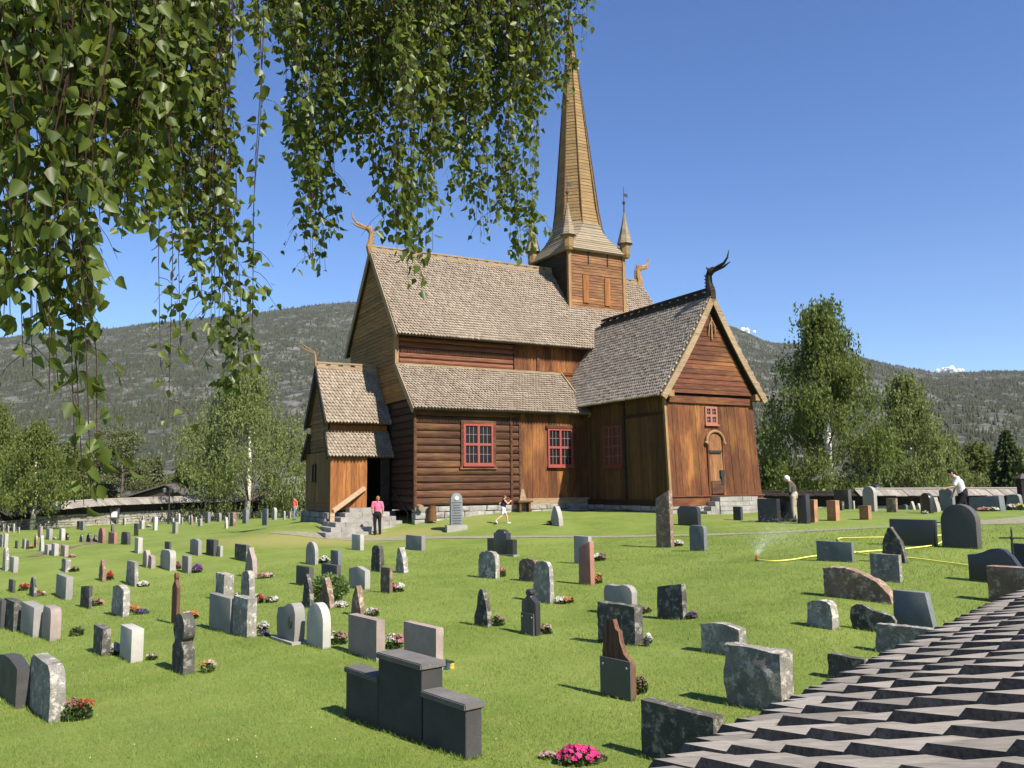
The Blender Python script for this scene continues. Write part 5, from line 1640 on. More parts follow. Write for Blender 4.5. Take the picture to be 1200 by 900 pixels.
for (a, b, hh, t0) in ((0, x1 + .01, hgt(403, 783, 838), .17), (x1 + .015, x2, hgt(494, 770, 859), .26), (x2 + .02, Lm, hgt(546, 806, 869), .19)):
    m2 = MB(); m2.box((a, 0, -.12), (b, t0, hh - .055)); s_ = m2.build('slab', M_mon, _o)
    bm = bmesh.new(); bm.from_mesh(s_.data); bmesh.ops.bevel(bm, geom=bm.edges[:], offset=.008, segments=1, affect='EDGES'); bm.to_mesh(s_.data); bm.free()
    m2 = MB(); m2.box((a - .012, -.025, hh - .055), (b + .02, t0 + .03, hh + .01)); s_ = m2.build('cap', M_moncap, s_)
    bm = bmesh.new(); bm.from_mesh(s_.data); bmesh.ops.bevel(bm, geom=bm.edges[:], offset=.01, segments=2, affect='EDGES'); bm.to_mesh(s_.data); bm.free()
    STONE_FOOT.append((*(pA + X * (a + b) / 2 + Y * t0 / 2)[:2], b - a, t0, rz, 9))

# iron cross at the right edge
p = on_ground(1189, 672)
d = float((p - CAM) @ FW)
_o = empty('grave_cross', (p[0], p[1], gz(p[0], p[1])), radians(-25), 'thin black iron cross at the right edge behind the wave-topped stone', 'cross')
mb = MB()
k = d / F
mb.tube([(0, 0, -.05), (0, 0, 50 * k), (0, 0, 54 * k)], [.022, .018, .004], 8)
mb.build('shaft', M_iron2, _o)
mb = MB(); mb.tube([(-14 * k, 0, 41 * k), (-12 * k, 0, 41 * k), (12 * k, 0, 41 * k), (14 * k, 0, 41 * k)], [.004, .015, .015, .004], 8); mb.build('cross_arm', M_iron2, _o)
mb = MB(); mb.ball((0, 0, 41 * k), (2.3 * k, 1.6 * k, 2.6 * k), 12, 8); mb.build('boss', M_iron2, _o)

# ---- the far rows in front of the back wall: small stones nothing tells apart
far = [(14, 17, 614, 624), (20.5, 23, 618, 625), (53, 55, 609, 616.5), (61, 65, 609, 617), (75, 77.5, 607, 616), (83.5, 86.5, 603, 616), (50, 52.5, 609, 616.5), (8, 10.5, 616, 624), (2, 4.5, 614, 623), (70, 72.5, 609, 616.5), (105, 107.5, 607.5, 613), (117, 119.5, 607, 612.5),
       (134, 137, 603, 613), (141, 144.5, 599, 613), (143.5, 147.5, 607, 615.5), (164, 168, 601.5, 612), (172, 175, 604, 611), (185, 187, 602, 609), (129, 131.5, 607, 613), (156, 158, 606.5, 612), (161, 163, 608, 612.5), (196, 198, 601, 608), (200, 202, 601, 608), (200.5, 204, 607, 614), (207.5, 211, 602, 614), (211.5, 214.3, 606, 614.5),
       (220, 222.5, 604.5, 613), (222, 226, 604, 615), (228, 230.5, 606, 612), (232, 237, 608, 616.5), (246, 249, 600.5, 610), (252, 254.5, 598.5, 607), (254, 259.5, 601, 611.5), (267, 269.5, 601, 615), (261, 263.5, 599, 606), (274, 277, 599, 606), (293, 296, 599, 606), (296.5, 299, 597, 605), (298.5, 301, 600, 606.5), (301, 303.5, 600, 607), (303.5, 306.8, 600, 607.5),
       (315, 317, 597, 606), (325.5, 328, 597, 606), (328.5, 331, 596, 605), (331.5, 334.5, 599, 609), (335.5, 338, 595, 603), (339, 341, 598, 604), (351, 353.5, 595.5, 604), (354, 356, 596, 604), (270.5, 272.5, 596, 602), (242, 244, 602, 610), (217, 219, 604, 610), (178, 180, 603, 609.5), (148, 150.5, 606, 612), (121, 124, 606.5, 612.5), (98, 101, 606, 613.5), (36, 38.5, 611, 618), (29, 31.5, 612.5, 620), (88, 90, 606, 614)]
_fr = random.Random(5)
for _k in range(34):
    _u = _fr.uniform(96, 338); _v = 612.5 - (_u - 96) * .026 + _fr.uniform(-3.5, 2.5); _w = _fr.uniform(1.8, 3.4)
    far.append((_u, _u + _w, _v - _fr.uniform(5.5, 9.5), _v))
for i, (a, b, vt, vb) in enumerate(far):
    e = a + (b - a) * .55
    S(a, e, b, vt, vb, ('slab', 'slab', 'round', 'slab', 'arch')[i % 5], ('light', 'grey', 'light', 'white', 'grey', 'light', 'pink')[i % 7], 'small pale gravestone in the crowded rows before the far stone wall', group='small pale gravestones before the far wall')
S(318.5, 321.5, 324.5, 595, 609, 'round', 'light', 'pale round-topped stone with a bright rim, near the walker in red by the porch')
S(240, 243.5, 246.5, 600, 613, 'slab', 'slate', 'blue dark slab with a brownish side, far middle rows left of the big birch')
# ================================================================== back walls, posts, houses beyond
M_wallstone = granite('dry_wall_stone', (.28, .26, .22), var=.5, speck=.35, sc=20, big=1.5, bstr=.6)
M_blackboard = wood('black_wall_board', [(.3, (.010, .008, .007)), (.7, (.03, .022, .018))], axis='X', var=.3)
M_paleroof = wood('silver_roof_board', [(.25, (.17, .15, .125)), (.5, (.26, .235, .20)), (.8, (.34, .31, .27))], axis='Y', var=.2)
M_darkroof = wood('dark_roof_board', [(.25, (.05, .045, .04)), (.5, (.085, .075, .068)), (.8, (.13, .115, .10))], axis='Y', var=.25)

def roofed_wall(name, label, pts, roofmat, stone_h, top_h, roof_w=1.1, roof_h=.38, boardmat=None):
    """stone footing, boarding and a little gabled roof along a polyline of (x, y)"""
    o = empty(name, (pts[0][0], pts[0][1], gz(*pts[0])), 0, label, 'wall')
    b0 = np.array([pts[0][0], pts[0][1], gz(*pts[0])])
    st, bd, rf = MB(), MB(), MB()
    for i in range(len(pts) - 1):
        p, q = np.array(pts[i]), np.array(pts[i + 1])
        dd = (q - p) / np.linalg.norm(q - p)
        nn = np.array([dd[1], -dd[0]])
        if nn @ (-p) < 0: nn = -nn        # towards the churchyard
        za, zb = gz(*p), gz(*q)
        ta, tb = za + top_h[i], zb + top_h[i + 1]
        sa, sb = za + stone_h[i], zb + stone_h[i + 1]
        L = float(np.linalg.norm(q - p))
        masonry(st, p, q, lambda f: za * (1 - f) + zb * f - .15, lambda f: sa * (1 - f) + sb * f, nn, .22, .3, 0, .3, .8)
        n = max(1, int(L / 1.2))
        for k in range(n):
            f0, f1 = k / n, (k + 1) / n - .004
            A, B = p + (q - p) * f0, p + (q - p) * f1
            A0, B0 = A + nn * .12, B + nn * .12; A1, B1 = A - nn * .2, B - nn * .2
            z0a, z0b = sa * (1 - f0) + sb * f0 + .002, sa * (1 - f1) + sb * f1 + .002
            z1a, z1b = ta * (1 - f0) + tb * f0 - roof_h * .9, ta * (1 - f1) + tb * f1 - roof_h * .9
            bd.hexa([(*A0, z0a), (*B0, z0b), (*B1, z0b), (*A1, z0a), (*A0, z1a), (*B0, z1b), (*B1, z1b), (*A1, z1a)])
        m = max(1, int(L / .32))
        for sg in (1, -1):
            for k in range(m):
                f0, f1 = (k + .03) / m, (k + .97) / m
                A, B = p + (q - p) * f0, p + (q - p) * f1
                zr0, zr1 = ta * (1 - f0) + tb * f0, ta * (1 - f1) + tb * f1
                l = random.uniform(-.02, .02)
                eA, eB = A + nn * sg * roof_w * .62, B + nn * sg * roof_w * .62
                rf.hexa([(*eA, zr0 - roof_h + l), (*eB, zr1 - roof_h + l), (*B, zr1 - .03 + l), (*A, zr0 - .03 + l), (*eA, zr0 - roof_h + .04 + l), (*eB, zr1 - roof_h + .04 + l), (*B, zr1 + .01 + l), (*A, zr0 + .01 + l)])
        rf.tube([(*p, ta + .03), (*q, tb + .03)], .07, 6)
    for m_ in (st, bd, rf):
        m_.v = [(x - b0[0], y - b0[1], z - b0[2]) for x, y, z in m_.v]
    st.build('stone_footing', M_wallstone, o)
    bd.build('boarding', boardmat or M_blackboard, o)
    rf.build('roof', roofmat, o)
    return o

def XY(u, y):
    r = ray(u, 570); return (r[0] * y / r[1], y)
roofed_wall('churchyard_wall', 'low dark-roofed churchyard wall at the far left behind the graves', [XY(-160, 62), XY(-40, 63), XY(0, 64.5), XY(44, 69)], M_darkroof, [.75, .75, .75, .85], [1.4, 1.45, 1.5, 1.65])
roofed_wall('churchyard_wall', 'long churchyard wall with a pale silvery roof above black boards and stones, left background', [XY(46, 70), XY(110, 74.5), XY(170, 78), XY(241, 81)], M_paleroof, [.95, 1.0, 1.05, 1.05], [1.9, 2.15, 2.2, 2.2], roof_w=1.9, roof_h=.5)
roofed_wall('churchyard_wall', 'shaded dark churchyard wall behind the big left birch', [XY(242, 82), XY(314, 85)], M_darkroof, [.6, .6], [2.0, 2.0], roof_w=1.5)  # dark roof boards here carry the tree shade in their colour
roofed_wall('churchyard_wall', 'grey-roofed end of the churchyard wall beside the porch', [XY(316, 85.5), XY(362, 87), XY(470, 90)], M_paleroof, [.6, .6, .6], [1.95, 1.95, 1.95], roof_w=1.9, roof_h=.5)
roofed_wall('churchyard_wall', 'black boarded wall right of the church behind the white-haired man', [XY(840, 49), XY(1000, 48.5)], M_blackboard, [.1, .1], [.9, .88], roof_w=.9, roof_h=.2)  # roof out of the sun: its shade is put in as black board
roofed_wall('churchyard_wall', 'churchyard wall with a sunlit pale roof behind the right gravestones', [XY(1001, 48.5), XY(1196, 48)], M_paleroof, [.15, .15], [1.06, 1.0], roof_w=1.4, roof_h=.36)
# gate post at its right end, and the dark boarding beyond it
p = XY(1199, 46)
o = empty('gate_post', (p[0], p[1], gz(*p)), 0, 'dark square gate post at the right end of the pale-roofed wall', 'post')
mb = MB(); mb.box((-.22, -.22, -.2), (.22, .22, 1.5)); mb.build('shaft', M_blackboard, o)
mb = MB(); mb.lathe([(.4, 1.5), (.4, 1.55), (.03, 1.8)], (0, 0, 0), 4, rot=pi / 4); mb.build('cap', M_darkroof, o)

# lamp post
p = XY(199, 72)
o = empty('lamp_post', (p[0], p[1], gz(*p)), .3, 'thin dark lamp post with two lanterns before the pale-roofed wall', 'lamp')
mb = MB(); mb.tube([(0, 0, -.1), (0, 0, 3.0)], [.09, .055], 8); mb.build('post', M_iron2, o)
mb = MB(); mb.tube([(-.4, 0, 2.72), (0, 0, 2.6), (.4, 0, 2.72)], .03, 6); mb.build('arm', M_iron2, o)
for x in (-.4, .4):
    mb = MB(); mb.lathe([(.08, 2.6), (.14, 2.85), (.16, 2.88), (.03, 3.0)], (x, 0, 0), 8); mb.build('lantern', plain('lantern_grey', (.10, .11, .13), .3), o)

# white notice on the wall
p = XY(135.5, 75.3)
o = empty('notice_board', (p[0], p[1], gz(*p)), 0, 'small white notice on a dark board standing among the far left graves', 'notice')
mb = MB(); mb.box((-.42, 0, .5), (.42, .05, 1.45)); mb.build('board', SM['dark'], o)
mb = MB(); mb.box((-.25, -.025, .62), (.25, -.003, 1.1)); mb.build('paper', M_white, o)
mb = MB(); mb.box((-.36, .01, -.1), (-.28, .045, .5)); mb.box((.28, .01, -.1), (.36, .045, .5)); mb.build('legs', SM['dark'], o)

def house(name, label, u0, u1, vr, ve, y, dep, wallm, roofm, rz=0.0):
    r0, r1 = ray(u0, 570), ray(u1, 570)
    x0, x1 = r0[0] * y / r0[1], r1[0] * y / r1[1]
    w_ = (x1 - x0)
    zr = at_y((u0 + u1) / 2, vr, y)[2]; ze = at_y((u0 + u1) / 2, ve, y)[2]
    g = gz((x0 + x1) / 2, y)
    o = empty(name, ((x0 + x1) / 2, y, g), rz, label, 'house')
    zr -= g; ze -= g
    mb = MB()
    mb.box((-w_ / 2 + .4, .4, -.3), (w_ / 2 - .4, dep - .4, ze))
    hw = w_ / 2
    return o, w_, zr, ze, mb
# dark timber house: its gable faces right, the long roof slopes to the left
y = 100
x0, x1, xa = XY(140, y)[0], XY(214, y)[0], XY(196, y)[0]
zr = at_y(197, 568.5, y)[2]; ze = at_y(150, 586, y)[2]; g = gz(xa, y)
o = empty('timber_house', (xa, y, g), 0, 'dark timber house with a low sloping roof behind the left wall', 'house')
mb = MB(); 
mb.prism([(x0 - xa + .6, 0, -.3), (x1 - xa - .5, 0, -.3), (x1 - xa - .5, 0, zr - g - 1.0), (.0, 0, zr - g - .1), (x0 - xa + .6, 0, ze - g)], [(x0 - xa + .6, 7, -.3), (x1 - xa - .5, 7, -.3), (x1 - xa - .5, 7, zr - g - 1.0), (0, 7, zr - g - .1), (x0 - xa + .6, 7, ze - g)])
mb.build('wall', plain('brown_house_wall', (.045, .032, .028), .85), o)
mb = MB()
for (a, za, b, zb) in ((x0 - xa - .3, ze - g - .05, 0, zr - g), (0, zr - g, x1 - xa + .2, zr - g - 1.15)):
    mb.hexa([(a, -.6, za), (b, -.6, zb), (b, 7.6, zb), (a, 7.6, za), (a, -.6, za + .16), (b, -.6, zb + .16), (b, 7.6, zb + .16), (a, 7.6, za + .16)])
mb.build('roof', plain('brown_house_roof', (.075, .062, .058), .9, nz=.3), o)
# slate-roofed house
def gable_house(name, label, u0, u1, vr, ve, y, dep, wallm, roofm, winm=None):
    xa, xb = XY(u0, y)[0], XY(u1, y)[0]
    xm = (xa + xb) / 2
    g = gz(xm, y)
    zr = at_y((u0 + u1) / 2, vr, y)[2] - g; ze = at_y((u0 + u1) / 2, ve, y)[2] - g
    o = empty(name, (xm, y, g), 0, label, 'house')
    h = (xb - xa) / 2
    mb = MB(); mb.box((-h + .3, .3, -.3), (h - .3, dep - .3, ze)); 
    mb.prism([(-h + .3, .3, ze), (-h + .3, dep - .3, ze), (-h + .3, dep / 2, zr - .15)], [(h - .3, .3, ze), (h - .3, dep - .3, ze), (h - .3, dep / 2, zr - .15)])
    mb.build('wall', wallm, o)
    mb = MB()
    for (ya, yb) in ((-.2, dep / 2), (dep + .2, dep / 2)):
        mb.hexa([(-h, ya, ze - .15), (h, ya, ze - .15), (h, yb, zr - .12), (-h, yb, zr - .12), (-h, ya, ze), (h, ya, ze), (h, yb, zr + .03), (-h, yb, zr + .03)])
    mb.build('roof', roofm, o)
    mb = MB()
    for k in range(3):
        x = -h + (k + 1) * 2 * h / 4
        mb.box((x - .4, .24, ze * .4), (x + .4, .31, ze * .75))
    mb.build('window', M_glass, o)
    return o
M_slate_roof = granite('blue_slate_roof', (.17, .185, .215), var=.4, speck=.3, sc=3, big=.6, bstr=.2)
gable_house('slate_house', 'house with a pale blue slate roof seen between the big birch and the porch', 322, 372, 558, 580, 118, 10, plain('grey_wall', (.2, .18, .16)), M_slate_roof)
gable_house('timber_shed', 'small brown roofed shed just left of the porch behind the wall', 341, 375, 574, 586, 98, 5, plain('brown_shed', (.08, .05, .035)), plain('brown_roof', (.20, .13, .10), nz=.3))

# ================================================================== foreground wall with its shingle roof
def front_wall():
    d = np.array([.656, .755]); d /= np.linalg.norm(d)
    nr = np.array([d[1], -d[0]])             # towards the camera and right (up the roof)
    e0 = np.array([.61, 3.58])
    e0 = e0 - d * 4.2
    L = 16.0
    ez, slope, run = 1.5, tan(radians(16.5)), 1.62
    o = empty('shingled_wall', (*(e0 + nr * run), gz(*(e0 + nr * run))), atan2(d[1], d[0]), 'churchyard wall with a roof of big pointed wooden shingles, lower right foreground', 'wall')
    gz0 = gz(*(e0 + nr * run))
    # local frame: x along, y to the left of it (down towards the lawn)
    mb = MB()
    E0, E1 = V3(0, run, ez - gz0), V3(L, run, ez - gz0)
    R0, R1 = V3(0, 0, ez - gz0 + run * slope), V3(L, 0, ez - gz0 + run * slope)
    w, ex, th = .26, .30, .043
    up = (R0 - E0); Ls = up.length; up.normalize()
    nrm = V3(1, 0, 0).cross(-up).normalized()
    if nrm.z < 0: nrm = -nrm
    rows = int(Ls / ex) + 1
    LT, LB = .31, .62          # length of the pointed end, and of the whole visible shingle
    for side in (1, -1):
        def Pt(x, b, h):
            p = E0 + V3(x, 0, 0) + up * b + nrm * h
            if side < 0: p = V3(p.x, -p.y, p.z)
            return p
        for r in range(-1, rows + 1):
            off = .5 * w if r % 2 else 0
            for c in range(-1, int(L / w) + 1):
                x0 = c * w + off + random.uniform(-.003, .003); x1 = x0 + w - .005
                if x0 < 0 or x1 > L: continue
                j = random.uniform(-.012, .012)
                t1 = th * random.uniform(.88, 1.12)
                bt = r * ex - .10 + j
                bs, bu = bt + LT * random.uniform(.96, 1.04), bt + LB
                if r < 1: bt, bs = max(bt, -.12), max(bs, .12)
                if bt > Ls - .14: continue
                bs = min(bs, Ls - .02); bu = min(bu, Ls)
                xm = (x0 + x1) / 2 + random.uniform(-.005, .005)
                tip = t1 * 2.0
                tw = random.uniform(-.003, .003)
                lf = lambda b: .006 + (tip - .006) * (bt + LB - b) / LB
                top = [Pt(x0, bu, lf(bu)), Pt(x1, bu, lf(bu)), Pt(x1, bs, lf(bs) + tw), Pt(xm, bt, tip), Pt(x0, bs, lf(bs) - tw)]
                bot = [Pt(x0, bu, lf(bu) - .01), Pt(x1, bu, lf(bu) - .01), Pt(x1, bs - .03, lf(bs) - t1), Pt(xm, bt - .06, tip - t1 * 1.05), Pt(x0, bs - .03, lf(bs) - t1)]
                fs = [(0, 4, 3, 2, 1), (5, 6, 7, 8, 9), (1, 2, 7, 6), (2, 3, 8, 7), (3, 4, 9, 8), (4, 0, 5, 9)]
                if side < 0: fs = [f[::-1] for f in fs]
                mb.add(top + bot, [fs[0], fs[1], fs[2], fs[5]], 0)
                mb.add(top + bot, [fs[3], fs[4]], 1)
    t = NT('weathered_shingle')
    geo = t.t.nodes.new('ShaderNodeNewGeometry').outputs['Random Per Island']
    co = t.coord('Object')
    offv = t.n('VectorMath', {'operation': 'SCALE'}, _0=(3.1, 7.7, 5.3)); t.set(offv.inputs['Scale'], geo)
    co2 = t.n('VectorMath', {'operation': 'ADD'}, _0=co, _1=offv.outputs[0]).outputs[0]
    g1 = t.noise(t.n('Mapping', Vector=co2, Scale=(55, 3.5, 55)).outputs[0], 1.0, 5, .65, .3)
    g2 = t.noise(co2, 9, 6, .7)
    wv = t.n('TexWave', {'wave_type': 'RINGS', 'rings_direction': 'Y'}, Vector=t.n('Mapping', Vector=co2, Scale=(1, .15, 1)).outputs[0], Scale=38.0, Distortion=2.2, Detail=2.0)
    col = t.ramp(g1, [(.25, (.155, .136, .112)), (.5, (.26, .232, .196)), (.78, (.36, .325, .28))])
    col = t.mix(t.math('MULTIPLY', t.ramp(g2, [(.5, (0, 0, 0)), (.72, (1, 1, 1))]), .45), col, (.17, .15, .13))
    col = t.mix(t.math('MULTIPLY', wv.outputs[1], .3), col, (.15, .135, .12))
    hsv = t.n('HueSaturation', Color=col, Value=t.math('MULTIPLY_ADD', geo, .5, .75))
    m = t.bsdf(hsv.outputs[0], .85, bump=t.mix(.5, g1, wv.outputs[1]), bstr=.45, bdist=.006, spec=.25)
    m_end = wood('shaded_end_grain', [(.25, (.05, .041, .034)), (.5, (.105, .088, .074)), (.8, (.18, .153, .13))], axis='X', var=.2)  # end grain is darker itself; shade of these faces is coloured in too
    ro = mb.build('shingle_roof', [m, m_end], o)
    mb = MB()
    hz = E0.z - .09
    mb.prism([(0.02, run - .08, hz), (0.02, -run + .08, hz), (0.02, 0, R0.z - .06)], [(L - .02, run - .08, hz), (L - .02, -run + .08, hz), (L - .02, 0, R0.z - .06)])
    mb.build('roof_deck', M_deck, o)
    for sg in (1, -1):
        mb = MB(); x = 0.0
        while x < L - .1:
            x1 = min(L, x + random.uniform(2.2, 3.4)); zt = R0.z + .075
            y0, y1 = (0.002 * sg, .17 * sg)
            mb.hexa([(x + .004, y0, zt - .03), (x1 - .004, y0, zt - .03), (x1 - .004, y1, zt - .03 - .17 * slope), (x + .004, y1, zt - .03 - .17 * slope), (x + .004, y0, zt), (x1 - .004, y0, zt), (x1 - .004, y1, zt - .17 * slope), (x + .004, y1, zt - .17 * slope)])
            x = x1
        mb.build('ridge_cap', m, o)
    mb = MB()
    masonry(mb, (0, .55), (L, .55), lambda f: -.3, lambda f: hz - .01, (0, 1), .24, .3, 0, .3, .8, back=1.3)
    masonry(mb, (L, -.55), (0, -.55), lambda f: -.3, lambda f: hz - .01, (0, -1), .24, .3, 0, .3, .8, back=.2)
    mb.build('stone_wall', M_wallstone, o)
front_wall()
# ================================================================== trees
def quads_from(P, D, S, W, seed=None):
    """leaf-like kites: P centres, D direction of the long axis, S length, W width"""
    n = len(P)
    R_ = rng.normal(0, 1, (n, 3))
    A = np.cross(D, R_); A /= np.linalg.norm(A, axis=1)[:, None] + 1e-9
    Dn = D / (np.linalg.norm(D, axis=1)[:, None] + 1e-9)
    V = np.stack([P - Dn * S[:, None] * .5, P + A * W[:, None] * .5 - Dn * S[:, None] * .08, P + Dn * S[:, None] * .5, P - A * W[:, None] * .5 - Dn * S[:, None] * .08], 1)
    Fq = np.arange(n * 4).reshape(n, 4)
    return V.reshape(-1, 3), Fq

M_bark_b = (lambda t: t.bsdf(t.mix(t.ramp(t.noise(t.n('Mapping', Vector=t.coord('Object', jitter=True), Scale=(2, 2, 9)).outputs[0], 1.2, 4, .7), [(.52, (0, 0, 0)), (.6, (1, 1, 1))]), (.62, .58, .52), (.06, .05, .045)), .8))(NT('birch_bark'))
M_bark = (lambda t: t.bsdf(t.ramp(t.noise(t.coord('Object'), 9, 5, .7), [(.3, (.06, .045, .035)), (.7, (.16, .12, .09))]), .9))(NT('brown_bark'))
M_leaf_birch = leafmat('birch_foliage', (0.0494, 0.0725, 0.01625), (0.1625, 0.1938, 0.05), trans=.4, scale=.35, spec=.12)
M_leaf_pale = leafmat('pale_foliage', (0.0728, 0.0999, 0.029), (0.21, 0.2362, 0.0812), trans=.4, scale=.35, spec=.12)
M_leaf_dark = leafmat('dark_foliage', (0.0338, 0.052, 0.0169), (0.091, 0.117, 0.039), trans=.25, scale=.35, spec=.12)
M_needle = leafmat('pine_foliage', (0.05175, 0.0667, 0.023), (0.1323, 0.1437, 0.05175), trans=.15, scale=.4)

def tree(label, u, y, vtop, hw, kind='birch', n=6500, leaf=.22, mat=None, low=.1, vbase=None, seed=0, group=None, lean=0.0):
    r = ray(u, 575)
    x = r[0] * y / r[1]
    g = gz(x, y)
    H = at_y(u, vtop, y)[2] - g
    Rm = hw * y / F
    o = empty({'birch': 'birch_tree', 'bush': 'leafy_tree', 'spruce': 'spruce_tree', 'pine': 'pine_tree'}[kind], (x, y, g), 0, label, 'tree', group)
    lrng = np.random.default_rng(seed + 100)
    n = int(n * 3.4); leaf *= .95
    tr = MB(); lb = MB() if kind == 'birch' else tr
    pts = [(0, 0, -.2), (.1, .05, H * .3), (.1 + lean, -.1, H * .6), (lean * 1.5, 0, H * .93)]
    tr.tube(pts, [H * .017 + .07, H * .013 + .05, H * .008 + .02, .015], 8)
    P, D = [], []
    if kind in ('birch', 'bush'):
        nt = 75 if kind == 'birch' else 60
        for k in range(nt):
            f = low + (1 - low) * ((k + lrng.uniform(0, 1)) / nt) ** .9
            # crown outline: widest at about a third of the height
            ff = (f - low) / (1 - low)
            prof = float(np.interp(ff, [0, .12, .25, .5, .7, .85, 1], [.7, .95, 1.0, .82, .52, .32, .08])) if kind == 'birch' else (sin(pi * min(1, (ff * .92 + .10)) ** .62) ** .8)
            R_ = Rm * max(.06, prof) * lrng.uniform(.2, 1.08) ** .75
            a = lrng.uniform(0, 2 * pi)
            tip = np.array([R_ * cos(a) + lean * f, R_ * sin(a), f * H])
            bz = max(.12 * H, f * H - R_ * lrng.uniform(.5, .9))
            if k % 2 == 0:
                b = Vector((.1, 0, bz)); t_ = Vector(tip)
                lb.tube([b, b.lerp(t_, .5) + Vector((0, 0, R_ * .12)), t_], [.035 + .008 * R_, .022, .006], 5)
            m = int(n / nt)
            ns = max(3, m // 9)
            for s_ in range(ns):
                st = tip + lrng.normal(0, 1, 3) * np.array([.14, .14, .10]) * (Rm * .8 + .5)
                st = st * np.array([.95, .95, 1])
                Ls = lrng.uniform(.5, 1.9) * (1.0 if kind == 'birch' else .45) * (H / 14) ** .5
                q = max(4, m // ns)
                fz = np.sort(lrng.uniform(0, 1, q))
                sw = lrng.normal(0, .10, 2)
                pp = np.stack([st[0] + sw[0] * fz + lrng.normal(0, .05, q), st[1] + sw[1] * fz + lrng.normal(0, .05, q), st[2] - fz * Ls], 1)
                P.append(pp)
                dd = lrng.normal(0, .42, (q, 3)); dd[:, 2] -= 1.1 if kind == 'birch' else .25
                D.append(dd)
    elif kind == 'spruce':
        nw = int(14 + H)
        for k in range(nw):
            f = .04 + .95 * k / nw
            R_ = Rm * (1 - f) ** .9 * lrng.uniform(.85, 1.12) + .1
            for b in range(9):
                a = 2 * pi * b / 9 + k * .7 + lrng.normal(0, .15)
                q = max(5, int(n / nw / 9))
                t_ = lrng.uniform(.12, 1, q) ** .7
                pp = np.stack([R_ * t_ * cos(a), R_ * t_ * sin(a), f * H - R_ * t_ * .35 + R_ * .1 * t_ ** 3], 1) + lrng.normal(0, .07, (q, 3)) * (R_ * .5 + .25)
                P.append(pp)
                dd = np.stack([np.full(q, cos(a)), np.full(q, sin(a)), np.full(q, -.5)], 1) + lrng.normal(0, .35, (q, 3))
                D.append(dd)
    else:  # pine: flat clumps at the ends of bare limbs
        for k in range(34):
            f = .3 + .7 * (k / 34) ** .8
            R_ = Rm * (1.05 - f * .75) * lrng.uniform(.35, 1.1)
            a = lrng.uniform(0, 2 * pi)
            tip = np.array([R_ * cos(a), R_ * sin(a), f * H])
            lb.tube([(0, 0, f * H - R_ * .25), tuple(tip)], [.05, .02], 5)
            q = n // 34
            pp = tip + lrng.normal(0, 1, (q, 3)) * np.array([.22, .22, .10]) * (Rm * .75 + .4)
            P.append(pp); D.append(lrng.normal(0, .7, (q, 3)) + np.array([0, 0, .6]))
    P = np.concatenate(P); D = np.concatenate(D)
    m = len(P)
    S_ = lrng.uniform(.65, 1.25, m) * leaf * (1.0 if kind != 'spruce' else 1.3)
    Vq, Fq = quads_from(P, D, S_, S_ * (.5 if kind == 'birch' else .6 if kind == 'bush' else .34))
    tr.build('trunk', M_bark_b if kind == 'birch' else M_bark, o, smooth=True)
    if lb is not tr: lb.build('limbs', M_bark, o)
    np_mesh('crown', Vq, Fq, mat or M_leaf_birch, o)
    return o

tree('tallest birch right of the church, with long drooping branches', 972, 62, 357, 80, 'birch', 12500, .27, M_leaf_birch, low=.07, seed=1)
tree('second, shorter birch with a white trunk right of the tallest one', 1068, 70, 440, 48, 'birch', 7500, .27, M_leaf_pale, low=.12, seed=2)
tree('big weeping birch behind the left graves, beside the porch', 290, 79.5, 440, 96, 'birch', 11000, .27, M_leaf_pale, low=.05, seed=3)
tree('thin-trunked birch standing before the far left wall', 40, 66, 498, 48, 'birch', 4500, .24, M_leaf_birch, low=.26, seed=4)
tree('leafy birch at the very left edge beyond the wall', -16, 74, 470, 52, 'birch', 5000, .26, M_leaf_birch, low=.1, seed=5)
tree('yellowish pine behind the dark timber house roof', 142, 108, 505, 40, 'pine', 4200, .34, M_needle, seed=6)
tree('pointed dark pine left of the yellowish pine', 118, 112, 514, 24, 'spruce', 3600, .34, M_needle, seed=7)
tree('small pointed spruce left of the big weeping birch', 184, 110, 532, 18, 'spruce', 2600, .34, M_needle, seed=8)
tree('rounded pale tree left of the pointed pine', 80, 100, 520, 34, 'bush', 3600, .32, M_leaf_pale, low=.06, seed=9)
tree('low bushy tree between the small spruce and the big weeping birch', 216, 104, 540, 26, 'bush', 2800, .32, M_leaf_birch, low=.05, seed=10)
tree('low yellowish pine right of the yellowish one', 166, 112, 538, 22, 'pine', 2200, .34, M_needle, seed=22)
tree('green shrubby tree squeezed between the transept and the tallest birch', 903, 66, 540, 22, 'bush', 2600, .26, M_leaf_birch, low=.04, seed=11)
tree('rounded birch right of the white-trunked birch', 1112, 76, 512, 40, 'birch', 4200, .28, M_leaf_pale, low=.05, seed=12)
tree('dark dense spruce beyond the right end of the pale-roofed wall', 1184, 78, 500, 32, 'spruce', 5200, .34, M_leaf_dark, seed=13)
tree('leafy tree behind the man in a light shirt', 1146, 84, 522, 34, 'bush', 3600, .3, M_leaf_birch, low=.05, seed=14)
tree('dark bushy tree low between the two tall right birches', 1022, 74, 520, 34, 'bush', 3600, .3, M_leaf_dark, low=.04, seed=15)
tree('pale tree at the right edge beyond the wall', 1224, 72, 515, 36, 'birch', 3800, .28, M_leaf_pale, low=.05, seed=16)
tree('spruce beyond the right edge', 1262, 80, 480, 34, 'spruce', 3600, .34, M_leaf_dark, seed=17)
tree('low bushy tree behind the slate-roofed house', 348, 128, 545, 22, 'bush', 2200, .34, M_leaf_birch, low=.04, seed=18)
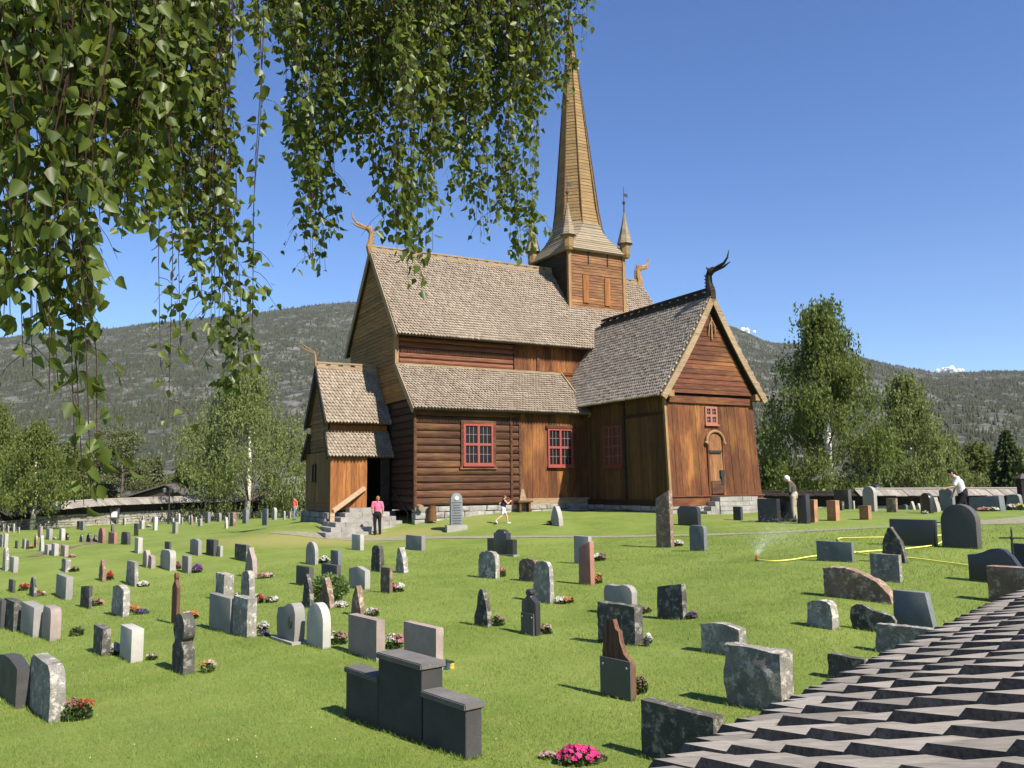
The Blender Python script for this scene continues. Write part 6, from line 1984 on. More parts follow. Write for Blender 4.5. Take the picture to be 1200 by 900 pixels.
for i, (u, y, v, hw) in enumerate([(-110, 88, 480, 60), (-60, 95, 500, 50), (20, 108, 512, 40), (60, 118, 524, 34), (104, 130, 530, 30), (240, 128, 548, 30), (262, 140, 556, 26), (320, 140, 556, 24), (870, 100, 560, 26), (930, 108, 552, 30), (1000, 110, 545, 30), (1085, 112, 540, 34), (1165, 118, 535, 36), (1205, 112, 528, 36), (1300, 96, 520, 44)]):
    tree('dull green tree in the low wood behind the nearer trees', u, y, v, hw, 'bush', 2000, .38, (M_leaf_dark, M_leaf_birch, M_leaf_pale)[i % 3], low=.03, seed=40 + i, group='trees of the low wood behind')

# ================================================================== the birch that hangs over the camera
LEAF_T = np.array([(0, 0, 0), (1, 0, -.06), (.42, 0, .0), (.13, .25, .05), (.34, .40, .09), (.66, .24, .05), (.13, -.25, .05), (.34, -.40, .09), (.66, -.24, .05)])
LEAF_F = np.array([(0, 2, 1, 5, 4, 3), (0, 6, 7, 8, 1, 2)])
M_fleaf = leafmat('near_birch_leaf', (.013, .027, .005), (.105, .138, .022), trans=.36, rough=.42, tcol=(.42, .50, .06), scale=3.0, spec=.3)
M_twig = plain('birch_twig', (.045, .024, .018), .8, .15, .3, 60)

def leaves_mesh(name, P, D, L, parent, mat):
    """P base of each blade, D pointing direction, L length"""
    n = len(P)
    D = D / np.linalg.norm(D, axis=1)[:, None]
    R_ = rng.normal(0, 1, (n, 3))
    B = np.cross(D, R_); B /= np.linalg.norm(B, axis=1)[:, None]
    Nn = np.cross(D, B)
    curl = rng.uniform(-.25, .35, n); wd = rng.uniform(.85, 1.15, n); fold = rng.uniform(.6, 2.6, n)
    T_ = LEAF_T[None].repeat(n, 0)
    xx = T_[:, :, 0]; yy = T_[:, :, 1] * wd[:, None]; zz = T_[:, :, 2] * fold[:, None] - curl[:, None] * xx ** 2
    V = P[:, None] + (D[:, None] * xx[..., None] + B[:, None] * yy[..., None] + Nn[:, None] * zz[..., None]) * L[:, None, None]
    Fq = (LEAF_F[None] + (np.arange(n) * 9)[:, None, None]).reshape(-1, 6)
    return np_mesh(name, V.reshape(-1, 3), Fq, mat, parent, smooth=False)

def near_birch():
    base = np.array([-3.4, 0.6])
    bz = gz(*base)
    o = empty('birch_tree', (*base, bz), 0, 'birch whose leafy twigs hang into the picture from above, close to the viewer', 'tree')
    b0 = np.array([base[0], base[1], bz])
    tr = MB()
    L_ = lambda p: tuple(np.array(p) - b0)
    tr.tube([L_((-3.4, .6, bz - .2)), L_((-3.35, .6, 2.5)), L_((-3.3, .7, 5.0)), L_((-3.25, .8, 8.5)), L_((-3.2, .8, 11))], [.22, .19, .16, .10, .03], 12)
    tr.build('trunk', M_bark_b, o, smooth=True)
    limbs = [[(-3.3, .7, 4.9), (-2.2, 1.6, 5.6), (-1.0, 2.6, 5.35), (-.2, 3.3, 5.25), (.45, 4.0, 5.3)],
             [(-3.32, .7, 4.4), (-2.4, 1.3, 4.9), (-1.6, 1.9, 4.75), (-.9, 2.4, 4.7)],
             [(-3.3, .7, 5.4), (-2.2, 1.6, 6.4), (-1.4, 2.3, 6.2)],
             [(-3.3, .75, 6.5), (-2.0, .9, 7.2), (-.9, 1.2, 7.0)]]
    for lm in limbs:
        m2 = MB(); m2.tube([L_(p) for p in lm], [.075, .055, .04, .025, .010][:len(lm)], 8); m2.build('limb', M_bark, o, smooth=True)
    # hanging groups: (u0, u1, v_end_min, v_end_max, distance, strands, leaf cm, sparse)
    # (u range, reach of the edge strands, reach of the middle strands, distance, strands, leaf cm, density)
    G = [(-30, 30, 320, 395, 1.9, 11, 4.7, .9), (25, 72, 290, 420, 1.95, 11, 4.7, .9), (66, 122, 200, 390, 2.1, 12, 4.6, .85), (86, 114, 555, 600, 2.0, 4, 5.2, .6), (20, 90, 420, 480, 2.0, 5, 4.8, .8),
         (115, 170, 170, 290, 2.3, 15, 4.4, 1.0), (152, 205, 180, 270, 2.5, 14, 4.4, 1.0), (188, 214, 400, 500, 2.75, 3, 4.2, .7), (196, 252, 220, 310, 2.8, 16, 4.3, 1.0), (238, 262, 200, 330, 2.9, 7, 4.2, 1.0), (225, 272, 300, 400, 2.9, 8, 4.2, .9), (252, 300, 390, 470, 2.9, 8, 4.2, .85),
         (240, 340, 5, 55, 3.2, 20, 4.2, 1.0), (310, 345, 20, 80, 3.3, 6, 4.2, 1.0), (335, 398, 150, 250, 3.5, 18, 4.1, 1.0), (348, 396, 250, 345, 3.6, 11, 4.1, 1.0), (388, 458, 110, 190, 3.6, 24, 4.1, 1.0), (432, 516, 190, 300, 3.4, 20, 4.3, 1.0), (458, 512, 270, 360, 3.4, 8, 4.3, 1.0), (505, 566, 130, 230, 3.8, 20, 4.1, 1.0),
         (538, 600, 200, 300, 3.9, 14, 4.1, 1.0), (588, 632, 230, 335, 3.95, 12, 4.1, 1.0), (590, 650, 70, 165, 4.0, 20, 4.1, 1.0), (640, 690, 40, 118, 4.1, 11, 4.1, 1.0), (396, 640, 90, 150, 3.9, 60, 4.1, 1.0), (330, 640, 60, 110, 4.2, 40, 4.1, 1.0), (-20, 235, 100, 190, 2.6, 60, 4.4, 1.0), (-20, 200, 180, 250, 2.2, 18, 4.6, 1.0)]
    for gi, (ua, ub, va, vb, d, ns, cm, sp) in enumerate(G):
        tw = MB(); P, D, Ls = [], [], []
        for s_ in range(ns):
            u0 = ua + (ub - ua) * (s_ + random.random()) / ns
            ve = va + (vb - va) * (1 - abs(2 * (s_ + .5) / ns - 1)) ** .8 * random.uniform(.75, 1.0) + random.uniform(-12, 12)
            dd = d * random.uniform(.94, 1.08)
            v0 = random.uniform(-150, -60)
            top = CAM + ray(u0 + random.uniform(-40, 14 if 180 < ua < 270 else 40), v0) * dd
            end = CAM + ray(u0, ve) * dd
            # hangs straight down in space, swaying a little
            n = max(6, int(abs(ve - v0) * dd / F / .055))
            ph = random.uniform(0, 6.3); am = random.uniform(.01, .07)
            pts = []
            for k in range(n + 1):
                f = k / n
                q = top * (1 - f) + end * f
                q = q + np.array([sin(ph + f * 5) * am, cos(ph * 1.7 + f * 4) * am, 0]) * sin(pi * min(1, f * 1.2 + .1))
                pts.append(q)
            tw.tube([L_(p) for p in pts], [.0022 * (1 - .6 * k / n) for k in range(n + 1)], 4, caps=False)
            stems = [pts]
            cph = random.uniform(0, 50)
            # short side twigs
            for k in range(2, n, 3):
                if random.random() < .65 * sp:
                    a = random.uniform(0, 2 * pi); l = random.uniform(.03, .14)
                    st = pts[k]
                    tp = [st + np.array([cos(a) * l * f, sin(a) * l * f, -l * .9 * f * f]) for f in (0, .35, .7, 1)]
                    tw.tube([L_(p) for p in tp], [.0013, .0011, .0009, .0006], 3, caps=False)
                    stems.append(tp)
            for st in stems:
                for k in range(len(st) - 1):
                    step = np.linalg.norm(np.array(st[k + 1]) - np.array(st[k]))
                    cl = mnoise.noise((st[k][2] * 5.5, cph, st[k][0] * 5.5))
                    cnt = step / .021 * sp * max(.25, .95 + 1.6 * cl)
                    cnt = int(cnt) + (random.random() < cnt % 1)
                    for q in range(cnt):
                        f = random.random()
                        b = np.array(st[k]) * (1 - f) + np.array(st[k + 1]) * f
                        a = random.uniform(0, 2 * pi)
                        pet = random.uniform(.008, .022)
                        od = np.array([cos(a), sin(a), -random.uniform(.3, 1.6)])
                        od /= np.linalg.norm(od)
                        P.append(b + od * pet - b0); D.append(od * .9 + np.array([0, 0, -.45]) + rng.normal(0, .35, 3)); Ls.append(cm / 100 * random.uniform(.5, 1.0))
        br = tw.build('hanging_branch', M_twig, o)
        leaves_mesh('leaves', np.array(P), np.array(D), np.array(Ls), br, M_fleaf)
    # the crown above the picture, which shades the hanging twigs
    P = []
    while len(P) < 5200:
        lm = random.choice(limbs); k = random.randrange(len(lm) - 1); f = random.random()
        p = np.array(lm[k]) * (1 - f) + np.array(lm[k + 1]) * f + rng.normal(0, 1, 3) * np.array([.42, .42, .3])
        if p[2] < 2.7 + .66 * max(p[1], 0) + .12: continue
        P.append(p - b0)
    P = np.array(P)
    leaves_mesh('crown', P, rng.normal(0, .5, (len(P), 3)) + np.array([0, 0, -.6]), rng.uniform(.03, .055, len(P)), o, M_fleaf)
near_birch()

# ================================================================== grass blades, tufts at the stones, clover
M_blade = leafmat('grass_blade', (0.08736, 0.1338, 0.022), (0.2072, 0.2675, 0.0528), trans=.25, rough=.6, scale=.5, spec=.2)
def bump_z(x, y):
    return np.array([mnoise.noise((a * .35, b * .35, 3.1)) * .03 + mnoise.noise((a * 1.1, b * 1.1, .7)) * .012 for a, b in zip(x, y)])
def blades(name, x, y, h, wdt, mat, label):
    n = len(x)
    z = ground_np(x, y) + bump_z(x, y) - .006
    a = rng.uniform(0, 2 * pi, n); lx, ly = rng.normal(0, .45, n) * h, rng.normal(0, .45, n) * h
    dx, dy = np.cos(a) * wdt / 2, np.sin(a) * wdt / 2
    V = np.zeros((n, 3, 3))
    V[:, 0] = np.stack([x - dx, y - dy, z], 1); V[:, 1] = np.stack([x + dx, y + dy, z], 1); V[:, 2] = np.stack([x + lx, y + ly, z + h], 1)
    o = np_mesh(name, V.reshape(-1, 3), np.arange(n * 3).reshape(n, 3), mat)
    tag(o, label, 'grass', kind='stuff')
nb = 260000
az_ = rng.uniform(radians(-34), radians(34), nb)
rr_ = 7.6 * (30 / 7.6) ** rng.uniform(0, 1, nb)
bx_, by_ = rr_ * np.sin(az_), rr_ * np.cos(az_)
pn = np.array([mnoise.noise((a * .9, b * .9, 4.4)) for a, b in zip(bx_, by_)])
kp = rng.uniform(-.9, .7, nb) < pn + .35
bx_, by_, rr_ = bx_[kp], by_[kp], rr_[kp]
blades('grass', bx_, by_, rng.uniform(.018, .045, len(bx_)) * (1 + rr_ / 40), .0045 * (.5 + rr_ / 12), M_blade, 'short mown grass of the near lawn')
tx_, ty_, th_ = [], [], []
for (cx, cy, w_, t_, rz, d) in STONE_FOOT:
    if d > 40: continue
    m = int(min(420, 300 * (w_ + t_) * min(1.6, 14 / d)))
    for k in range(m):
        s_ = random.random() * 2 * (w_ + t_)
        of = abs(random.gauss(0, .035)) + .004
        if s_ < w_: lx, ly = s_ - w_ / 2, -t_ / 2 - of
        elif s_ < 2 * w_: lx, ly = s_ - w_ * 1.5, t_ / 2 + of
        elif s_ < 2 * w_ + t_: lx, ly = w_ / 2 + of, s_ - 2 * w_ - t_ / 2
        else: lx, ly = -w_ / 2 - of, s_ - 2 * w_ - t_ * 1.5
        tx_.append(cx + lx * cos(rz) - ly * sin(rz)); ty_.append(cy + lx * sin(rz) + ly * cos(rz)); th_.append(random.uniform(.02, .07))
blades('grass_tufts', np.array(tx_), np.array(ty_), np.array(th_), .009, M_blade, 'longer grass left standing round the feet of the gravestones')
nc = 350
az_ = rng.uniform(radians(-33), radians(33), nc); rr_ = 7.8 * (26 / 7.8) ** rng.uniform(0, 1, nc)
cx_, cy_ = rr_ * np.sin(az_), rr_ * np.cos(az_)
cz_ = ground_np(cx_, cy_) + bump_z(cx_, cy_) + rng.uniform(.02, .05, nc)
Pq = np.stack([cx_, cy_, cz_], 1)
Vq, Fq = quads_from(Pq, rng.normal(0, 1, (nc, 3)), rng.uniform(.012, .022, nc), rng.uniform(.012, .02, nc))
tag(np_mesh('clover', Vq, Fq, plain('clover_white', (.36, .36, .2), .8)), 'tiny pale clover heads and dry bits scattered in the lawn', 'clover', kind='stuff')
# ================================================================== flowers and shrubs at the graves
M_fl_leaf = leafmat('flower_leaves', (.030, .055, .016), (.085, .12, .035), trans=.25, scale=4)
FC = {'pink': (0.515, 0.035, 0.172), 'red': (0.296, 0.039, 0.023), 'orange': (0.406, 0.172, 0.055), 'white': (0.468, 0.452, 0.390), 'purple': (0.156, 0.066, 0.203), 'violet': (0.078, 0.047, 0.148), 'rose': (0.328, 0.148, 0.140), 'dry': (0.195, 0.125, 0.094), 'yellow': (0.429, 0.328, 0.062), 'palepink': (0.429, 0.289, 0.257)}
_fm = {}
def fmat(c):
    if c not in _fm: _fm[c] = leafmat('petal_' + c, tuple(x * .75 for x in FC[c]), FC[c], trans=.25, tcol=FC[c], scale=6, spec=.2)
    return _fm[c]
PET = [(.0, .0), (.5, .0), (.35, .35), (.0, .5), (-.35, .35), (-.5, 0), (-.35, -.35), (0, -.5), (.35, -.35)]
def flowers(u, v, wpx, hpx, cols, label, n=None, kind='flower_clump', leafy=1.0, bs=.035, cat='flowers', flat=False):
    p = on_ground(u, v)
    d = float((p - CAM) @ FW)
    W_, H_ = wpx * d / F / 2 * .9, hpx * d / F * .78
    o = empty(kind, (p[0], p[1], gz(p[0], p[1])), 0, label, cat)
    n = n or int(max(16, min(160, W_ * 260)))
    nl = int(n * 4 * leafy)
    a = rng.uniform(0, 2 * pi, nl); r = W_ * np.sqrt(rng.uniform(0, 1, nl))
    dome = np.sqrt(np.clip(1 - (r / W_) ** 2 * .85, 0, 1))
    P = np.stack([r * np.cos(a), r * np.sin(a) * .7, H_ * dome * rng.uniform(.15, .95, nl)], 1)
    D = np.stack([np.cos(a), np.sin(a), rng.uniform(-.2, 1.2, nl)], 1) + rng.normal(0, .4, (nl, 3))
    S_ = rng.uniform(.05, .10, nl) * max(.7, min(1.6, d / 14))
    Vq, Fq = quads_from(P, D, S_, S_ * .5)
    np_mesh('leaves', Vq, Fq, M_fl_leaf, o)
    per = max(1, n // len(cols))
    for c in cols:
        a = rng.uniform(0, 2 * pi, per); r = W_ * np.sqrt(rng.uniform(0, .95, per))
        if len(cols) > 1: r = r * .8
        sh = (cols.index(c) - (len(cols) - 1) / 2) * W_ * .8
        dome = np.sqrt(np.clip(1 - (r / W_) ** 2 * .85, 0, 1))
        cx, cy, cz = r * np.cos(a) + sh, r * np.sin(a) * .7, H_ * dome * rng.uniform(.75, 1.05, per) + .01
        V, Fc = [], []
        for k in range(per):
            s_ = bs * rng.uniform(.7, 1.3) * max(.8, min(1.8, d / 13))
            nrm = Vector((cos(a[k]) * .5 + rng.normal(0, .3), sin(a[k]) * .5 - .35 + rng.normal(0, .3), .8)).normalized()
            ax = nrm.orthogonal().normalized(); ay = nrm.cross(ax)
            b = len(V)
            V.append(Vector((cx[k], cy[k], cz[k])) - nrm * s_ * .25)
            for q in range(10):
                rr = s_ * (1.0 if q % 2 == 0 else .62)
                V.append(Vector((cx[k], cy[k], cz[k])) + (ax * cos(2 * pi * q / 10) + ay * sin(2 * pi * q / 10)) * rr + nrm * rng.uniform(-.1, .2) * s_)
            Fc += [(b, b + 1 + q, b + 1 + (q + 1) % 10) for q in range(10)]
        np_mesh('blossoms', np.array([tuple(q) for q in V]), np.array(Fc), fmat(c), o)
    return o

flowers(678, 893, 58, 22, ['pink'], 'bright pink begonias in bloom on the lawn, bottom centre of the view', n=120, bs=.034)
flowers(642, 888, 20, 8, ['palepink'], 'faded pale pink blossoms lying just left of the bright pink begonias', n=26, bs=.03)
flowers(702, 891, 24, 8, ['dry'], 'low reddish leafy plant just right of the bright pink begonias', n=20, bs=.02)
flowers(90, 843, 38, 30, ['rose', 'red'], 'dark leafy bush with rusty red blossoms beside the chamfered stone at bottom left', n=90, leafy=2.2, bs=.022)
flowers(135, 768, 17, 17, ['white'], 'white flower clump between a dark block and a pale slab', n=70)
flowers(178, 774, 12, 9, ['white', 'dry'], 'sparse pale flowers right of the pale slab on the left lawn', n=22, bs=.025)
flowers(90, 745, 18, 14, ['dry'], 'small green leafy plants right of the row of four at the left edge', n=14, leafy=2.5, bs=.015)
flowers(243, 788, 20, 16, ['orange', 'palepink'], 'grey green leaves with peach roses right of the disc-topped stone', n=18, bs=.035)
flowers(154, 718, 16, 10, ['palepink', 'orange'], 'peach and cream flowers right of a rough grey arched stone', n=36)
flowers(165, 720, 18, 7, ['violet'], 'low strip of violet flowers right of the peach and cream ones', n=60, bs=.025)
flowers(113, 710, 14, 9, ['dry', 'rose'], 'dull reddish leafy flowers right of a narrow slanting stone', n=22)
flowers(28, 692, 10, 9, ['orange', 'red'], 'orange red flower bowl near the left edge', n=40)
flowers(47, 699, 12, 7, ['red', 'palepink'], 'red and pale flowers right of a thin pointed stone near the left edge', n=36)
flowers(128, 680, 9, 12, ['red'], 'red flowers beside a thin rough reddish stone', n=24)
flowers(168, 687, 14, 6, ['white'], 'low white flowers right of a tapered grey stone', n=34)
flowers(231, 671, 12, 12, ['purple'], 'purple flower clump beside a grey upright slab', n=70)
flowers(208, 667, 8, 11, ['rose'], 'dull pink flowers right of the broad pale-sided gravestone', n=26)
flowers(87, 670, 12, 7, ['dry'], 'dark leafy plants right of a small speckled stone', n=10, leafy=2)
flowers(224, 725, 16, 10, ['palepink', 'orange'], 'peach flowers right of the slender post marker', n=34)
flowers(308, 744, 14, 20, ['white'], 'white flowers behind the right side of the speckled granite block', n=50)
flowers(309, 746, 12, 7, ['violet'], 'violet flowers at the foot of the speckled granite block', n=44, bs=.025)
flowers(311, 678, 18, 7, ['rose', 'palepink'], 'low strip of dusty pink flowers right of the pointed pinkish rock', n=60)
flowers(303, 707, 10, 12, ['white', 'red'], 'red and white flowers right of the rounded rough stone with tan edge', n=26)
flowers(318, 706, 14, 8, ['dry', 'white'], 'low pale plants on the lawn right of the rounded rough stone', n=22, leafy=1.5)
flowers(278, 703, 8, 9, ['white'], 'small white flowers between two rough stones behind the big plain slab', n=24)
flowers(380, 660, 13, 10, ['white'], 'white flowers with green leaves right of the round-topped stone below the steps', n=26, leafy=2)
flowers(400, 712, 16, 8, ['white'], 'white flowers right of the triangular rock and round shrub', n=50)
flowers(437, 722, 14, 10, ['white', 'palepink'], 'white and pale flowers right of the triangular grey brown rock', n=50)
flowers(397, 755, 22, 18, ['white', 'dry'], 'dark green plants with white blossoms right of the round-topped light stone', n=34, leafy=2.2)
flowers(462, 760, 22, 20, ['white', 'rose'], 'white and pink flowers between the two pink-edged slabs', n=60)
flowers(466, 694, 14, 12, ['rose', 'white'], 'flower bowl with pink and white flowers right of the narrow split stone', n=34)
flowers(588, 676, 9, 11, ['orange', 'rose'], 'orange flower pot right of the rounded speckled stone', n=30)
flowers(583, 733, 18, 14, ['dry'], 'dry spindly plants right of the pointed dark stone', n=26, leafy=1.2, bs=.02)
flowers(640, 743, 14, 14, ['dry', 'palepink'], 'dry pale plants right of the iron-like marker', n=26, leafy=1.2, bs=.02)
flowers(662, 707, 22, 8, ['white', 'orange'], 'low white and orange flowers right of the tall furrowed rock', n=44)
flowers(702, 684, 8, 14, ['orange'], 'small orange flowers right of the narrow red granite stone', n=26)
flowers(703, 657, 14, 10, ['white', 'dry'], 'pale grey flowers right of the grey square slab', n=26)
flowers(751, 812, 18, 26, ['dry'], 'reddish spindly shrub beside the rusty marker', n=40, leafy=1.4, bs=.018)
flowers(756, 718, 16, 8, ['dry'], 'low greyish plants right of the wave-topped stone', n=14, leafy=2)
flowers(760, 755, 8, 14, ['white'], 'white flowers right of the big dark rough block', n=20)
flowers(811, 724, 12, 8, ['purple'], 'purple flowers right of the dark tilted slab', n=36)
flowers(795, 640, 12, 8, ['white'], 'white flowers right of the very tall narrow stone', n=36)
flowers(804, 614, 10, 4, ['white'], 'white flowers before the black stone with clipped corners', n=30)
flowers(647, 615, 12, 5, ['rose', 'white'], 'pink and white flowers before the pale triangular stone by the church', n=40)
flowers(899, 611, 6, 4, ['red'], 'small red blossom cluster before the wide black slab', n=24)
flowers(1158, 599, 22, 5, ['rose', 'white'], 'pink flower row before the wide dark low slab on the right', n=60)
flowers(1190, 598, 24, 9, ['white', 'yellow'], 'pale flowers and rushes before the dark rounded stone at the right edge', n=40, leafy=1.6)
flowers(1085, 602, 6, 3, ['white'], 'white flowers before the black narrow round-topped stone', n=18)
flowers(62, 632, 10, 3, ['white'], 'white flowers right of a grey slab in the far left rows', n=24)
flowers(84, 653, 8, 3, ['orange', 'palepink'], 'orange and pale flowers right of the three pale blocks', n=24)
flowers(174, 618, 7, 4, ['white'], 'white flowers before the far wall, right of a pale stone', n=20)
flowers(36, 643, 7, 4, ['palepink', 'orange'], 'peach flowers right of the close small pair, far left', n=20)

# round green shrub between two dark rocks
p = on_ground(386, 706)
d = float((p - CAM) @ FW)
o = empty('shrub', (p[0], p[1], gz(p[0], p[1])), 0, 'round bright green shrub growing between two dark jagged rocks', 'shrub')
W_, H_ = 24 * d / F, 34 * d / F
nl = 1500
q = rng.normal(0, 1, (nl, 3)); q /= np.linalg.norm(q, axis=1)[:, None]
q *= (rng.uniform(.35, 1, nl) ** .5)[:, None]
Pq = np.stack([q[:, 0] * W_, q[:, 1] * W_, H_ * .5 + q[:, 2] * H_ * .5], 1)
Vq, Fq = quads_from(Pq, q + rng.normal(0, .5, (nl, 3)) + np.array([0, 0, .5]), rng.uniform(.06, .12, nl), rng.uniform(.03, .06, nl))
np_mesh('foliage', Vq, Fq, leafmat('shrub_leaf', (.05, .09, .02), (.14, .20, .05), trans=.3, scale=3), o)
mb = MB()
for k in range(7):
    a = 2 * pi * k / 7
    mb.tube([(0, 0, -.05), (cos(a) * W_ * .3, sin(a) * W_ * .3, H_ * .4), (cos(a) * W_ * .6, sin(a) * W_ * .6, H_ * .75)], [.014, .010, .005], 5)
mb.build('stems', M_bark, o)

# grave lanterns
for (u, v, h, c, lab) in [(524, 784, 11, (.03, .06, .10), 'small dark blue grave lantern right of the pink-edged broad slab'), (529, 783, 9, (.5, .35, .03), 'yellow flower can beside the dark blue grave lantern'), (758, 758, 11, (.025, .03, .03), 'small dark grave lantern right of the big dark rough block'), (73, 842, 10, (.14, .15, .16), 'small glass grave lantern between the chamfered stone and its red flowering bush')]:
    p = on_ground(u, v); d = float((p - CAM) @ FW); k = d / F
    o = empty('grave_lantern', (p[0], p[1], gz(p[0], p[1])), 0, lab, 'lantern')
    mb = MB(); mb.lathe([(3.4 * k, -.02), (3.6 * k, .01), (3.2 * k, h * k * .25), (3.4 * k, h * k * .75)], (0, 0, 0), 12); mb.build('body', plain('lantern_body', c, .3, .5), o, smooth=False)
    mb = MB(); mb.lathe([(3.9 * k, h * k * .75), (3.9 * k, h * k * .8), (1.6 * k, h * k * .95), (.6 * k, h * k)], (0, 0, 0), 12); mb.build('lid', M_iron2, o)

# ================================================================== people
M_skin = (lambda t: t.bsdf(t.mix(t.noise(t.coord('Object'), 9, 3), (.50, .26, .17), (.58, .32, .22)), .55, spec=.35))(NT('skin'))
def cloth(name, c):
    t = NT(name); n = t.noise(t.coord('Object'), 14, 4, .6)
    return t.bsdf(t.mix(n, tuple(x * .8 for x in c), tuple(min(1, x * 1.1) for x in c)), .9, bump=n, bstr=.5, bdist=.02, spec=.15)

def solid(mb, name, mat, parent, vox=.011, sm=3):
    o = mb.build(name, mat, parent, smooth=True)
    m = o.modifiers.new('remesh', 'REMESH'); m.mode = 'VOXEL'; m.voxel_size = vox; m.use_smooth_shade = True
    s_ = o.modifiers.new('smooth', 'SMOOTH'); s_.factor = .5; s_.iterations = sm
    return o

def limb(mb, pts, rad, n=10):
    """a tapering limb with rounded joints"""
    mb.tube(pts, rad, n)
    for p, r in zip(pts, rad): mb.ball(p, r, 10, 7)

def hand(mb, wrist, dirv, side, palm_n, k=1.0, curl=.5):
    w, d, pn = Vector(wrist), Vector(dirv).normalized(), Vector(palm_n).normalized()
    sd = d.cross(pn).normalized() * side
    mb.tube([w, w + d * .045 * k, w + d * .088 * k], [.026 * k, .031 * k, .030 * k], 8)
    for i, (o, l) in enumerate(((-.026, .066), (-.009, .074), (.009, .070), (.026, .055))):
        b = w + d * .085 * k + sd * o * k
        m1 = b + (d * cos(curl * .6) + pn * sin(curl * .6)) * l * .5 * k
        m2 = m1 + (d * cos(curl * 1.5) + pn * sin(curl * 1.5)) * l * .5 * k
        limb(mb, [b, m1, m2], [.0095 * k, .009 * k, .0075 * k], 6)
    b = w + d * .03 * k - sd * .026 * k
    m1 = b + (d * .7 - sd * .6 + pn * .35) * .036 * k
    m2 = m1 + (d * .9 - sd * .15 + pn * .4) * .032 * k
    limb(mb, [b, m1, m2], [.012 * k, .0105 * k, .009 * k], 6)

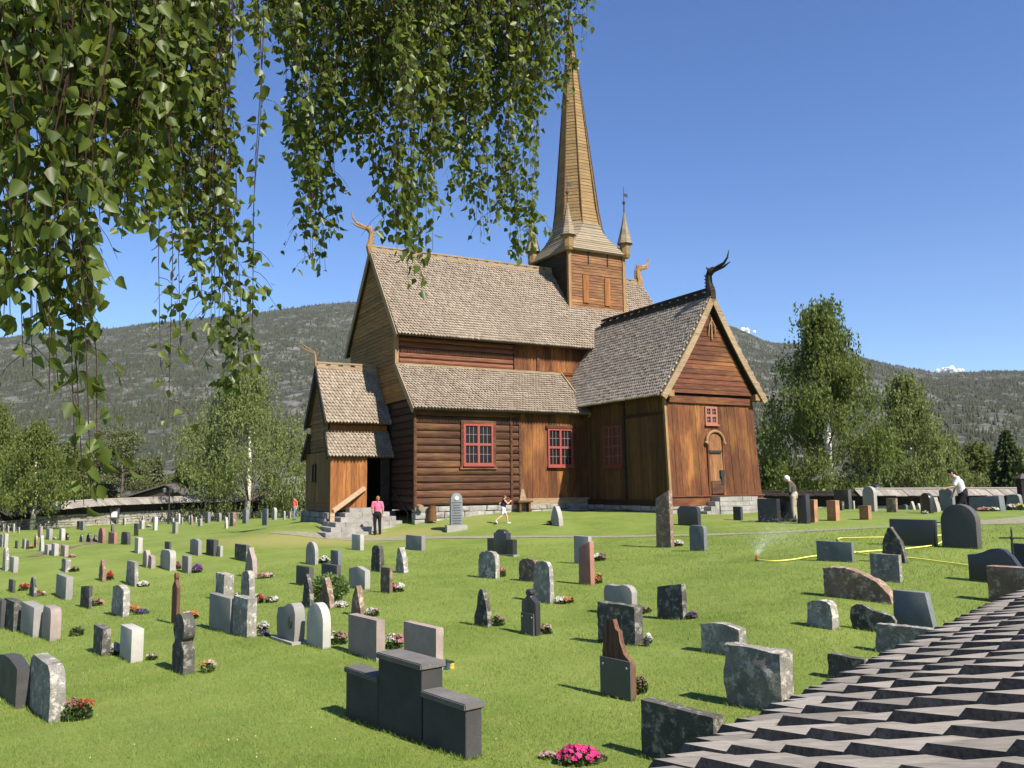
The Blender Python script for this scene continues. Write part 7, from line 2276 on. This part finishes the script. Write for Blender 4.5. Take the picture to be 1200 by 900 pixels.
def figure(loc, rz, label, J, cols, hair='short', sleeve='short', legs='long', k=1.0, face=(0, 1, 0), vest=False, hips=.16):
    """J: joints in metres for a 1.75 m body, y forward; scaled by k"""
    o = empty('person', loc, rz, label, 'person')
    J = {a: Vector(b) * k for a, b in J.items()}
    f = Vector(face).normalized()
    up = (J['head'] - J['neck']).normalized()
    sdv = f.cross(up).normalized()
    b = MB()
    H = J['head']
    # head with nose, ears, chin
    b.ball(H, (.077 * k, .092 * k, .115 * k), 14, 10)
    b.ball(H - up * .062 * k + f * .028 * k, (.055 * k, .06 * k, .055 * k), 10, 8)
    b.tube([H + f * .085 * k + up * .015 * k, H + f * .112 * k - up * .022 * k, H + f * .088 * k - up * .03 * k], [.010 * k, .015 * k, .012 * k], 6)
    for s_ in (-1, 1): b.ball(H + sdv * s_ * .079 * k - up * .01 * k - f * .008 * k, (.014 * k, .02 * k, .03 * k), 8, 6)
    b.tube([J['neck'] - up * .03 * k, H - up * .05 * k - f * .01 * k], [.056 * k, .052 * k], 10)
    ch, pv = J['chest'], J['pelvis']
    limb(b, [J['shL'] * .86 + J['shR'] * .14, J['shL'] * .14 + J['shR'] * .86], [.07 * k, .07 * k])
    limb(b, [J['neck'] - up * .02 * k, ch, (ch + pv) / 2, pv], [.075 * k, .125 * k, .115 * k, .13 * k], 12)
    for S_, s_ in (('L', -1), ('R', 1)):
        sh, el, wr = J['sh' + S_], J['el' + S_], J['wr' + S_]
        limb(b, [sh, sh.lerp(el, .5), el, el.lerp(wr, .35), wr], [.052 * k, .046 * k, .038 * k, .038 * k, .026 * k])
        dv = (wr - el).normalized()
        pn = Vector(J.get('palm' + S_, (-s_ * .8, .45, 0)))
        pn = (pn - dv * pn.dot(dv)).normalized()
        hand(b, wr, dv, s_, pn, k)
        hp, kn, an, to = J['hp' + S_], J['kn' + S_], J['an' + S_], J['to' + S_]
        limb(b, [hp, hp.lerp(kn, .5), kn, kn.lerp(an, .3), an], [.082 * k, .068 * k, .052 * k, .054 * k, .036 * k])
        limb(b, [an - Vector((0, 0, .03 * k)), an.lerp(to, .6) - Vector((0, 0, .015 * k)), to], [.04 * k, .036 * k, .026 * k])
    body = solid(b, 'body', M_skin, o)
    e = MB()
    for s_ in (-1, 1):
        e.ball(H + f * .083 * k + sdv * s_ * .032 * k + up * .012 * k, .011 * k, 8, 6)
    e.tube([H + f * .088 * k - sdv * .02 * k - up * .055 * k, H + f * .094 * k - up * .057 * k, H + f * .088 * k + sdv * .02 * k - up * .055 * k], .004 * k, 5)
    e.build('face_features', plain('dark_feature', (.05, .02, .02), .5), o, smooth=True)
    # hair
    h = MB()
    h.ball(H + up * .03 * k - f * .018 * k, (.088 * k, .098 * k, .105 * k), 14, 10)
    h.ball(H - up * .02 * k - f * .05 * k, (.075 * k, .06 * k, .085 * k), 12, 8)
    if hair == 'tail':
        limb(h, [H - f * .09 * k + up * .05 * k, H - f * .135 * k - up * .04 * k, H - f * .12 * k - up * .15 * k], [.032 * k, .034 * k, .014 * k])
    solid(h, 'hair', cloth('hair_' + cols['hairname'], cols['hair']), o, .012, 2)
    # shirt
    s = MB()
    limb(s, [J['shL'] * .88 + J['shR'] * .12, J['shL'] * .12 + J['shR'] * .88], [.085 * k, .085 * k])
    limb(s, [J['neck'] - up * .05 * k, ch, (ch + pv) / 2, pv + up * .04 * k, pv - up * .03 * k], [.085 * k, .15 * k, .138 * k, .146 * k, .14 * k], 14)
    for S_, s_ in (('L', -1), ('R', 1)):
        sh, el, wr = J['sh' + S_], J['el' + S_], J['wr' + S_]
        if sleeve == 'long': limb(s, [sh, el, el.lerp(wr, .9)], [.07 * k, .055 * k, .042 * k])
        elif sleeve == 'short': limb(s, [sh, sh.lerp(el, .75)], [.072 * k, .066 * k])
    solid(s, 'shirt', cloth('shirt_' + cols['shirtname'], cols['shirt']), o, .013, 3)
    t_ = MB()
    limb(t_, [pv + Vector((0, 0, .05 * k)), pv - Vector((0, 0, .04 * k))], [.15 * k, .155 * k], 14)
    for S_ in 'LR':
        hp, kn, an = J['hp' + S_], J['kn' + S_], J['an' + S_]
        if legs == 'long': limb(t_, [hp, hp.lerp(kn, .5), kn, kn.lerp(an, .5), kn.lerp(an, .96)], [.105 * k, .092 * k, .076 * k, .07 * k, .066 * k])
        else: limb(t_, [hp, hp.lerp(kn, .62)], [.108 * k, .094 * k])
    solid(t_, 'trousers' if legs == 'long' else 'shorts', cloth('trousers_' + cols['shirtname'], cols['legs']), o, .013, 3)
    for S_ in 'LR':
        an, to = J['an' + S_], J['to' + S_]
        q = MB()
        limb(q, [an - Vector((0, 0, .045 * k)), an.lerp(to, .55) - Vector((0, 0, .025 * k)), to], [.05 * k, .047 * k, .036 * k])
        solid(q, 'shoe', cloth('shoe_' + cols['shirtname'], cols['shoe']), o, .012, 2)
    return o

def stand(**kw):
    J = dict(pelvis=(0, 0, .96), chest=(0, .0, 1.28), neck=(0, -.01, 1.48), head=(0, .02, 1.635), shL=(-.19, 0, 1.43), shR=(.19, 0, 1.43), elL=(-.24, -.03, 1.14), elR=(.24, -.03, 1.14), wrL=(-.25, .05, .90), wrR=(.25, .05, .90),
             hpL=(-.095, 0, .91), hpR=(.095, 0, .91), knL=(-.11, .02, .50), knR=(.11, .02, .50), anL=(-.12, -.02, .09), anR=(.12, -.02, .09), toL=(-.14, .15, .03), toR=(.14, .15, .03))
    J.update(kw)
    return J

def floor_at(u, v):
    p = on_ground(u, v); return (p[0], p[1], gz(p[0], p[1]))
# woman in pink before the church steps, seen from behind
figure(floor_at(442, 627), radians(28.8 - 12), 'woman in a pink shirt and black trousers standing before the church steps, seen from behind',
       stand(head=(.02, .04, 1.62), elR=(.25, -.05, 1.15), wrR=(.24, .06, .92), elL=(-.24, .0, 1.15), wrL=(-.2, .12, .95), anL=(-.09, -.04, .09), toL=(-.1, .13, .03)),
       dict(hair=(.22, .12, .05), hairname='fair', shirt=(.66, .13, .22), shirtname='pink', legs=(.012, .012, .014), shoe=(.03, .03, .03)), hair='tail', k=.94)
# child running
figure(floor_at(590, 614), radians(-75), 'child in a dark top and pale shorts striding across the grass below the church wall',
       stand(pelvis=(0, 0, .92), chest=(0, .04, 1.24), neck=(0, .06, 1.44), head=(0, .10, 1.60), shL=(-.18, .05, 1.39), shR=(.18, .05, 1.39), elL=(-.23, -.18, 1.18), wrL=(-.22, -.02, 1.02), elR=(.23, .22, 1.18), wrR=(.16, .38, 1.32),
             hpL=(-.09, 0, .88), hpR=(.09, 0, .88), knL=(-.1, .22, .52), anL=(-.1, .30, .10), toL=(-.1, .46, .05), knR=(.1, -.12, .48), anR=(.1, -.48, .22), toR=(.1, -.40, .06)),
       dict(hair=(.10, .055, .03), hairname='brown', shirt=(.025, .02, .04), shirtname='navy', legs=(.55, .55, .6), shoe=(.6, .6, .6)), sleeve='none', legs='shorts', k=.70)
# white-haired man looking down at his hands
figure(floor_at(931.5, 611), radians(60), 'white-haired man in dark jacket and pale trousers, looking down at his hands',
       stand(pelvis=(0, 0, .96), chest=(0, .05, 1.27), neck=(0, .12, 1.44), head=(0, .22, 1.56), shL=(-.19, .09, 1.40), shR=(.19, .09, 1.40), elL=(-.24, .08, 1.10), elR=(.24, .08, 1.10), wrL=(-.07, .30, 1.08), wrR=(.07, .32, 1.06), palmL=(.6, 0, .7), palmR=(-.6, 0, .7)),
       dict(hair=(.74, .72, .68), hairname='white', shirt=(.075, .07, .055), shirtname='olive', legs=(.33, .29, .22), shoe=(.06, .05, .04)), sleeve='long', k=.98, face=(0, .85, -.5))
# man in a light shirt bending forward
figure(floor_at(1129, 613), radians(78), 'dark-haired man in a pale grey shirt leaning forward behind the large round-topped gravestone',
       stand(pelvis=(0, -.04, .96), chest=(0, .06, 1.27), neck=(0, .17, 1.46), head=(0, .27, 1.60), shL=(-.19, .13, 1.41), shR=(.19, .13, 1.41), elL=(-.23, .28, 1.15), wrL=(-.18, .48, 1.10), elR=(.24, .10, 1.12), wrR=(.24, .20, .90),
             hpL=(-.095, -.04, .91), hpR=(.095, -.04, .91), knL=(-.11, .14, .52), anL=(-.11, .12, .09), toL=(-.11, .28, .04), knR=(.11, -.12, .50), anR=(.11, -.38, .13), toR=(.11, -.25, .04)),
       dict(hair=(.015, .012, .011), hairname='black', shirt=(.55, .52, .52), shirtname='palegrey', legs=(.012, .012, .013), shoe=(.4, .38, .34)), sleeve='short', k=1.0, face=(0, .95, -.3))
# walker in red near the porch
figure(floor_at(345, 609.5), radians(150), 'distant walker in a red top and blue jeans between the far graves and the porch',
       stand(anL=(-.1, .16, .09), toL=(-.1, .32, .05), knL=(-.1, .16, .5), anR=(.1, -.2, .1), toR=(.1, -.05, .04)),
       dict(hair=(.05, .03, .02), hairname='darkbrown', shirt=(.55, .09, .07), shirtname='red', legs=(.10, .20, .27), shoe=(.05, .05, .05)), k=1.0)

# ================================================================== hose, sprinkler and spray
hp = [(887, 657.5), (905, 659.3), (930, 657), (958, 652.5), (1001, 648.5), (1030, 646), (1062, 644.5), (1096, 640.5), (1106, 634), (1108, 628.5), (1090, 629.5), (1040, 631), (1000, 632), (984, 632.5), (983, 635.5), (992, 639.5), (997, 644), (1003, 648), (1030, 653), (1062, 655), (1100, 659.5), (1144, 667), (1175, 676)]
P3 = []
for i in range(len(hp) - 1):
    for k in range(6):
        f = k / 6
        t0, t1, t2, t3 = [np.array(hp[min(max(j, 0), len(hp) - 1)]) for j in (i - 1, i, i + 1, i + 2)]
        q = .5 * ((2 * t1) + (-t0 + t2) * f + (2 * t0 - 5 * t1 + 4 * t2 - t3) * f * f + (-t0 + 3 * t1 - 3 * t2 + t3) * f ** 3)
        P3.append(on_ground(q[0], q[1]))
P3 = [np.array([p[0], p[1], gz(p[0], p[1]) + bump_z([p[0]], [p[1]])[0] + .035]) for p in P3]
b0 = P3[0].copy()
mb = MB(); mb.tube([tuple(p - b0) for p in P3], .016, 6)
o = mb.build('garden_hose', plain('yellow_hose', (.72, .66, .12), .45, .4, .08), smooth=True, loc=tuple(b0))
tag(o, 'yellow garden hose snaking over the lawn among the right gravestones', 'hose')
sp = on_ground(887, 657.5); sz = gz(sp[0], sp[1])
o = empty('lawn_sprinkler', (sp[0], sp[1], sz), 0, 'small red lawn sprinkler throwing a fan of water at the end of the yellow hose', 'sprinkler')
mb = MB(); mb.lathe([(.05, -.02), (.05, .03), (.03, .06)], (0, 0, 0), 10); mb.build('base', M_iron2, o)
mb = MB(); mb.lathe([(.025, .05), (.03, .11), (.018, .15)], (0, 0, 0), 10); mb.build('nozzle', plain('red_plastic', (.45, .05, .02), .4), o)
t = NT('water_drops')
tb = t.t.nodes.new('ShaderNodeBsdfTransparent'); db = t.n('BsdfDiffuse', Color=(.9, .93, .95))
mx = t.n('MixShader', _0=.2); t.t.links.new(tb.outputs[0], mx.inputs[1]); t.t.links.new(db.outputs[0], mx.inputs[2]); t.t.links.new(mx.outputs[0], t.out.inputs[0])
M_water = t.mat
def spray(origin, n, vel, elev, az, spread, tmax, size, label):
    P, D = [], []
    for _ in range(n):
        a = az + rng.normal(0, spread); e = elev + rng.normal(0, .16); s_ = vel * rng.uniform(.75, 1.1)
        v = np.array([sin(a) * cos(e), cos(a) * cos(e), sin(e)]) * s_
        tt = tmax * rng.uniform(.02, 1) ** 1.1
        P.append(origin + v * tt + np.array([0, 0, -4.9 * tt * tt]) + rng.normal(0, .02 + .10 * tt, 3))
        D.append(v + np.array([0, 0, -9.8 * tt]))
    P, D = np.array(P), np.array(D)
    S_ = size * rng.uniform(.6, 1.8, n)
    Vq, Fq = quads_from(P, D, S_ * 2.2, S_ * .4)
    tag(np_mesh('water_spray', Vq, Fq, M_water), label, 'spray', kind='stuff')
spray(np.array([sp[0], sp[1], sz + .15]), 7000, 4.6, radians(52), radians(75), 1.0, .50, .010, 'fine fan of water drops above the red lawn sprinkler')
p2 = np.array(on_ground(936, 606))
p2 = at_y(950, 563, 38)
spray(np.array([p2[0], p2[1], p2[2]]), 2600, 8.5, radians(22), radians(80), .10, .75, .013, 'thin arc of sprinkler water rising behind the white-haired man')
